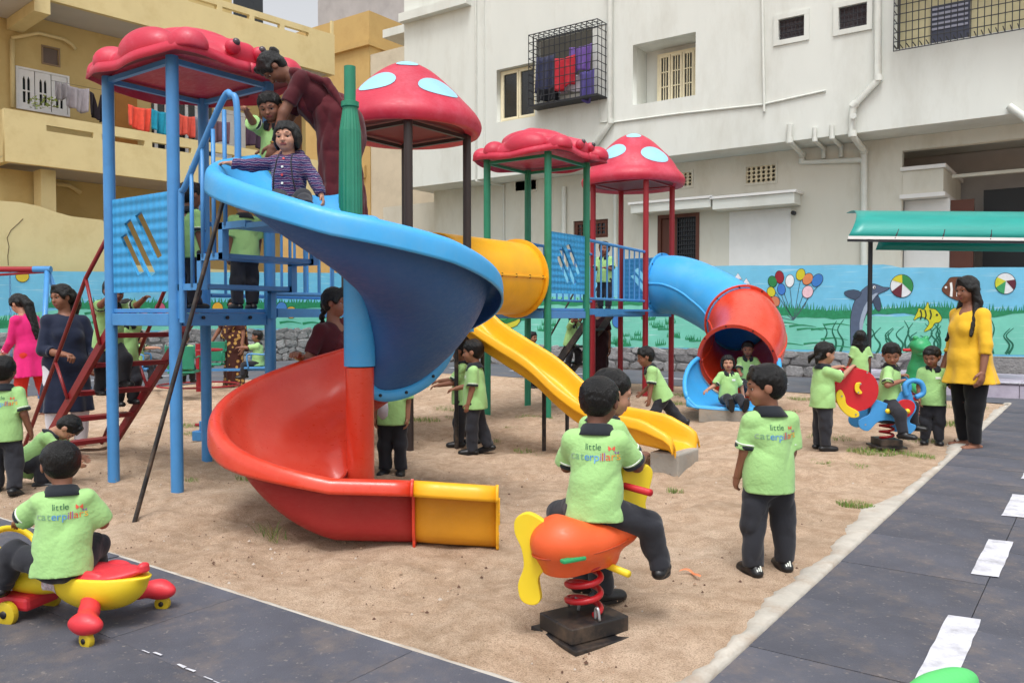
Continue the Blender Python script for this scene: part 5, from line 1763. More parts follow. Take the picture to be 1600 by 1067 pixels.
# pipes and beams
def ypipe(pts, r_, off): 
    b = MB(); b.tube([(yl(x, y, off)[0], off, yl(x, y, off)[1]) for (x, y) in pts], r_, 10); return b.build('pipe', YEL, YH, True)
ypipe([(19, 62), (20, 168)], .055, BW - .1); ypipe([(18, 60), (60, 52), (100, 62), (112, 70), (118, 78)], .045, BW - .12)
ypipe([(85, 287), (108, 290), (118, 296), (126, 302)], .06, BW + .9)
bz = yl(58, 26)[1]
ybox(yl(45, 10)[0] - .0, yl(70, 10)[0], -.35, 1.55, bz, bz + 1.2).build('beam', YEL, YH)
ybox(sL - 5, yl(44, 5)[0], -.7, 1.5, bz + .25, bz + .45).build('projecting_slab', SOFF, YH)
ybox(yl(57, 280, .8)[0], yl(80, 280, .8)[0], .5, 1.0, 0, zb1 - .003).build('column', YEL, YH)
ybox(sL - 4, yl(80, 280, .8)[0] - .2, 1.1, 1.3, 0, zb1 - .003).build('porch_wall', YEL2, YH)
b = ybox(sR - .1, sR - .02, .02, .1, zt2 - .02, zt2 + .42); b.build('post', YEL, YH)
q = yl(350, 0, BW); b = MB(); b.box((q[0] + .3, BW - .03, zb2 + .2), (q[0] + 1.3, BW - .003, zb2 + 2.6)); b.build('window', GLASSD, YH)
# annex wall directly above the mural wall
def p2(px, py): p = onX(px, py, -19.0); return (p.y, p.z)
an = [p2(-60, 310), p2(0, 314), p2(30, 316), p2(60, 322), p2(82, 330), p2(110, 338), p2(160, 344), p2(165, 350)]
an += [(p2(165, 440)[0], 0), (p2(-60, 440)[0], 0)]
ax_ = thing('annex', 'low cracked yellow annex wall rising behind the swing frame', 'wall')
link('wall', flat_mesh('wall', [an], .5, mframe((-19.25, 0, 0), (0, 1, 0), (0, 0, 1), (1, 0, 0))), YEL, ax_)
b = MB(); pts = [(13, 415), (12, 400), (14, 385), (11, 372), (17, 360), (28, 350), (36, 342)]
b.tube([Vector((-18.998, *p2(*q))) for q in pts], .008, 5); b.build('crack', mat('crack_dark', (90, 76, 54), .95), ax_)
p = p2(165, 400); p3 = p2(420, 425)
b = MB(); b.box((-19.3, p[0] + .02, 0), (-19.0, p3[0] + 4, 2.46)); b.build('low_wall', YEL, ax_)
# washing on the balcony lines
def hangH(px, py, wpx, hpx, c, seed, label, off=.5, **k):
    a = yl(px, py, off); e = yl(px + wpx, py, off); bt = yl(px, py + hpx, off)
    return hang(label, HO + UX * a[0] - UN * off + Vector((0, 0, a[1])), UX, e[0] - a[0], a[1] - bt[1], c, seed, **k)
GB = 'washing on the balcony line'
hangH(86, 126, 18, 26, (150, 146, 150), 11, 'pale grey shirt nearest the white window on the balcony line', .45, group=GB)
hangH(103, 132, 36, 36, (158, 152, 158), 12, 'pale grey trousers hanging next to the grey shirt', .45, group=GB)
hangH(140, 143, 24, 40, (34, 26, 34), 13, 'black vest with scooped neck on the balcony line', .45, group=GB, notch=.35)
hangH(200, 163, 36, 36, (226, 84, 66), 14, 'orange red towel beside the blue towel on the balcony', .45, group=GB)
hangH(236, 170, 30, 34, (32, 140, 170), 15, 'turquoise blue towel between two orange towels', .45, group=GB)
hangH(280, 178, 24, 32, (206, 86, 72), 16, 'orange red towel between the blue towel and grey cloth', .45, group=GB)
hangH(304, 182, 24, 36, (128, 126, 142), 17, 'slate grey cloth on the balcony line', .45, group=GB)
hangH(333, 186, 26, 34, (108, 82, 92), 18, 'mauve brown cloth hanging before the white door', .45, group=GB)
hangH(385, 188, 34, 40, (70, 52, 70), 19, 'dark patterned cloth hanging by the stair railing', .45, group=GB)
b = MB(); n = 30
b.tube([HO + UX * (yl(80, 122, .45)[0] + i * (yl(420, 190, .45)[0] - yl(80, 122, .45)[0]) / n) - UN * .45 + Vector((0, 0, yl(86, 126, .45)[1] + (yl(420, 190, .45)[1] - yl(86, 126, .45)[1]) * i / n - .02)) for i in range(n + 1)], .004, 5)
tag(b.build('clothes_line', IRON), 'thin dark clothes line strung along the yellow balcony', 'line')
# pot plant on the balcony ledge
pl = thing('balcony_plant', 'small leafy plant growing over the yellow balcony ledge', 'plant')
b = MB(); rs = random.Random(2)
for i in range(90):
    a = yl(48 + rs.random() * 44, 152 + rs.random() * 16, .1)
    p = HO + UX * a[0] - UN * rs.uniform(.05, .4) + Vector((0, 0, a[1])); d = Vector((rs.uniform(-1, 1), rs.uniform(-1, 1), rs.uniform(-.2, .8))).normalized() * .09
    s_ = d.cross(Vector((0, 0, 1))).normalized() * .03
    b.quad(p, p + d * .5 + s_, p + d, p + d * .5 - s_)
b.build('foliage', mat('pale_leaf', (150, 170, 90), .7, .3, 20), pl)

# ------------------------------------------------------------------ blocks in the gap behind
OCH = mat('ochre_plaster', (188, 158, 100), .9, .06, .8, .1, 14, dirt=((160, 120, 66), .4, 1.0))
TAN = mat('tan_plaster', (196, 186, 164), .9, .06, .8, .1, 14, dirt=((150, 140, 120), .4, 1.0))
GREYC = mat('bare_concrete', (168, 166, 166), .95, .10, .9, .3, 12, dirt=((132, 130, 130), .5, .8))
def gapbox(pxl, pxr, pyt, Y, depth, z0=0):
    a = onY(pxl, pyt, Y); c = onY(pxr, pyt, Y); b = MB(); b.box((a.x, Y, z0), (c.x, Y + depth, a.z)); return b
ob = thing('ochre_building', 'ochre building seen in the gap between the two houses', 'building')
gapbox(395, 577, 72, 24, 6).build('front_wall', OCH, ob)
a = onY(577, 72, 24); b = MB(); b.box((a.x + .005, 24.05, 0), (a.x + 7, 24.6, a.z - .35)); b.build('side_wing', TAN, ob)
b = MB(); b.box((onY(395, 72, 24).x - .1, 23.85, a.z + .005), (a.x + .1, 30, a.z + .2)); b.build('roof_slab', OCH, ob)
b = MB(); c_ = onY(560, 268, 23.95); b.box((c_.x, 23.9, c_.z - .3), (c_.x + .4, 23.99, c_.z + .2)); b.build('meter_box', OCH, ob)
gb = thing('concrete_building', 'grey concrete block showing at the top of the gap beside the sky', 'building')
o_ = gapbox(496, 640, -80, 34, 8); o_.build('wall', GREYC, gb)
q = rY(580, 604, 42, 66, 33.6); b = MB(); b.box((q[0], 33.55, q[2]), (q[1], 33.9, q[3])); wn = b.build('window', WHT, gb)
for k in range(2):
    for j in range(2):
        x_ = q[0] + .08 + (q[1] - q[0]) * .5 * k; z_ = q[2] + .08 + (q[3] - q[2]) * .5 * j
        b = MB(); b.box((x_, 33.5, z_), (x_ + (q[1] - q[0]) * .38, 33.548, z_ + (q[3] - q[2]) * .38)); b.build('pane', GLASSD, wn)
q = rY(606, 634, 50, 78, 33.0); b = MB(); b.box((q[0], 33, q[2]), (q[1] + .6, 33.4, q[3])); b.build('brick_panel', mat('dull_brick', (122, 82, 72), .9, .25, 12), gb)

# ------------------------------------------------------------------ green awning on a black pole
AW = thing('awning', 'curved sea green awning on a black pole at the edge of the yard', 'awning')
AWM = mat('green_fibreglass', (26, 156, 146), .35, .10, 1.5, .1, 10, spec=.5, stretch=(1, 1, 8), trans=.15)
pa = atd(1325, 370, 12.6); pb = atd(1700, 374, 12.2)
ua = (pb - pa); La = ua.length; ua.normalize(); na = Vector((-ua.y, ua.x, 0))    # away from the camera
rings = []
for i in range(21):
    t = i / 20; row = []
    for k in range(13):
        th = PI * .5 * k / 12 * 1.1
        row.append(pa + ua * (La * t) + na * (.95 * (1 - math.cos(th))) + Vector((0, 0, .50 * math.sin(th))) + ua * (.28 * math.sin(th) * (1 - t)))
    rings.append(row)
b = MB(); b.loft(rings); b.build('sheet', AWM, AW, True, solid=.008)
b = MB(); rings2 = [[p + na * .9 + Vector((0, 0, -.12)) for p in (rg_[0], rg_[3], rg_[6])] for rg_ in rings[4:]]; b.loft(rings2); b.build('rear_sheet', AWM, AW, True, solid=.008)
b = MB(); b.beam(pa - Vector((0, 0, .012)), pb - Vector((0, 0, .012)), .02, .045); b.build('edge_strip', WPAINT, AW)
b = MB(); b.beam(pa - Vector((0, 0, .055)) + na * .02, pb - Vector((0, 0, .055)) + na * .02, .035, .035); b.build('edge_rail', IRON, AW)
for i in range(4, 21, 4):
    b = MB(); b.tube([p + Vector((0, 0, -.02)) for p in rings[i]], .014, 6); b.build('rib', IRON, AW)
pg = G(1357, 617); tp_ = onplane(1359, 372, pg, (math.sin(YAW), -math.cos(YAW), 0))
b = MB(); b.cyl((pg.x, pg.y, 0), (pg.x, pg.y, tp_.z), .035, 12); b.build('pole', IRON, AW, True, angle=40)

# raised paved strip under the wall on the far side
PAV = mat('lilac_paving', (184, 176, 190), .9, .1, 3, .2, 40, dirt=((150, 140, 160), .6, 5))
pv = bpy.data.objects.new('pavement', None); COL.objects.link(pv); pv['kind'] = 'structure'
xs0 = onY(1300, 590, 15.6).x
b = MB(); b.box((xs0, 14.4, -.03), (4.5, 16.95, .20)); b.build('base', mat('pavement_bed', (150, 142, 154), .95), pv)
pm = MB(); pm.box((.006, .006, .0), (.594, .594, .03)); pme = pm.mesh('paving_slab'); pme.materials.append(PAV)
for i in range(13):
    for j in range(4):
        o = bpy.data.objects.new('paving_slab', pme); COL.objects.link(o); o.parent = pv; o.location = (xs0 + .01 + i * .6, 14.42 + j * .6, .201)
        o.rotation_euler = (RND.uniform(-.004, .004), RND.uniform(-.004, .004), 0)
fm = MB(); fm.box((.006, 0, .005), (.594, .02, .2)); fme = fm.mesh('riser_tile'); fme.materials.append(PAV)
for i in range(13):
    o = bpy.data.objects.new('riser_tile', fme); COL.objects.link(o); o.parent = pv; o.location = (xs0 + .01 + i * .6, 14.379, 0)
b = MB(); b.box((xs0, 14.36, .233), (4.5, 14.43, .245)); b.build('painted_edge', ROADPAINT, pv)
# ------------------------------------------------------------------ play equipment
def plastic(name, srgb, rough=.32, **k):
    """moulded plastic with faded patches and fine scuffs"""
    k.setdefault('var', .08); k.setdefault('vscale', 2.5)
    m = mat(name, srgb, rough, spec=.5, bump=.07, bscale=25, **k)
    t = m.node_tree; N = t.nodes; L = t.links; b_ = N['Principled BSDF']
    tc = N.new('ShaderNodeTexCoord'); mp = N.new('ShaderNodeMapping'); mp.inputs['Scale'].default_value = (1, 2.2, 3.5)
    n = N.new('ShaderNodeTexNoise'); n.inputs['Scale'].default_value = 16; n.inputs['Detail'].default_value = 9; n.inputs['Roughness'].default_value = .75
    L.new(tc.outputs['Object'], mp.inputs[0]); L.new(mp.outputs[0], n.inputs['Vector'])
    r = N.new('ShaderNodeValToRGB'); r.color_ramp.elements[0].position = .60; r.color_ramp.elements[1].position = .74
    r.color_ramp.elements[0].color = (0, 0, 0, 1); r.color_ramp.elements[1].color = (.26, .26, .26, 1)
    L.new(n.outputs['Fac'], r.inputs['Fac'])
    src = b_.inputs['Base Color'].links[0].from_socket
    mx = N.new('ShaderNodeMixRGB'); mx.inputs['Color2'].default_value = tuple(min(.95, x * .72 + .22) for x in lin(srgb)[:3]) + (1,)
    L.new(r.outputs[0], mx.inputs['Fac']); L.new(src, mx.inputs['Color1']); L.new(mx.outputs[0], b_.inputs['Base Color'])
    mr = N.new('ShaderNodeMapRange'); mr.inputs['From Min'].default_value = .3; mr.inputs['From Max'].default_value = .7; mr.inputs['To Min'].default_value = rough * .8; mr.inputs['To Max'].default_value = min(1, rough * 1.7)
    L.new(n.outputs['Fac'], mr.inputs['Value']); L.new(mr.outputs[0], b_.inputs['Roughness'])
    return m
P_BLUE = plastic('blue_slide_plastic', (62, 164, 226), .34, dirt=((120, 170, 205), .35, 3))
P_DBLUE = plastic('deep_blue_plastic', (44, 112, 178), .5, dirt=((70, 120, 165), .5, 2.2))
P_RED = plastic('red_slide_plastic', (214, 60, 34), .27, coat=.3, dirt=((216, 110, 90), .35, 2.5))
P_YEL = plastic('yellow_slide_plastic', (240, 176, 30), .34, dirt=((206, 150, 50), .4, 3))
P_ROOF = plastic('crimson_roof_plastic', (190, 40, 66), .40, var=.10, dirt=((212, 120, 140), .45, 2.0))
P_SPOT = plastic('pale_blue_spot', (150, 200, 222), .45)
P_PANEL = plastic('blue_panel', (52, 152, 210), .4)
STEEL_BLUE = mat('blue_enamel', (72, 140, 200), .38, .06, 5, .05, 60, dirt=((60, 110, 160), .4, 6))
STEEL_RED = mat('dark_red_enamel', (128, 26, 32), .42, .10, 5, .05, 60, dirt=((84, 30, 30), .5, 8))
STEEL_RED2 = mat('red_enamel', (150, 26, 38), .42, .08, 5)
STEEL_GRN = mat('green_enamel', (34, 128, 98), .42, .08, 5, dirt=((24, 96, 76), .4, 8))
STEEL_BLK = mat('black_enamel', (30, 29, 31), .45, .12, 6, dirt=((140, 116, 94), .45, 7))
STEEL_BRN = mat('umber_enamel', (52, 42, 40), .45, .12, 6)
BOLT = mat('bolt', (46, 46, 50), .4, .1, metal=.6)
CONC = mat('concrete_block', (150, 146, 138), .95, .15, 5, .5, 40, dirt=((176, 148, 118), .6, 6))
DECKZ = 1.30

def diamond_panel():
    m = P_PANEL.copy(); m.name = 'diamond_embossed_panel'
    t = m.node_tree; N = t.nodes; L = t.links; b_ = N['Principled BSDF']
    tc = N.new('ShaderNodeTexCoord'); mp = N.new('ShaderNodeMapping'); mp.inputs['Scale'].default_value = (19, 19, 19)
    mp2 = N.new('ShaderNodeMapping'); mp2.inputs['Rotation'].default_value = (0, 0, R(45)); mp2.inputs['Scale'].default_value = (1.3, 1.3, 1)
    L.new(tc.outputs['Object'], mp2.inputs[0]); L.new(mp2.outputs[0], mp.inputs[0])
    sx = N.new('ShaderNodeSeparateXYZ'); L.new(mp.outputs[0], sx.inputs[0])
    a = N.new('ShaderNodeMath'); a.operation = 'SINE'; c = N.new('ShaderNodeMath'); c.operation = 'SINE'; mu = N.new('ShaderNodeMath'); mu.operation = 'MULTIPLY'
    s1_ = N.new('ShaderNodeMath'); s1_.operation = 'MULTIPLY'; s1_.inputs[1].default_value = 2.4; s2_ = N.new('ShaderNodeMath'); s2_.operation = 'MULTIPLY'; s2_.inputs[1].default_value = 2.4
    L.new(sx.outputs['X'], s1_.inputs[0]); L.new(sx.outputs['Y'], s2_.inputs[0])
    L.new(s1_.outputs[0], a.inputs[0]); L.new(s2_.outputs[0], c.inputs[0]); L.new(a.outputs[0], mu.inputs[0]); L.new(c.outputs[0], mu.inputs[1])
    bp = N.new('ShaderNodeBump'); bp.inputs['Strength'].default_value = .55; bp.inputs['Distance'].default_value = .012
    L.new(mu.outputs[0], bp.inputs['Height']); L.new(bp.outputs[0], b_.inputs['Normal'])
    return m
P_DIAM = diamond_panel()

def posts(root, xs_, ys_, top, m, r=.055):
    for x in xs_:
        for y in ys_:
            b = MB(); b.tube([(x, y, -.05), (x, y, top)], r, 20); b.build('post', m, root, True, angle=40)

def deck(root, x0, x1, y0, y1, z, m, th=.075):
    b = MB(); b.box((x0, y0, z - .03), (x1, y1, z)); b.build('deck', m, root, bevel=.004)
    for (a, c) in (((x0, y0), (x1, y0)), ((x1, y0), (x1, y1)), ((x1, y1), (x0, y1)), ((x0, y1), (x0, y0))):
        d = Vector((c[0] - a[0], c[1] - a[1], 0)).normalized() * .05
        b = MB(); b.beam(Vector((*a, z - .035 - th / 2)) + d, Vector((*c, z - .035 - th / 2)) - d, .045, th); b.build('deck_beam', m, root, bevel=.004)

def slot_panel(root, a, c, z0, z1, name='panel'):
    """embossed board between two posts with three slanting slots"""
    a = Vector((*a, 0)); c = Vector((*c, 0)); ex = (c - a).normalized(); w_ = (c - a).length
    g_ = .06; h_ = z1 - z0
    outer = [(g_, 0), (w_ - g_, 0), (w_ - g_, h_), (g_, h_)]
    W_ = w_ - 2 * g_
    holes = []
    for (cx, cz, ln) in ((.36, .40, .30), (.50, .46, .42), (.66, .58, .34)):
        x_, z_ = g_ + cx * W_, cz * h_
        dx, dz = -.21 * W_ * ln / .40, .30 * h_ * ln / .40
        px_ = .055 * W_
        holes.append([(x_ - dx - px_, z_ - dz), (x_ - dx + px_, z_ - dz * .85), (x_ + dx + px_, z_ + dz), (x_ + dx - px_, z_ + dz * .85)])
    n = Vector((ex.y, -ex.x, 0))
    me = flat_mesh(name, [outer] + holes, .022)
    o = link(name, me, P_DIAM, root)
    o.matrix_local = mframe(a + Vector((0, 0, z0)), ex, (0, 0, 1), n)
    for u_ in (g_, w_ - g_):
        for z in (.12, .86):
            b = MB(); p = a + ex * (u_ + (.02 if u_ < .5 * w_ else -.02)) + Vector((0, 0, z0 + h_ * z)); b.box((-.035, -.028, -.03), (.035, .028, .03), mframe(p, ex, n, (0, 0, 1))); b.build('clamp', STEEL_BLUE, o)
            o2 = COL.objects[-1]; o2.matrix_local = o.matrix_local.inverted()
    return o

def rail(root, a, c, z0, z1, m, n, t=.016, name='railing'):
    """railing with separate balusters between two points (z0/z1 may differ at the ends: pairs)"""
    a = Vector(a); c = Vector(c)
    e = bpy.data.objects.new(name, None); COL.objects.link(e); e.parent = root
    za, zc = z0 if isinstance(z0, tuple) else (z0, z0); ta, tc_ = z1 if isinstance(z1, tuple) else (z1, z1)
    b = MB(); b.tube([a + Vector((0, 0, ta)), c + Vector((0, 0, tc_))], .021, 10); b.build('top_rail', m, e, True, angle=50)
    b = MB(); b.tube([a + Vector((0, 0, za)), c + Vector((0, 0, zc))], .018, 10); b.build('bottom_rail', m, e, True, angle=50)
    for i in range(n):
        t_ = (i + 1) / (n + 1); p = a.lerp(c, t_)
        b = MB(); b.tube([p + Vector((0, 0, za + (zc - za) * t_)), p + Vector((0, 0, ta + (tc_ - ta) * t_))], t * .8, 8, False); b.build('baluster', m, e, True)
    return e

# --- moulded flower / beetle roof
def bug_roof(root, cx, cy, z, half, mpost):
    s = half / .72
    def P_(x, y, zz): return Vector((cx + (x * 1.12 + .03) * s, cy + y * s, z + zz * s * .92))
    pr = [ell(P_(-.02, 0, .02), (.73 * s, .64 * s, .25 * s), .05 * s),
          ell(P_(-.08, 0, .27), (.46 * s, .38 * s, .15 * s), .05 * s),
          cap(P_(-.05, -.10, .30), P_(.56, -.05, .10), .13 * s, .10 * s, .04 * s), cap(P_(-.05, .10, .30), P_(.56, .05, .10), .13 * s, .10 * s, .04 * s)]
    for sg in (-1, 1):
        pr += [ell(P_(.10, .47 * sg, .09), (.33 * s, .20 * s, .185 * s), .008 * s),
               ell(P_(-.32, .50 * sg, .06), (.15 * s, .18 * s, .145 * s), .008 * s),
               ell(P_(-.53, .46 * sg, .03), (.13 * s, .15 * s, .12 * s), .008 * s),
               ell(P_(.55, .46 * sg, .04), (.17 * s, .15 * s, .14 * s), .008 * s),
               ell(P_(-.60, .20 * sg, .03), (.12 * s, .17 * s, .12 * s), .008 * s)]
    pr.append(half_(P_(0, 0, .0), (0, 0, -1)))
    o = sdf_obj('roof', pr, .013 * s, P_ROOF, root)
    # scalloped skirt
    b = MB(); n = 120; rings = [[], [], []]
    for k in range(n + 1):
        a = 2 * PI * k / n
        sq = 1 / max(abs(math.cos(a)), abs(math.sin(a))) ** .62
        r_ = .68 * sq * (1 + .022 * math.sin(9 * a + .6))
        zz = .0 + .028 * math.cos(4 * a) * -1
        rings[0].append(P_(r_ * .86 * math.cos(a), r_ * .86 * math.sin(a), zz + .035))
        rings[1].append(P_(r_ * 1.0 * math.cos(a), r_ * 1.0 * math.sin(a), zz + .02))
        rings[2].append(P_(r_ * 1.015 * math.cos(a), r_ * 1.015 * math.sin(a), zz - .062))
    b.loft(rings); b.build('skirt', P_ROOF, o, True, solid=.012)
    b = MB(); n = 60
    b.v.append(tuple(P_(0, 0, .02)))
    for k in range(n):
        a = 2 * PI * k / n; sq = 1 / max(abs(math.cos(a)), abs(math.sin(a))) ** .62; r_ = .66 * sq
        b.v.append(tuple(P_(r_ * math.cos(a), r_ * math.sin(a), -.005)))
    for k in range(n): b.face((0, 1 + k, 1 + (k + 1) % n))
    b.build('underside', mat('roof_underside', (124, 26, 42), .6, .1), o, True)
    for y in (-.10, .10):
        b = MB(); r_ = .062 * s; c_ = P_(.64, y * 1.25, .11)
        b.lathe([(r_ * math.sin(PI * i / 10), -r_ * math.cos(PI * i / 10)) for i in range(11)], c_, 18); b.build('eye_knob', P_ROOF, o, True)
        b = MB(); c2 = c_ + Vector((.045 * s, 0, .028 * s)); b.lathe([(.032 * s * math.sin(PI * i / 8), -.032 * s * math.cos(PI * i / 8)) for i in range(9)], c2, 12); b.build('pupil', mat('pupil_dark', (70, 60, 66), .25), o, True)
    b = MB(); n = 24; b.lathe([(.0, .012), (.15 * s, .008), (.17 * s, -.03)], P_(-.10, 0, .425), n); b.build('top_spot', P_SPOT, o, True)
half_ = half

def frame_top(root, xs_, ys_, z, m):
    for (a, c) in (((xs_[0], ys_[0]), (xs_[1], ys_[0])), ((xs_[1], ys_[0]), (xs_[1], ys_[1])), ((xs_[1], ys_[1]), (xs_[0], ys_[1])), ((xs_[0], ys_[1]), (xs_[0], ys_[0]))):
        b = MB(); b.beam((*a, z), (*c, z), .035, .035); b.build('top_bar', m, root)

def mushroom(root, cx, cy, z, r, h_):
    prof = [(r * .80, .035), (r * .97, .0), (r * 1.02, .04), (r * 1.03, .10), (r * .985, .17), (r * .90, .245), (r * .78, .33 * h_ / .7), (r * .62, .45 * h_ / .7), (r * .46, .555 * h_ / .7), (r * .32, .63 * h_ / .7), (r * .17, .685 * h_ / .7), (r * .06, h_), (0.001, h_ + .004)]
    pr = smooth_path(prof, 3)
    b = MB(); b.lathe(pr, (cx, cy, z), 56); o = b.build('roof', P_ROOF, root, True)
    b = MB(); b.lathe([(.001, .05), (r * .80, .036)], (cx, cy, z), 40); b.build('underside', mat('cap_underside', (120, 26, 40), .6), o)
    # round spots lying on the cap
    def surf(a, t):
        i = min(int(t * (len(pr) - 1)), len(pr) - 2); f_ = t * (len(pr) - 1) - i
        rr_ = pr[i][0] + (pr[i + 1][0] - pr[i][0]) * f_; zz = pr[i][1] + (pr[i + 1][1] - pr[i][1]) * f_
        return Vector((cx + rr_ * math.cos(a), cy + rr_ * math.sin(a), z + zz)), rr_
    base = math.atan2(-cy, -cx)
    for (da, t, sa, st) in ((-.62, .56, .42, .075), (.62, .52, .42, .075), (.05, .78, .55, .055), (1.9, .55, .42, .07), (-1.9, .55, .42, .07), (3.0, .6, .42, .07)):
        b = MB(); n = 22; c0, _ = surf(base + da, t)
        ctr = Vector((cx, cy, z + .15))
        rgs = [[], [], []]
        for k in range(n + 1):
            a = 2 * PI * k / n
            for j, q in enumerate((.02, .6, 1.0)):
                p, _ = surf(base + da + sa * q * math.cos(a), min(.98, max(.02, t + st * q * math.sin(a))))
                rgs[j].append(p + (p - ctr).normalized() * (.006))
        b.loft(rgs); b.build('spot', P_SPOT, o, True)

# --- near blue tower ------------------------------------------------------------
NX, NY = (-6.16, -5.31), (3.32, 4.13)
TA = thing('play_tower', 'blue post play tower with beetle shaped red roof nearest the yellow house', 'play tower', group='towers of the climbing frame')
posts(TA, NX, NY, 3.05, STEEL_BLUE, .043)
deck(TA, NX[0], NX[1], NY[0], NY[1], DECKZ, STEEL_BLUE, .09)
frame_top(TA, NX, NY, 3.02, STEEL_BLUE)
slot_panel(TA, (NX[0], NY[0]), (NX[1], NY[0]), 1.42, 2.12)
bug_roof(TA, -5.69, 3.725, 3.05, .635, STEEL_BLUE)
for x in NX[1:]:
    for k in range(3):
        b = MB(); b.cyl((NX[1] + .03, NY[0] + .2 + .2 * k, 1.235), (NX[1] + .042, NY[0] + .2 + .2 * k, 1.235), .013, 10); b.build('bolt', BOLT, TA)
# stairs from the deck up to the slide platform
ST = thing('stairs', 'short blue zigzag stairs with curved handrail from tower to slide', 'stairs')
rise, run = .197, .245
PLZ = DECKZ - .05 + 3 * rise - .195
for y in (NY[0] + .02, NY[1] - .02):
    pts = [(NX[1] + .02, DECKZ - .05)]
    x, z = NX[1] + .05, DECKZ - .05
    seq = [(x, z)]
    for k in range(3):
        z += rise; seq.append((x, z)); x += run; seq.append((x, z))
    b = MB()
    for (p, q) in zip(seq[:-1], seq[1:]):
        d = Vector((q[0] - p[0], 0, q[1] - p[1])).normalized() * .022
        b.beam(Vector((p[0], y, p[1])) - d, Vector((q[0], y, q[1])) + d, .045, .05, (0, 1, 0))
    b.build('stringer', STEEL_BLUE, ST)
for k in range(3):
    z = DECKZ - .05 + rise * (k + 1); xx = NX[1] + .05 + run * k
    b = MB(); b.box((xx, NY[0] + .045, z - .012), (xx + run, NY[1] - .045, z + .020)); b.build('tread', STEEL_BLUE, ST, bevel=.003)
hx0, hx1 = NX[1] + .09, NX[1] + .09 + 2.35 * run
for y in (NY[0] + .0,):
    e = bpy.data.objects.new('handrail', None); COL.objects.link(e); e.parent = ST
    zt = DECKZ + .85
    pth = smooth_path([(hx0, y, DECKZ - .1), (hx0, y, zt - .12), (hx0 + .06, y, zt), (hx1 - .10, y, zt + .50), (hx1, y, zt + .53), (hx1 + .06, y, zt + .44), (hx1 + .065, y, zt - .05)], 6)
    b = MB(); b.tube(pth, .021, 10); b.build('rail', STEEL_BLUE, e, True, angle=60)
    for k in range(4):
        x = hx0 + (hx1 - hx0) * (k + 1) / 4.6; zz = zt + .50 * (k + 1) / 4.6 + .01
        b = MB(); b.tube([(x, y, DECKZ + rise * min(3, int((x - NX[1]) / run) + 1) - .05), (x, y, zz)], .014, 8); b.build('baluster', STEEL_BLUE, e, True)
px0, px1 = NX[1] + .05 + 3 * run - .22, NX[1] + .05 + 3 * run + .40
b = MB(); b.box((px0 + .225, NY[0], PLZ + .20 - .035), (px1, NY[1], PLZ + .20)); b.build('platform', STEEL_BLUE, ST, bevel=.004)
PLAT = PLZ + .20
# red ladder
LD = thing('ladder', 'dark red step ladder with thin handrails leading up to the blue tower', 'ladder')
lx0, lx1, ly0, ly1 = -7.62, NX[0] - .05, 3.42, 4.08
for y in (ly0, ly1):
    b = MB(); b.beam((lx0, y, 0.0), (lx1, y, DECKZ - .02), .04, .075); b.build('side_rail', STEEL_RED, LD, bevel=.004)
    b = MB(); y2 = y + (-.03 if y == ly0 else .03)
    b.tube([(lx0 - .22, y2, .02), (lx0 + .95, y2, 1.55), (lx1 - .02, y2, 1.95)], .017, 8); b.build('handrail', STEEL_RED, LD, True)
    b = MB(); b.tube([(lx0 + .62, y2, .56), (lx0 + .42, y2, .87)], .014, 8); b.build('brace', STEEL_RED, LD, True); b = MB(); b.tube([(lx0 + 1.15, y2, 1.02), (lx0 + .95, y2, 1.55)], .014, 8); b.build('brace', STEEL_RED, LD, True)
for k in range(5):
    t = (k + .45) / 5.3
    x = lx0 + (lx1 - lx0) * t; z = DECKZ * t
    b = MB(); b.box((x - .06, ly0 + .021, z - .02), (x + .075, ly1 - .021, z + .018)); b.build('rung', STEEL_RED, LD, bevel=.004)

# --- spiral slide -----------------------------------------------------------------
SP = thing('spiral_slide', 'big spiral slide of blue, red and yellow sections round a central pole', 'slide')
_c = Vector((-.95, 5.3))                      # measured right / forward of the camera
def cam2w(x, d): return Vector((x * math.cos(YAW) - d * math.sin(YAW), x * math.sin(YAW) + d * math.cos(YAW)))
SCN = cam2w(-.955, 5.17)
RO = .93
KEY = [(188, 2.30), (216, 2.19), (262, 1.98), (306, 1.78), (351, 1.65), (396, 1.47), (441, 1.25), (486, 1.06), (531, .88), (576, .70), (621, .51), (666, .37)]
def rim(th):
    for (a, z), (b_, z2) in zip(KEY[:-1], KEY[1:]):
        if a <= th <= b_: return z + (z2 - z) * (th - a) / (b_ - a)
    return KEY[0][1] if th < KEY[0][0] else KEY[-1][1]
SEC = [(.085, -.30), (.11, -.385), (.18, -.425), (.30, -.43), (.45, -.41), (.60, -.362), (.72, -.29), (.81, -.20), (.875, -.105), (.91, -.02), (.935, .014), (.97, .018), (1.0, -.004), (1.01, -.05), (1.012, -.115)]
SEC = smooth_path(SEC, 3)
SEC2 = smooth_path([(.30, -.17), (.302, -.22), (.305, -.27), (.34, -.315), (.42, -.335), (.54, -.34), (.70, -.34), (.82, -.33), (.905, -.29), (.922, -.20), (.925, -.02), (.945, .014), (.98, .018), (1.005, -.004), (1.015, -.05), (1.018, -.115)], 3)
def sect(th):
    z = rim(th); a = R(th); d = Vector((math.cos(a), math.sin(a)))
    k = min(1, max(0, (th - 600) / 66)); k = k * k * (3 - 2 * k); q = .885; ds = float(np.interp(th, [188, 250, 300, 350, 400, 470, 540, 600], [.68, .68, .76, .95, 1.10, 1.12, 1.0, .9]))
    return [Vector((SCN.x + d.x * q * (r * (1 - k) + r2 * k), SCN.y + d.y * q * (r * (1 - k) + r2 * k), z + (zz * ds if zz < 0 and r < .915 else zz) * (1 - k) + z2 * k)) for (r, zz), (r2, z2) in zip(SEC, SEC2)]
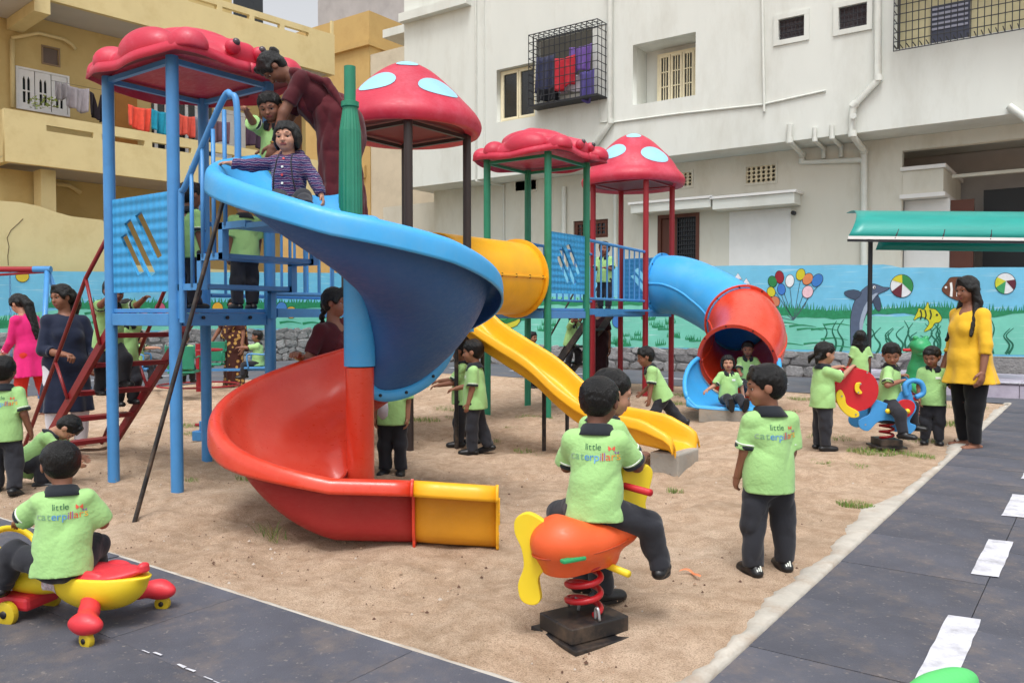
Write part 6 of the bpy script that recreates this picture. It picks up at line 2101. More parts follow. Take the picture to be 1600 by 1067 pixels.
def two_sided(b, name, m, parent, flip=False):
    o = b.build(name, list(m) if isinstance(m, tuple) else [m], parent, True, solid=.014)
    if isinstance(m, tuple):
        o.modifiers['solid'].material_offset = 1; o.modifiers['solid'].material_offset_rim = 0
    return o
P_BLUE_O = plastic('blue_outside_baked_shade', (40, 92, 152), .5, dirt=((58, 108, 158), .5, 2.2))  # blue, red, yellow outer faces: underside shade put into darker base colours, rougher finish
P_RED_O = plastic('red_outside_baked_shade', (150, 28, 26), .5, dirt=((170, 60, 50), .4, 2.2))
P_YEL_O = plastic('yellow_outside_baked_shade', (212, 144, 22), .5, dirt=((180, 120, 30), .4, 2.2))
def spiral(name, t0, t1, m, extra=0, start=False):
    n = int((t1 - t0) / 4) + 1
    rings = [sect(t0 + (t1 - t0) * i / n) for i in range(n + 1)]
    if extra:
        a = R(t1 + 90); d = Vector((math.cos(a), math.sin(a), 0))
        for k in range(1, 5): rings.append([p + d * (extra * k / 4) + Vector((0, 0, -.012 * k / 4)) for p in sect(t1)])
    b = MB(); b.loft(rings)
    return two_sided(b, name, m, SP), rings[-1]
JOIN = 442
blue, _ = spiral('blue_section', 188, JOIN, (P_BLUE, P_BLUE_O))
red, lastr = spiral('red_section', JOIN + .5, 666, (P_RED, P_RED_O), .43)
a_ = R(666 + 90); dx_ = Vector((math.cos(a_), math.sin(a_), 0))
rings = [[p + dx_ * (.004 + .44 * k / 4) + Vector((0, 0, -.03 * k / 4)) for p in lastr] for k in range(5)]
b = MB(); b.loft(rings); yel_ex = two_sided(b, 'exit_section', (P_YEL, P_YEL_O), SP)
# flanges where sections meet
def flange(ring, m, parent, d, w_=.055, bolts=True):
    b = MB(); out = []
    n = len(ring); ctr = sum((Vector(p) for p in ring), Vector()) / n
    for i, p in enumerate(ring):
        t = (Vector(ring[min(i + 1, n - 1)]) - Vector(ring[max(i - 1, 0)])).normalized()
        nn = d.cross(t).normalized()
        if nn.dot(ctr + Vector((0, 0, .25)) - p) > 0: nn = -nn
        out.append(p + nn * w_)
    b.loft([[Vector(p) for p in ring], out]); o = b.build('flange', m, parent, True, solid=.016)
    if bolts:
        for i in range(6, n - 10, 5):
            p = (Vector(ring[i]) + out[i]) / 2; q = MB(); q.cyl(p - d * .016, p + d * .016, .011, 8); q.build('bolt', BOLT, parent)
    return o
dj = Vector((-math.sin(R(JOIN)), math.cos(R(JOIN)), 0))
flange(sect(JOIN - .6), P_BLUE, blue, dj, .075); flange(sect(JOIN + 1.4), P_RED, red, dj, .06, False)
flange(lastr, P_RED, red, dx_, .02, False); flange(rings[-1], P_YEL, yel_ex, dx_, .02, False)
# moulded end fins standing on the sand
for (rg_, m, par) in ((lastr, P_RED, red), (rings[-1], P_YEL, yel_ex)):
    low = [p for p in rg_[4:30]]
    b = MB(); r1 = [Vector(p) for p in low]; r2 = [Vector((p.x, p.y, max(.0, min(p.z - .02, (p.z - .04) * .25)))) for p in low]
    b.loft([r1, r2]); b.build('end_fin', m, par, True, solid=.014)
# start lip
b = MB(); s0 = sect(188); rg_ = s0[22:]
up = [p + Vector((0, 0, .07)) for p in rg_]
# pole
cz = [(0, .20, .06, P_RED), (.20, .93, .088, P_RED), (.93, 1.79, .097, P_BLUE)]
for (z0, z1, r_, m) in cz:
    b = MB(); b.lathe([(r_ * .6, z0), (r_, z0 + .004), (r_, z1 - .004), (r_ * .6, z1)], (SCN.x, SCN.y, 0), 24); b.build('centre_pole', m, SP, True, angle=40)
b = MB(); b.lathe([(.09, 1.78), (.125, 1.785), (.13, 1.85), (.11, 1.865), (.06, 1.865)], (SCN.x, SCN.y, 0), 28); b.build('collar', P_BLUE, SP, True, angle=40)
# black support strut
g_ = G(208, 815); tpt = sect(204)[-6]
b = MB(); b.tube([(g_.x, g_.y, -.03), tuple(tpt + Vector((0, 0, -.10)))], .014, 10); b.build('strut', STEEL_BLK, SP, True, angle=50)
# ribbed green pole standing beside the platform
GP = thing('ribbed_pole', 'ribbed green pole standing beside the top of the spiral slide', 'pole')
gpos = cam2w((549 - 800) / 1290 * 5.20, 5.20)
b = MB(); n = 40; rings = []
for (z, r_) in ((1.80, .070), (2.0, .070), (2.40, .064), (2.55, .042)):
    rings.append([Vector((gpos.x + r_ * (1 + .05 * (k % 2)) * math.cos(2 * PI * k / n), gpos.y + r_ * (1 + .05 * (k % 2)) * math.sin(2 * PI * k / n), z)) for k in range(n)])
b.loft(rings, True); b.build('shaft', STEEL_GRN, GP)
b = MB(); b.cyl((gpos.x, gpos.y, 2.48), (gpos.x, gpos.y, 2.80), .036, 18); b.build('top_tube', STEEL_GRN, GP, True, angle=40)
b = MB(); b.lathe([(.040, 2.545), (.056, 2.55), (.056, 2.58), (.040, 2.585)], (gpos.x, gpos.y, 0), 20); b.build('ring', STEEL_GRN, GP, True, angle=40)

# --- bridge and dark tower --------------------------------------------------------
BR = thing('bridge', 'blue railed bridge between the blue tower and the dark post tower', 'bridge')
b = MB(); b.box((NX[0] + .05, NY[1] + .06, DECKZ - .03), (NX[1] - .05, 5.66, DECKZ)); b.build('deck', STEEL_BLUE, BR)
for x in NX:
    b = MB(); b.beam((x, NY[1] + .06, DECKZ - .03), (x, 5.66, DECKZ - .03), .04, .07); b.build('deck_beam', STEEL_BLUE, BR)
    rail(BR, (x, NY[1] + .05, 0), (x, 5.67, 0), DECKZ + .12, DECKZ + .72, STEEL_BLUE, 9)
KX, KY = (-6.16, -5.31), (5.71, 6.58)
TB = thing('play_tower', 'umber post play tower under the large spotted mushroom roof', 'play tower', group='towers of the climbing frame')
posts(TB, KX, KY, 3.12, STEEL_BRN, .042)
deck(TB, KX[0], KX[1], KY[0], KY[1], DECKZ, STEEL_BRN)
frame_top(TB, KX, KY, 3.05, STEEL_BRN)
mushroom(TB, -5.735, 6.145, 3.05, .73, .71)
b = MB(); b.box((KX[1] + .05, KY[0] + .05, 1.95), (KX[1] + .12, KY[0] + .11, 2.0)); b.build('hook', STEEL_BLK, TB)
# yellow crawl tube
TU = thing('crawl_tube', 'yellow plastic crawl tube joining the dark tower to the green tower', 'tube')
TR, TZ, TXc = .43, DECKZ + .40, -5.86
b = MB(); n = 36; rings = []
for i in range(15):
    y = KY[1] + .12 + (8.24 - KY[1] - .12) * i / 14; r_ = TR
    rings.append([Vector((TXc + r_ * math.cos(2 * PI * k / n), y, TZ + r_ * math.sin(2 * PI * k / n))) for k in range(n)])
b.loft(rings, True); b.build('shell', P_YEL, TU, True, solid=.014)
for y in (8.20,):
    b = MB(); b.loft([[Vector((TXc + r_ * math.cos(2 * PI * k / n), yy, TZ + r_ * math.sin(2 * PI * k / n))) for k in range(n)] for (r_, yy) in ((TR, y - .012), (TR + .05, y - .012), (TR + .05, y + .012), (TR, y + .012))], True)
    b.build('rim', P_YEL, TU, True, angle=40)
for sx in (-1, 1):
    b = MB(); b.box((TXc + sx * (TR + .014) - .014, KY[1] + .06, TZ - .012), (TXc + sx * (TR + .014) + .014, 8.18, TZ + .012)); b.build('seam', P_YEL, TU, bevel=.004)
    for k in range(6):
        yb_ = KY[1] + .2 + .27 * k; q = MB(); q.cyl((TXc + sx * (TR + .02), yb_, TZ - .02), (TXc + sx * (TR + .02), yb_, TZ + .02), .009, 8); q.build('bolt', BOLT, TU)
# --- green tower ------------------------------------------------------------------
GX, GY = (-6.365, -5.45), (8.29, 9.19)
TC = thing('play_tower', 'green post play tower with small beetle shaped red roof', 'play tower', group='towers of the climbing frame')
posts(TC, GX, GY, 3.2, STEEL_GRN, .044)
deck(TC, GX[0], GX[1], GY[0], GY[1], DECKZ + .04, STEEL_BLUE, .09)
frame_top(TC, GX, GY, 3.16, STEEL_GRN)
slot_panel(TC, (GX[1], GY[0]), (GX[1], GY[1]), 1.52, 2.26)
bug_roof(TC, -5.907, 8.74, 3.22, .68, STEEL_GRN)
# --- red tower and bridge ---------------------------------------------------------
RX, RY = (-6.68, -5.75), (11.47, 12.40)
TD = thing('play_tower', 'red post play tower under the farthest spotted mushroom roof', 'play tower', group='towers of the climbing frame')
posts(TD, RX, RY, 3.4, STEEL_RED2, .044)
deck(TD, RX[0], RX[1], RY[0], RY[1], DECKZ + .04, STEEL_BLUE)
frame_top(TD, RX, RY, 3.34, STEEL_RED2)
mushroom(TD, -6.215, 11.93, 3.30, .80, .84)
slot_panel(TD, (RX[0], RY[1]), (RX[1], RY[1]), 1.50, 2.2)
B2 = thing('bridge', 'blue railed bridge between the green tower and the red post tower', 'bridge')
b = MB(); b.box((-6.4, GY[1] + .06, DECKZ + .01), (-5.6, RY[0] - .06, DECKZ + .04)); b.build('deck', STEEL_BLUE, B2)
for (xa_, xb_) in ((GX[1], RX[1]), (GX[0], RX[0])):
    b = MB(); b.beam((xa_, GY[1] + .06, DECKZ), (xb_, RY[0] - .06, DECKZ), .04, .08); b.build('deck_beam', STEEL_BLUE, B2)
    rail(B2, (xa_, GY[1] + .05, 0), (xb_, RY[0] - .05, 0), DECKZ + .17, DECKZ + .92, STEEL_BLUE, 9)
# dark ladder up to the red tower
L2 = thing('ladder', 'black step ladder leaning up to the red post tower', 'ladder')
for y in (11.55, 12.2):
    b = MB(); b.beam((-7.75, y, 0), (RX[0] - .04, y, DECKZ), .05, .10); b.build('side_rail', STEEL_BLK, L2)
    b = MB(); b.tube([(-7.9, y, .35), (-7.0, y, 1.75)], .016, 8); b.tube([(-7.6, y, .25), (-7.78, y, .53)], .014, 8); b.build('handrail', STEEL_BLK, L2, True)
for k in range(4):
    t = (k + .6) / 4.6; b = MB(); x = -7.75 + (RX[0] + 7.71) * t; b.box((x - .07, 11.58, DECKZ * t - .02), (x + .09, 12.17, DECKZ * t + .015)); b.build('rung', STEEL_BLK, L2)

# --- wavy yellow slide ---------------------------------------------------------------
WS = thing('wave_slide', 'yellow wavy plastic slide running down from the dark post tower', 'slide')
prof = smooth_path([(-5.27, 1.27), (-5.05, 1.22), (-4.76, .98), (-4.44, .81), (-4.10, .64), (-3.78, .41), (-3.48, .26), (-3.16, .215), (-2.80, .175)], 6)
wy = 6.17
cross = smooth_path([(-.30, .135), (-.285, .20), (-.262, .215), (-.238, .195), (-.215, .06), (-.17, .008), (0, -.008), (.17, .008), (.215, .06), (.238, .195), (.262, .215), (.285, .20), (.30, .135)], 3)
rings = []
for i, (x, z) in enumerate(prof):
    e = 1.0
    rings.append([Vector((x, wy + yy * .88, z + zz * (1 if x < -3.0 else max(.55, 1 - (x + 3.0) * 1.6)))) for (yy, zz) in cross])
e_ = rings[-1]
rings.append([p + Vector((.05, 0, -.035)) for p in e_]); rings.append([p + Vector((.075, 0, -.11)) for p in e_])
b = MB(); b.loft(rings); b.build('chute', P_YEL, WS, True, solid=.014)
for (x, z) in ((-4.18, .64), (-3.98, .52)):
    pass
for (px_, py_) in ((850, 706), (886, 690)):
    q = G(px_, py_); yy = wy - .2 if px_ == 850 else wy + .2
    zt = np.interp(q.x, [p[0] for p in prof], [p[1] for p in prof]) - .02
    b = MB(); b.tube([(q.x, q.y, -.05), (q.x, q.y, zt + .04)], .02, 10); b.build('leg', STEEL_BLK, WS, True, angle=50)
q0_, q1_ = G(850, 706), G(886, 690)
b = MB(); zt = np.interp(q0_.x, [p[0] for p in prof], [p[1] for p in prof]); b.beam((q0_.x, q0_.y, zt - .01), (q1_.x, q1_.y, zt + .0), .04, .03); b.build('cross_bar', STEEL_BLK, WS)
for yy in (wy - .2, wy + .2):
    x = -4.95; zt = np.interp(x, [p[0] for p in prof], [p[1] for p in prof]) - .02
    b = MB(); b.tube([(x, yy, -.05), (x, yy, zt)], .02, 10); b.build('leg', STEEL_BLK, WS, True, angle=50)
cb = MB(); cb.box((-2.95, wy - .2, -.04), (-2.70, wy + .2, .165)); o = cb.build('concrete_block', CONC, None, bevel=.015)
tag(o, 'grey concrete block propping the end of the wavy yellow slide', 'block')

# --- tube slide ------------------------------------------------------------------------
TS = thing('tube_slide', 'closed tube slide of blue and red sections with a blue open end', 'slide')
path = smooth_path([(-5.72, 11.95, 1.74), (-5.35, 11.93, 1.70), (-4.85, 11.82, 1.50), (-4.38, 11.55, 1.27), (-4.02, 11.12, 1.06), (-3.84, 10.62, .85), (-3.80, 10.15, .665)], 8)
def tube_rings(pts, r_, n=36):
    out = []
    pts = [Vector(p) for p in pts]
    for i, p in enumerate(pts):
        d = (pts[min(i + 1, len(pts) - 1)] - pts[max(i - 1, 0)]).normalized()
        s = d.cross(Vector((0, 0, 1))).normalized(); u_ = s.cross(d)
        out.append([p + s * (r_ * math.cos(2 * PI * k / n)) + u_ * (r_ * math.sin(2 * PI * k / n)) for k in range(n)])
    return out
TRr = .47
sp_i = int(len(path) * .56)
ra_ = tube_rings(path[:sp_i + 1], TRr * .95); rb_ = tube_rings(path[sp_i:], TRr)
b = MB(); b.loft(ra_, True); t1 = b.build('blue_section', P_BLUE, TS, True, solid=.016)
b = MB(); b.loft(rb_, True); t2 = b.build('red_section', P_RED, TS, True, solid=.016)
def ringflange(ring, m, parent, w_=.05):
    n = len(ring); c_ = sum(ring, Vector()) / n; d = (ring[0] - c_).cross(ring[9] - c_).normalized()
    b = MB(); b.loft([[c_ + (p - c_) * q + d * o_ for p in ring] for (q, o_) in ((1, -.016), (1 + w_ / TRr, -.016), (1 + w_ / TRr, .016), (1, .016))], True)
    b.build('flange', m, parent, True, angle=40)
    for k in range(0, n, 4):
        p = c_ + (ring[k] - c_) * (1 + w_ * .55 / TRr); q = MB(); q.cyl(p - d * .024, p + d * .024, .011, 8); q.build('bolt', BOLT, parent)
ringflange(ra_[-1], P_BLUE, t1); ringflange(rb_[0], P_RED, t2); ringflange(rb_[-1], P_RED, t2, .045); ringflange(ra_[0], P_BLUE, t1)
# lengthwise seams
for (rr_, m, par) in ((ra_, P_BLUE, t1), (rb_, P_RED, t2)):
    for k in (0, 18):
        b = MB(); b.tube([rg_[k] for rg_ in rr_], .022, 8); b.build('seam', m, par, True)
# open end: bowl-like trough that opens towards the yard, lip rolled out
n = 34; rings = []
pe = Vector(path[-1]); de = (Vector(path[-1]) - Vector(path[-3])).normalized(); dh = Vector((de.x, de.y, 0)).normalized(); sdv = dh.cross(Vector((0, 0, 1))).normalized()
dh = (dh - sdv * .12).normalized(); sdv = dh.cross(Vector((0, 0, 1))).normalized()
for i in range(12):
    t = i / 11
    c_ = pe + dh * (-.06 + .80 * t) + Vector((0, 0, -.06 * t))
    R_ = TRr * (1.06 + .16 * math.sin(t * PI * .6)); ang = 1.04 - .46 * t ** 1.7
    rings.append([c_ + sdv * (R_ * math.cos(-PI / 2 + (k / n * 2 - 1) * (PI / 2) * ang)) + Vector((0, 0, R_ * math.sin(-PI / 2 + (k / n * 2 - 1) * (PI / 2) * ang))) for k in range(n + 1)])
rings.append([p + dh * .03 + Vector((0, 0, -.02)) for p in rings[-1]]); rings.append([p + dh * .035 + Vector((0, 0, -.10)) for p in rings[-2]])
for row in rings:
    for p in row:
        if p.z < .15: p.z = .15 + (p.z - .15) * .12
b = MB(); b.loft(rings); o = b.build('exit_trough', P_BLUE, TS, True, solid=.018)
b = MB()
rimp = [rg_[0] for rg_ in rings[:12]] 
b.tube(rimp, .03, 10); b.build('lip', P_BLUE, o, True); b = MB(); b.tube([rg_[-1] for rg_ in rings[:12]], .03, 10); b.build('lip', P_BLUE, o, True)
b = MB(); b.tube(rings[11], .03, 10); b.build('lip', P_BLUE, o, True)
EXIT_C = pe + dh * .5; EXIT_D = dh.copy()
cb = MB(); c_ = pe + dh * .62; cb.box((-.30, -.16, -.04), (.30, .16, .145), mframe((c_.x, c_.y, 0), sdv, dh, (0, 0, 1))); o = cb.build('concrete_block', CONC, None, bevel=.015)
tag(o, 'grey concrete block under the open end of the tube slide', 'block')

# --- swing frame -------------------------------------------------------------------------
SW = thing('swing_frame', 'swing frame with red top bar and blue legs by the painted wall', 'swing')
sa = atd(74, 421, 13.2); 
sdx = cam2w(1, 0); sdx3 = Vector((sdx.x, sdx.y, 0)); fdw = cam2w(0, 1); fd3 = Vector((fdw.x, fdw.y, 0))
sb_ = sa - sdx3 * 2.9
b = MB(); b.tube([sa - sdx3 * .22, sb_], .045, 12); b.build('top_bar', STEEL_RED2, SW, True, angle=50)
b = MB(); b.tube([sa + sdx3 * .06, sa - sdx3 * .22], .052, 12); b.build('corner_sleeve', STEEL_BLUE, SW, True, angle=50)
for sg in (-1, 1):
    b = MB(); b.tube([sa, Vector((sa.x, sa.y, -.05)) + fd3 * (.75 * sg) + sdx3 * .28], .04, 12); b.build('leg', STEEL_BLUE, SW, True)
b = MB(); b.tube([sa - sdx3 * .05 - Vector((0, 0, .04)), sa - sdx3 * 1.6 - Vector((0, 0, .14))], .02, 8); b.build('brace', STEEL_RED2, SW)
def chain(p, L_, name, parent):
    b = MB(); k = int(L_ / .045)
    for i in range(k):
        c_ = p - Vector((0, 0, .045 * i)); e1 = sdx3 if i % 2 else fd3
        b.tube([c_ + e1 * .011, c_ + e1 * .011 - Vector((0, 0, .05))], .004, 5); b.tube([c_ - e1 * .011, c_ - e1 * .011 - Vector((0, 0, .05))], .004, 5)
    o = b.build(name, mat('chain_blue', (80, 120, 170), .5), parent); o['kind'] = 'stuff'; return o
for q in (.60, 1.05): chain(sa - sdx3 * q, 1.45, 'chain', SW)
b = MB(); p = sa - sdx3 * .825 - Vector((0, 0, 1.5)); b.box((-.27, -.10, -.02), (.27, .10, .02), mframe(p, sdx3, fd3, (0, 0, 1))); b.build('seat', STEEL_RED2, SW, bevel=.01)

# --- merry-go-round ----------------------------------------------------------------------
MG = G(311, 615)
MR = thing('merry_go_round', 'small merry go round with blue and green chairs on a red hub', 'merry-go-round', (MG.x, MG.y, 0))
def mrbuild(b, name, m, par=None, **k): return b.build(name, m, par or MR, **k)
mrbuild(MB().cyl((0, 0, -.05), (0, 0, .80), .045, 16), 'hub', STEEL_RED2)
mrbuild(MB().lathe([(.05, .34), (.12, .35), (.12, .42), (.05, .43)], (0, 0, 0), 20), 'hub_plate', STEEL_RED2)
hw = MB(); hw.tube([(.36 * math.cos(2 * PI * i / 28), .36 * math.sin(2 * PI * i / 28), .70) for i in range(29)], .016, 8, False); mrbuild(hw, 'hand_wheel', STEEL_RED2)
fr_ = MB(); fr_.tube([(.62 * math.cos(2 * PI * i / 30), .62 * math.sin(2 * PI * i / 30), .14) for i in range(31)], .014, 8, False); mrbuild(fr_, 'foot_ring', STEEL_RED2)
MSEAT = []
for k in range(4):
    a = YAW + R(8) + PI / 2 * k                  # seat direction from the hub
    d = Vector((math.cos(a), math.sin(a), 0)); s = Vector((-d.y, d.x, 0)); m = STEEL_BLUE if k % 2 == 0 else STEEL_GRN
    e = bpy.data.objects.new('chair', None); COL.objects.link(e); e.parent = MR
    b = MB(); b.beam(d * .1 + Vector((0, 0, .38)), d * 1.05 + Vector((0, 0, .38)), .04, .04); b.build('arm', m, e)
    b = MB(); b.box((-.19, -.19, -.015), (.19, .19, .015), mframe(d * .92 + Vector((0, 0, .415)), d, s, (0, 0, 1))); b.build('seat', m, e, bevel=.006)
    b = MB(); b.box((-.01, -.19, 0), (.01, .19, .34), mframe(d * 1.11 + Vector((0, 0, .46)), d, s, (0, 0, 1))); b.build('backrest', m, e, bevel=.006)
    for sg in (-1, 1):
        b = MB(); b.tube(smooth_path([tuple(d * .80 + s * (.2 * sg) + Vector((0, 0, .42))), tuple(d * .78 + s * (.2 * sg) + Vector((0, 0, .60))), tuple(d * .84 + s * (.2 * sg) + Vector((0, 0, .64))), tuple(d * 1.12 + s * (.2 * sg) + Vector((0, 0, .64))), tuple(d * 1.14 + s * (.2 * sg) + Vector((0, 0, .82)))], 4), .013, 8); b.build('armrest', m, e, True)
    MSEAT.append((Vector((MG.x, MG.y, 0)) + d * .92, a))

# --- small blue spring base left on the sand -----------------------------------------------
SB = thing('seesaw_stand', 'small blue seesaw stand with red pin on the sand', 'seesaw stand', G(320, 688), .4)
b = MB(); b.box((-.10, -.07, 0), (.10, .07, .10)); b.build('base', STEEL_BLUE, SB, bevel=.01)
b = MB(); b.box((-.03, -.05, .10), (.03, .05, .20)); b.build('bracket', STEEL_BLUE, SB, bevel=.006)
b = MB(); b.cyl((-.10, 0, .155), (.12, 0, .155), .016, 10); b.build('pin', STEEL_RED2, SB)
# ------------------------------------------------------------------ spring toys and ride-on car
T_ORANGE = plastic('orange_toy_plastic', (226, 92, 42), .38)
T_YEL = plastic('yellow_toy_plastic', (236, 206, 40), .42)
T_GRN = plastic('green_toy_plastic', (42, 150, 92), .35)
T_RED = plastic('red_toy_plastic', (196, 30, 40), .4)
T_BLUE = plastic('sky_toy_plastic', (66, 150, 214), .42)
T_PINKR = plastic('coral_toy_plastic', (214, 52, 62), .38)
T_LIME = plastic('light_green_toy_plastic', (90, 200, 110), .4)
SPRING = mat('red_spring_steel', (176, 26, 36), .35, .08, 8)
STEEL = mat('galvanised', (176, 178, 180), .4, .1, metal=.8)

def spring(parent, r, z0, z1, turns, wire, m=SPRING):
    pts = []; n = int(turns * 22)
    for i in range(n + 1):
        t = i / n; a = 2 * PI * turns * t
        zz = z0 + (z1 - z0) * t
        pts.append((r * math.cos(a), r * math.sin(a), zz))
    b = MB(); b.tube(pts, wire, 10); return b.build('spring', m, parent, True, angle=60)

def base_plate(parent, w_=.20):
    b = MB(); b.box((-w_, -w_, .0), (w_, w_, .02)); b.build('foot_plate', STEEL_BLK, parent, bevel=.004)
    b = MB(); b.box((-w_ * .72, -w_ * .92, .021), (w_ * .72, w_ * .92, .085)); b.build('base', STEEL_BLK, parent, bevel=.006)

# --- orange bug on a red spring
bl = G(912, 992)
BG = thing('spring_rider', 'orange and yellow bug rider on a red coil spring', 'spring rider', (bl.x, bl.y, 0), heading(58))
base_plate(BG, .15)
spring(BG, .066, .10, .36, 4.2, .0125)
for a in (0, PI):
    b = MB(); b.tube(smooth_path([(.055 * math.cos(a) + .02, .055 * math.sin(a), .088), (.055 * math.cos(a) + .02, .055 * math.sin(a), .125), (.09 * math.cos(a) + .0, .07 * math.sin(a), .13), (.10 * math.cos(a), .08 * math.sin(a), .088)], 4), .006, 8); b.build('clamp', STEEL, BG, True)
pr = [ell((0, -.02, .375), (.128, .20, .100), .02), ell((0, -.10, .385), (.125, .125, .105), .03), cap((0, .1, .305), (0, -.10, .305), .06, .085, .03), ell((0, .16, .40), (.085, .10, .075), .03),
      ell((0, .02, .515), (.16, .12, .055), .03, None, True), half((0, 0, .265), (0, 0, -1))]
bo = sdf_obj('body', pr, .006, T_ORANGE, BG)
b = MB(); sm = []
for i in range(41):
    a = 2 * PI * i / 40; sm.append((.1265 * math.cos(a), -.01 + .217 * math.sin(a), .362 + .02 * math.sin(a)))
b.tube(sm, .0035, 6, False); b.build('seam', plastic('dull_orange', (176, 66, 30)), bo, True)
for sx in (-1, 1):
    b = MB(); b.box((sx * .118 - .016, -.19, .342), (sx * .118 + .014, -.085, .358), None); b.build('side_stripe', T_GRN, bo, bevel=.006)
tail = smooth_loop([(-.02, .10), (.055, .13), (.11, .105), (.115, .05), (.085, -.01), (.075, -.08), (.10, -.15), (.085, -.21), (.035, -.225), (-.0, -.20), (.01, -.12), (-.035, -.07), (-.06, .0), (-.09, .07), (-.10, .10), (-.06, .115), (-.045, .085)], 4)
b = MB(); b.prism(tail, mframe((.012, -.235, .385), (0, -1, 0), (0, 0, 1), (-1, 0, 0)), .032)
# turned so that the flat side shows to the rear left
b = MB(); b.prism([(x * .9, z) for (x, z) in tail], mframe((-.03, -.185, .365), Vector((-.75, -.66, 0)), (0, 0, 1), Vector((-.66, .75, 0))), .034)
b.build('tail_plate', T_YEL, BG, bevel=.008)
headp = smooth_loop([(-.05, -.10), (.03, -.12), (.09, -.08), (.075, -.02), (.10, .05), (.12, .13), (.08, .17), (.03, .15), (-.01, .19), (-.06, .18), (-.07, .10), (-.08, .0)], 4)
b = MB(); b.prism([(x * .85, z * .85) for (x, z) in headp], mframe((-.017, .24, .50), (0, 1, 0), (0, 0, 1), (1, 0, 0)), .034); b.build('head_plate', T_YEL, BG, bevel=.008)
b = MB(); b.tube([(-.17, .19, .57), (.17, .19, .57)], .014, 10); b.build('handle', T_RED, BG, True)
b = MB(); b.tube([(-.15, .10, .265), (.15, .10, .265)], .014, 10); b.build('footrest', T_YEL, BG, True)

# --- lion rider
ll = G(1385, 698)
LN = thing('spring_rider', 'blue and red flat lion rider on a red spring', 'spring rider', (ll.x, ll.y, 0), heading(182))   # lion looks to picture left: local +X is picture left
base_plate(LN, .14)
spring(LN, .06, .09, .24, 2.6, .012)
def plate(name, pts, y, th, m, sm=4, bev=.006):
    b = MB(); b.prism(smooth_loop(pts, sm), mframe((0, y, 0), (1, 0, 0), (0, 0, 1), (0, -1, 0)), th); return b.build(name, m, LN, bevel=bev)
for y in (.13, -.11):
    plate('side_board', [(-.19, .16), (-.12, .13), (-.04, .25), (.12, .26), (.22, .17), (.30, .20), (.31, .27), (.22, .32), (.20, .36), (.16, .46), (.02, .42), (-.04, .47), (-.08, .54), (-.16, .55), (-.19, .47), (-.22, .38), (-.16, .26), (-.22, .22)], y, .022, T_BLUE)
plate('mane_board', [(.34 + .20 * math.cos(2 * PI * i / 16), .555 + .20 * math.sin(2 * PI * i / 16)) for i in range(16)], .155, .022, T_RED, 2)
plate('mane_board', [(.30 + .20 * math.cos(2 * PI * i / 16), .56 + .20 * math.sin(2 * PI * i / 16)) for i in range(16)], -.135, .022, T_RED, 2)
plate('muzzle_board', [(.54, .52), (.50, .56), (.46, .50), (.44, .42), (.34, .36), (.33, .31), (.40, .30), (.48, .36), (.53, .44)], .18, .022, T_YEL)
plate('eye_board', [(.30, .53), (.34, .52), (.37, .56), (.36, .62), (.31, .625), (.33, .58)], .18, .016, T_YEL)
plate('knee_board', [(-.11 + .085 * math.cos(2 * PI * i / 12) * (1 + .2 * math.sin(2 * PI * i / 12)), .385 + .085 * math.sin(2 * PI * i / 12)) for i in range(12)], .155, .016, T_RED, 2)
for (x, z) in ((.06, .36), (-.12, .36)):
    b = MB(); b.lathe([(.0, -.02), (.022, -.012), (.024, 0), (.02, .016), (0, .02)], (x, .165, z), 14, (0, 1, 0)); b.build('peg_cap', T_YEL, LN, True)
for (x, z) in ((.26, .72), (.49, .50), (.36, .33), (.34, .535), (.32, .615), (.27, .235)):
    b = MB(); b.cyl((x, .178, z), (x, .185, z), .008, 8); b.build('bolt', STEEL, LN)
for y in (.15, -.15):
    b = MB(); b.tube(smooth_path([(-.12, y, .50), (-.10, y, .60), (-.17, y, .645), (-.25, y, .62), (-.27, y, .53), (-.2, y, .49)], 5), .024, 10); b.build('hand_ring', T_BLUE, LN, True)
b = MB(); b.box((-.16, -.105, .36), (.14, .105, .385)); b.build('seat', T_RED, LN, bevel=.01)
b = MB(); b.box((-.09, -.105, .235), (.09, .105, .26)); b.build('mount', STEEL_BLK, LN)

# --- green dinosaur rider
dl = G(1432, 652)
DN = thing('spring_rider', 'shiny green dinosaur rider on a spring by the paved strip', 'spring rider', (dl.x, dl.y, 0), heading(172))
b = MB(); b.box((-.16, -.16, 0), (.16, .16, .03)); b.build('foot_plate', STEEL_BLK, DN)
spring(DN, .065, .03, .30, 4, .013)
pr = [ell((0, -.04, .44), (.13, .18, .14), .04), ell((0, .0, .58), (.11, .12, .14), .05), cap((0, .0, .6), (0, .04, .80), .09, .085, .04), ell((0, .05, .88), (.125, .12, .10), .03), ell((0, .15, .845), (.105, .12, .065), .03), ell((0, .16, .785), (.09, .10, .03), .012),
      cap((-.10, .05, .40), (-.15, .22, .36), .05, .045, .03), cap((.10, .05, .40), (.15, .22, .36), .05, .045, .03), cap((0, -.15, .42), (0, -.36, .40), .07, .03, .03),
      cap((-.2, .2, .815), (.2, .2, .815), .006, .006, .008, sub=True)]
for s_ in (-1, 1): pr.append(ell((s_ * .07, .06, .975), (.035, .035, .03), .015))
sdf_obj('body', pr, .009, T_GRN, DN)
b = MB(); b.tube([(-.20, .02, .83), (.20, .02, .83)], .018, 10); b.build('handle', T_RED, DN, True)

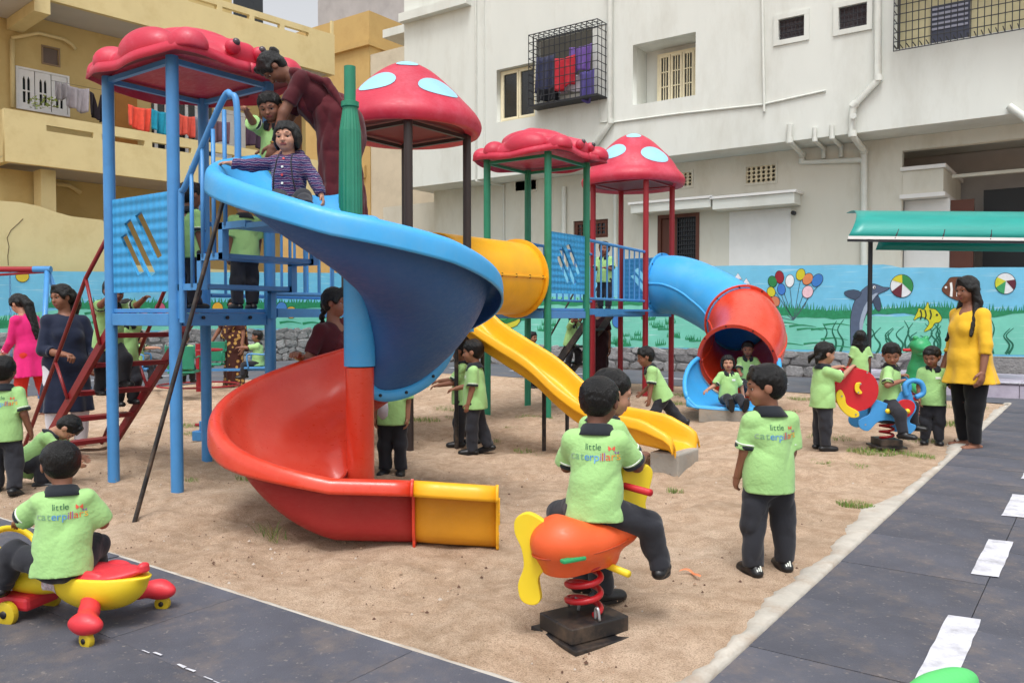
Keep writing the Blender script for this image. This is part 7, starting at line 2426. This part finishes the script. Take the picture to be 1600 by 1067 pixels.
# --- ride-on swing car (nose towards picture left)
_tip = G(222, 985); _h = heading(286); cl_ = _tip + Vector((-math.sin(_h), math.cos(_h), 0)) * .35
CR = thing('ride_on_car', 'yellow and red ride on swing car on the black mats', 'ride-on car', (cl_.x, cl_.y, 0), _h); CR.scale = (.87, .87, .87)
pr = [ell((0, -.17, .215), (.14, .24, .135), .03), ell((0, .20, .19), (.085, .22, .07), .04), ell((0, .42, .20), (.13, .12, .065), .03), cap((0, -.3, .225), (0, -.40, .27), .09, .05, .04), half((0, 0, .255), (0, 0, 1))]
bo = sdf_obj('body', pr, .007, T_YEL, CR)
pr = [ell((0, -.16, .252), (.125, .215, .022), .01), cap((0, -.3, .256), (0, -.405, .28), .08, .035, .03, ((0, 0, 1), .35))]
for s_ in (-1, 1): pr.append(ell((s_ * .09, -.20, .268), (.02, .06, .016), .01))
pr.append(ell((0, -.415, .298), (.03, .022, .018), .01))
sdf_obj('seat_top', pr, .006, T_PINKR, CR)
for s_ in (-1, 1):
    pr = [cap((s_ * .08, -.20, .16), (s_ * .15, -.25, .125), .045, .04, .02), ell((s_ * .235, -.31, .105), (.046, .085, .044), .03), cap((s_ * .15, -.25, .125), (s_ * .235, -.31, .11), .036, .04, .03), half((0, 0, .066), (0, 0, -1))]
    sdf_obj('wheel_arm', pr, .006, T_PINKR, CR)
    w_ = bpy.data.objects.new('wheel', None); COL.objects.link(w_); w_.parent = CR
    b = MB(); b.lathe([(.0, -.016), (.026, -.016), (.036, -.012), (.038, 0), (.036, .012), (.026, .016), (0, .016)], (s_ * .24, -.32, .039), 22, (1, .2 * s_, 0)); b.build('tyre', plastic('yellow_wheel', (206, 178, 40)), w_, True, angle=40)
    b = MB(); b.lathe([(.0, -.02), (.012, -.02), (.014, .02), (0, .02)], (s_ * .24, -.32, .039), 12, (1, .2 * s_, 0)); b.build('hub', STEEL_BLK, w_, True)
    w_ = bpy.data.objects.new('wheel', None); COL.objects.link(w_); w_.parent = CR
    b = MB(); b.lathe([(.0, -.018), (.04, -.018), (.056, -.013), (.058, 0), (.056, .013), (.04, .018), (0, .018)], (s_ * .125, .24, .058), 24, (1, 0, 0)); b.build('tyre', plastic('yellow_wheel', (206, 178, 40)), w_, True, angle=40)
    b = MB(); b.lathe([(.0, -.022), (.018, -.022), (.02, .022), (0, .022)], (s_ * .125, .24, .058), 14, (1, 0, 0)); b.build('hub', STEEL_BLK, w_, True)
b = MB(); b.box((-.10, .15, .06), (.10, .33, .13)); b.build('chassis', T_PINKR, CR, bevel=.02)
b = MB(); b.tube([(0, .36, .22), (0, .32, .34)], .022, 10); b.build('steering_column', T_PINKR, CR, True)
b = MB(); b.tube([(.10 * math.cos(2 * PI * i / 24), (.32 + .10 * .75 * math.sin(2 * PI * i / 24)), .35 + .10 * .6 * math.sin(2 * PI * i / 24)) for i in range(25)], .015, 10, False); b.build('steering_wheel', T_YEL, CR, True)
bvh = obj_bvh(bo)
stk = MB(); n_ = 6; rows = []
for i in range(n_ + 1):
    row = []
    for j in range(4):
        h_ = bvh.ray_cast(Vector((-.5, -.02 + .11 * i / n_, .165 + .045 * j / 3)), Vector((1, 0, 0)))
        row.append(h_[0] + h_[1] * .002 if h_[0] is not None else Vector((-.1, -.02 + .11 * i / n_, .165 + .045 * j / 3)))
    rows.append(row)
stk.loft(rows); stk.build('sticker', mat('sticker_print', (206, 200, 206), .5, .5, 60, dirt=((200, 60, 70), .9, 40)), CR, True)

# --- light green toy just reaching into the corner of the picture
gl = G(1476, 1136)
tk = thing('green_toy', 'light green plastic toy poking into the bottom corner over the white dash', 'toy', (gl.x, gl.y, 0), heading(60))
pr = [ell((0, 0, .12), (.055, .15, .055), .03), ell((0, -.08, .10), (.055, .10, .06), .04), cap((0, .05, .1), (0, .08, .0), .035, .05, .03), cap((0, -.10, .1), (0, -.11, .0), .035, .05, .03), half((0, 0, .0), (0, 0, -1))]
sdf_obj('body', pr, .008, T_LIME, tk)
b = MB(); b.tube([(-.08, .06, .12), (.08, .06, .12)], .010, 8); b.build('handle', T_YEL, tk, True)
# litter
b = MB(); p = G(1080, 899); rows = []
for i in range(9):
    t = i / 8; c_ = Vector((p.x - .06 + .12 * t, p.y + .03 * math.sin(t * 5), .012 + .006 * math.sin(t * 9)))
    rows.append([c_ + Vector((0, -.008, 0)), c_ + Vector((0, .008, .004))])
b.loft(rows); o = b.build('litter_strip', mat('orange_wrapper', (226, 130, 84), .5), None, True); tag(o, 'small torn orange wrapper strip lying on the sand', 'litter')
# ------------------------------------------------------------------ people of the yard
MAROON = fabric('maroon_saree_cloth', (84, 26, 34), .8, .12, .4)
MAROON2 = fabric('maroon_blouse_cloth', (74, 24, 32), .8, .1)
YELLOWK = fabric('mustard_yellow_cloth', (226, 178, 46), .8, .06, .45, 8)
BLACKL = fabric('black_leggings_cloth', (20, 20, 24), .8)
NAVY = fabric('navy_cloth', (26, 34, 56), .75, .08, .35)
WHITEL = fabric('white_leggings_cloth', (216, 216, 224), .8)
PINK = fabric('magenta_cloth', (206, 34, 110), .8, .08, .35)
REDL = fabric('red_leggings_cloth', (204, 50, 40), .8)
def striped():
    m = fabric('striped_fleece', (52, 50, 92), .95)
    t = m.node_tree; N = t.nodes; L = t.links; b_ = N['Principled BSDF']
    tc = N.new('ShaderNodeTexCoord'); wv = N.new('ShaderNodeTexWave'); wv.bands_direction = 'Z'; wv.inputs['Scale'].default_value = 11; wv.inputs['Distortion'].default_value = 2.2; wv.inputs['Detail'].default_value = 2; wv.inputs['Detail Scale'].default_value = 3
    L.new(tc.outputs['Object'], wv.inputs['Vector'])
    r = N.new('ShaderNodeValToRGB'); r.color_ramp.interpolation = 'CONSTANT'; e = r.color_ramp.elements
    e[0].position = 0; e[0].color = lin((40, 40, 84)); e[1].position = .42; e[1].color = lin((186, 184, 202))
    for p, c in ((.54, (44, 42, 88)), (.78, (132, 58, 84)), (.92, (44, 42, 88))):
        x = e.new(p); x.color = lin(c)
    L.new(wv.outputs['Color'], r.inputs['Fac']); L.new(r.outputs[0], b_.inputs['Base Color'])
    return m
STRIPE = striped()
def patterned(name, c0, c1, sc):
    m = fabric(name, c0, .85); t = m.node_tree; N = t.nodes; L = t.links; b_ = N['Principled BSDF']
    tc = N.new('ShaderNodeTexCoord'); v = N.new('ShaderNodeTexVoronoi'); v.inputs['Scale'].default_value = sc; v.feature = 'F1'
    L.new(tc.outputs['Object'], v.inputs['Vector']); r = N.new('ShaderNodeValToRGB'); e = r.color_ramp.elements; r.color_ramp.interpolation = 'CONSTANT'
    e[0].color = lin(c1); e[1].position = .36; e[1].color = lin(c0); L.new(v.outputs['Distance'], r.inputs['Fac']); L.new(r.outputs[0], b_.inputs['Base Color']); return m
BROWNS = patterned('brown_gold_saree_cloth', (66, 34, 28), (176, 136, 74), 13)
PINKDOT = patterned('pink_dotted_cloth', (196, 70, 96), (232, 206, 214), 55)
U = 'pupils in lime polo shirts'
def at(px, py, z=0.0):
    p = G(px, py); return (p.x, p.y, z)
def W_(px, py, d): return tuple(atd(px, py, d))
def cd(x, y, z): 
    """direction given as picture right, away, up -> world"""
    v = cam2w(x, y); return Vector((v.x, v.y, z))

# boy seated on the swing car, seen from behind
cw_ = G(100, 985); cw_ = Vector((cw_.x, cw_.y, 0))
person('pupil with tousled hair riding the yellow swing car, back turned', (cw_.x, cw_.y, 0), 338, ht=.86, skin=0, seat=.222, res=.0062, lettering=True, group=U, lean=6, head=(-14, 6, -3),
       armL=((-.55, .55, -.62), (-.25, .9, -.25)), armR=((.42, .30, -.85), (-.25, .95, .05)), legL=((-.78, .58, .22), (-.35, .35, -.87)), legR=((.30, .90, .12), (.05, .35, -.93)), seed=3, toes=(0, 0))
# rider on the orange bug
bw_ = BG.location + cd(.045, .02, 0)
person('pupil seated on the orange bug rider, back turned', (bw_.x, bw_.y, 0), 14, ht=.92, skin=3, seat=.445, res=.0062, lettering=True, group=U, lean=5, head=(10, 8, 2),
       armL=((-.28, .45, -.85), (.25, .9, .1)), armR=((.45, .45, -.75), (.1, .95, .15)), legL=((-.62, .70, -.30), (-.08, .0, -1)), legR=((.80, .45, -.35), (.25, .10, -1)), seed=5)
# child beyond the rider
person('pupil with close cropped hair leaning over behind the bug rider', at(926, 930), 62, ht=1.02, skin=2, hair='crop', res=.0075, group=U, lean=9, head=(20, 8, 0),
       armL=((-.5, .35, -.8), (-.45, .45, -.5)), armR=((.1, .6, -.8), (-.5, .5, -.3)), legL=((-.08, .05, -1), (-.05, -.05, -1)), legR=((.08, .0, -1), (.05, -.05, -1)), seed=6)
# boy standing in front, seen from behind, looking left
person('pupil standing alone in the sand near the kerb, back turned', at(1200, 893), 352, ht=1.015, skin=0, res=.0062, lettering=True, group=U, head=(-74, 6, 0), seed=8,
       armL=((-.12, .12, -1), (-.10, .42, -1)), armR=((.14, .10, -1), (.04, .40, -1)), legL=((-.16, -.06, -1), (-.05, -.14, -1)), legR=((.16, .10, -1), (.06, .0, -1)), colours=dict(shoe_mark=1))
# left edge: walking child, crouching child
person('pupil walking in at the edge of the picture beside the red ladder', at(8, 772), 345, ht=.97, skin=1, res=.008, lettering=True, group=U, seed=9,
       armL=((-.2, .1, -1), (-.1, .4, -1)), armR=((.28, -.15, -1), (.2, .35, -1)), legL=((-.06, .22, -1), (0, -.12, -1)), legR=((.12, -.18, -1), (.10, -.42, -1)), toes=(0, -20))
person('pupil crouching on the sand below the navy dressed woman', at(38, 757), 70, ht=.92, skin=2, pelvis=.13, res=.008, group=U, lean=38, head=(6, 34, 0), seed=10,
       legL=((-.35, .80, .42), (-.05, -.25, -1)), legR=((.35, .85, .35), (.05, -.25, -1)), armL=((-.15, .75, -.65), (.1, .75, -.6)), armR=((.15, .72, -.7), (-.1, .75, -.65)))
# navy woman at the ladder
person('woman in navy dress and white leggings standing by the red ladder', at(106, 702), 142, P=ADULTW, ht=1.55, skin=1, hair='ponytail', outfit='tunic', cat='woman', res=.010, fres=.005, head=(62, 8, 4), seed=11,
       armL=((-.30, .10, -1), (.05, .75, -.62)), armR=((.22, .22, -1), (-.55, .80, -.12)), curl=(.8, .8), hemz=.36, colours=dict(top=NAVY, legs=WHITEL, name='dress', highneck=1, flare=1.3, sleeve=1.45, fold=.045))
# pink woman walking left
person('woman in magenta tunic and red leggings walking below the swing bar', at(50, 652), 282, P=ADULT, ht=1.56, skin=2, hair='ponytail', outfit='tunic', cat='woman', res=.011, fres=.006, lean=10, head=(0, 22, 0), seed=12,
       armL=((-.12, .22, -1), (0, .62, -.8)), armR=((.12, .1, -1), (0, .55, -.85)), legL=((-.03, .18, -1), (0, -.05, -1)), legR=((.03, -.20, -1), (0, -.25, -1)), hemz=.50, colours=dict(top=PINK, legs=REDL, cuff=PINKDOT, sleeve=1.6, flare=1.45, fold=.06))
# ladder climbers
person('pupil climbing the red ladder just below the blue panel', (-6.78, 3.62, 0), 128, ht=.98, skin=1, pelvis=1.02, res=.0095, group=U, lean=14, seed=13,
       armL=((-.3, .7, .2), (.0, .9, .4)), armR=((.3, .7, .2), (0, .9, .4)), legL=((-.08, .75, -.6), (0, -.15, -1)), legR=((.05, .10, -1), (0, -.25, -1)))
person('pupil standing on the low rungs holding the red handrail', (-7.2, 4.0, 0), 128, ht=.96, skin=0, pelvis=.86, res=.0095, group=U, lean=6, head=(30, 10, 0), seed=14,
       armL=('ik', (-7.0, 4.11, 1.30), (0, -1, -.4)), armR=('ik', (-6.95, 3.45, 1.36), (0, -1, -.4)), legL=((-.05, .35, -1), (0, -.3, -1)), legR=((.05, .1, -1), (0, -.2, -1)))
# deck children
person('pupil on the blue deck beside the front post, back turned', (-5.50, 3.56, DECKZ), 30, ht=.93, skin=1, res=.0085, group=U, seed=15, head=(10, 4, 0))
person('pupil on the blue deck under the stairs, looking aside', (-5.42, 3.98, DECKZ), 318, ht=.92, skin=0, res=.0085, group=U, seed=16, head=(20, 12, 0), armR=((.25, .1, -1), (.1, .4, -1)))
# top platform: woman bending, boy, toddler
person('woman in maroon saree bending over the toddler at the slide top', tuple(Vector((*cam2w(-1.20, 5.98), PLAT))), 258, P=ADULT, ht=1.52, skin=3, hair='bun', outfit='saree', cat='woman', res=.009, fres=.0045, lean=47, head=(0, 22, 0), seed=17,
       armL=((-.05, .45, -.9), (.05, .30, -1)), armR=((.15, .45, -.9), (0, .5, -.8)), curl=(.25, .3), colours=dict(top=MAROON2, skirt=MAROON))
person('smiling pupil holding the handrail behind the toddler', tuple(Vector((*cam2w(-1.66, 5.9), PLAT))), 190, ht=.97, skin=1, res=.0085, group=U, seed=18, lean=10, head=(-8, 14, 6),
       armR=('ik', tuple(Vector((hx1 + .02, NY[0], DECKZ + 1.38))), (.6, -.4, -.4)), armL=((-.3, .3, -.9), (.2, .8, -.4)), curl=(.4, .8))
ts_ = SCN + Vector((math.cos(R(230)), math.sin(R(230)))) * .42
tseat = sect(230)[14].z
person('toddler in striped hooded jacket sitting at the slide top', (ts_.x, ts_.y, 0), 190, ht=.90, skin=2, hair='bob', outfit='jacket', cat='child', seat=tseat + .005, res=.007, fres=.0038, seed=19, head=(-3, 2, 2),
       armR=((.75, .45, -.15), (.85, .35, .05)), armL=((-.62, .1, -.78), (-.45, .25, -.86)), legL=((-.55, .75, .12), (-.45, .75, -.40)), legR=((-.30, .90, .14), (-.40, .80, -.38)), colours=dict(shirt=STRIPE))
# woman behind the red section, hand on the rim
hnd = sect(560)[-6]
person('woman in maroon blouse standing behind the red section with a hand on its rim', at(521, 748), 118, P=ADULT, ht=1.47, skin=1, hair='braid', outfit='saree', cat='woman', res=.010, fres=.005, head=(-18, 4, 0), seed=20,
       armR=('ik', W_(457, 566, 5.80), (.6, .0, -.7)), armL=((-.2, .1, -1), (0, .4, -.9)), colours=dict(top=MAROON2, skirt=MAROON))
# child behind the slide
person('pupil with a white kerchief pinned on, standing behind the spiral slide', at(614, 741), 186, ht=1.0, skin=0, res=.008, badge=True, group=U, seed=21, armL=((-.16, .02, -1), (-.03, .2, -1)))
p_ = atd(600, 634, 6.27)
b = MB(); b.loft([[p_ + cd(-.025, 0, .05), p_ + cd(.025, 0, .05)], [p_ + cd(-.04, -.01, -.01), p_ + cd(.035, -.012, -.02)], [p_ + cd(-.05, -.005, -.065), p_ + cd(.03, -.015, -.075)], [p_ + cd(-.02, 0, -.10), p_ + cd(.0, 0, -.105)]])
tag(b.build('kerchief', cloth((206, 204, 214)), None, True, solid=.005), 'white kerchief pinned to the polo shirt behind the slide', 'kerchief')
# two boys walking left
person('front pupil of the pair walking left past the yellow slide', at(742, 708), 276, ht=1.03, skin=0, res=.0075, badge=True, group=U, seed=22, head=(0, 4, 0),
       armL=((-.1, .05, -1), (0, .25, -1)), armR=((.1, .35, -.9), (.05, .95, -.2)), legL=((-.04, .10, -1), (0, -.02, -1)), legR=((.05, -.22, -1), (.02, -.40, -1)), toes=(0, -15))
person('second pupil of the walking pair, half hidden behind the first', at(724, 696), 274, ht=1.02, skin=1, res=.009, group=U, seed=23, head=(4, 6, 0),
       armR=((.05, .6, -.7), (0, .95, -.1)), armL=((-.1, .5, -.8), (0, .9, -.15)), legL=((-.04, .16, -1), (0, 0, -1)), legR=((.05, -.18, -1), (0, -.35, -1)))
# running boy
person('pupil running past the red posts with legs apart', at(1034, 680), 268, ht=.98, skin=1, hair='boy', res=.008, group=U, seed=24, lean=24, head=(0, -10, 0),
       armL=((-.15, .15, -1), (-.05, .15, -1)), armR=((.1, -.2, -1), (0, .7, -.6)), legL=((-.05, .45, -.9), (0, -.02, -1)), legR=((.05, -.65, -.85), (0, -.75, -.75)), toes=(0, -30))
# tube slide
e0 = EXIT_C + EXIT_D * .02
ph = 180 + math.degrees(math.atan2(EXIT_D.dot(cd(1, 0, 0)) * -1, EXIT_D.dot(cd(0, -1, 0))))
person('girl sitting on the blue open end of the tube slide', (e0.x, e0.y, 0), 176, ht=.93, skin=2, hair='bob', seat=.20, res=.0075, badge=True, group=U, seed=25, head=(14, 0, 0), lean=-4,
       armR=((.55, .15, -.75), (.75, .35, -.35)), armL=((-.5, .05, -.85), (-.15, .2, -.95)), legL=((-.12, .95, .10), (-.02, .80, -.45)), legR=((.14, .95, .10), (.04, .80, -.45)), toes=(25, 25))
e1_ = pe - de * .10 + cd(.10, 0, 0)
person('pupil peering out from inside the tube slide', (e1_.x, e1_.y, 0), 188, ht=.93, skin=1, seat=.36, res=.009, badge=True, group=U, seed=26, head=(10, 4, 0), lean=6,
       legL=((-.1, .55, .75), (0, .35, -.9)), legR=((.15, .95, -.1), (0, .9, -.4)), armL=((-.4, .4, -.8), (.1, .9, -.2)), armR=((.2, .5, -.8), (0, .9, -.2)))
# around the lion
LM = LN.matrix_basis
person('girl with pigtails standing behind the lion holding its mane', at(1284, 702), 82, ht=1.0, skin=2, hair='pigtail', res=.0075, group=U, seed=27, head=(6, 6, 0), curl=(.7, .7),
       armR=('ik', tuple(LM @ Vector((.36, .15, .765))), (.3, -.6, -.6)), armL=('ik', tuple(LM @ Vector((.30, -.13, .77))), (-.3, -.6, -.6)))
lp = LM @ Vector((-.02, .0, 0))
person('pupil sitting on the lion rider looking down at its head', (lp.x, lp.y, 0), 128, ht=1.0, skin=0, seat=.388, res=.0075, group=U, seed=28, head=(70, 20, 4), lean=2, badge=False, curl=(.8, .8),
       armR=('ik', tuple(LM @ Vector((-.10, .15, .60))), (.6, -.2, -.6)), armL=('ik', tuple(LM @ Vector((-.22, -.15, .64))), (-.6, -.2, -.6)), legL=((-.55, .75, -.25), (-.1, .1, -1)), legR=((.65, .65, -.45), (.2, .25, -1)))
person('pupil with curly hair standing beside the woman in yellow', at(1456, 693), 206, ht=.955, skin=1, res=.0075, badge=True, group=U, seed=29, head=(22, 16, 0), armR=((.2, .02, -1), (-.05, .35, -1)), armL=((-.45, .0, -.9), (-.5, .35, -.6)))
person('girl with long loose hair facing the painted dolphin', at(1343, 622), 4, ht=1.02, skin=1, hair='long', res=.010, group=U, seed=30, armL=((-.2, .1, -1), (-.1, .6, -.8)), armR=((.25, 0, -1), (.1, .4, -1)))
person('woman in a yellow tunic and black leggings standing on the kerb', at(1512, 699), 258, P=ADULTW, ht=1.63, skin=1, hair='long', outfit='tunic', cat='woman', res=.009, fres=.0045, head=(0, 10, 0), seed=31,
       armL=((-.30, .08, -1), (-.08, .22, -1)), armR=((.2, .05, -1), (.1, .35, -1)), legL=((-.04, .05, -1), (0, 0, -1)), legR=((.05, -.06, -1), (0, -.08, -1)), hemz=.62, colours=dict(top=YELLOWK, legs=BLACKL, flare=1.42, sleeve=1.35, fold=.05))
# far side
person('pupil looking out over the railing of the far bridge', tuple(Vector((-5.95, 10.55, DECKZ + .04))), 205, ht=.98, skin=1, res=.011, group=U, seed=32, armL=((-.2, .3, -.9), (.4, .8, .1)), armR=((.2, .3, -.9), (-.3, .9, .2)))
person('pupil climbing the black ladder with one hand raised', (-7.35, 11.85, 0), 128, ht=.95, skin=1, pelvis=.78, res=.011, group=U, seed=33, lean=10, armL=((-.4, .4, .7), (0, .5, .8)), armR=((.3, .6, .6), (0, .5, .8)), legL=((-.05, .7, -.7), (0, -.1, -1)), legR=((.05, .2, -1), (0, -.2, -1)))
person('pupil waiting on the sand at the foot of the black ladder', (-8.05, 11.75, 0), 128, ht=.97, skin=0, res=.012, group=U, seed=34)
person('woman in dark maroon dress standing under the far bridge', at(934, 607), 190, P=ADULT, ht=1.55, skin=3, hair='ponytail', outfit='saree', cat='woman', res=.013, fres=.007, seed=35, colours=dict(top=fabric('dark_wine_cloth', (44, 18, 24)), skirt=fabric('dark_wine_skirt', (42, 17, 23))))
# merry-go-round riders
for (i, lab, sk, hr_) in ((0, 'pupil on the blue merry go round chair facing the hub', 1, 'boy'), (1, 'pupil on the far green chair of the merry go round', 0, 'boy'), (2, 'pupil on the blue merry go round chair nearest the ladder', 2, 'bob'), (3, 'pupil on the near green chair of the merry go round, back turned', 0, 'boy')):
    p, a = MSEAT[i]
    if i == 1: continue
    hub = Vector((MG.x, MG.y, .70)); q_ = hub + (p - hub).normalized() * .36; q_.z = .71
    fc = math.degrees(YAW) + 90 - math.degrees(math.atan2(MG.y - p.y, MG.x - p.x))
    person(lab, (p.x, p.y, 0), fc, ht=.95, skin=sk, hair=hr_, seat=.432, res=.011, group=U, seed=40 + i, armL=('ik', tuple(q_ + Vector((.04, 0, 0))), (-.4, -.3, -.7)), armR=('ik', tuple(q_ - Vector((.04, 0, 0))), (.4, -.3, -.7)),
           legL=((-.1, .95, -.1), (0, .2, -1)), legR=((.1, .95, -.1), (0, .1, -1)))
person('woman in brown and gold saree standing behind the merry go round', at(366, 604), 200, P=ADULT, ht=1.55, skin=1, hair='bun', outfit='saree', cat='woman', res=.012, fres=.007, seed=45,
       armR=((.5, .2, -.8), (.3, .4, -.8)), colours=dict(top=fabric('brown_blouse_cloth', (70, 36, 30)), skirt=BROWNS))
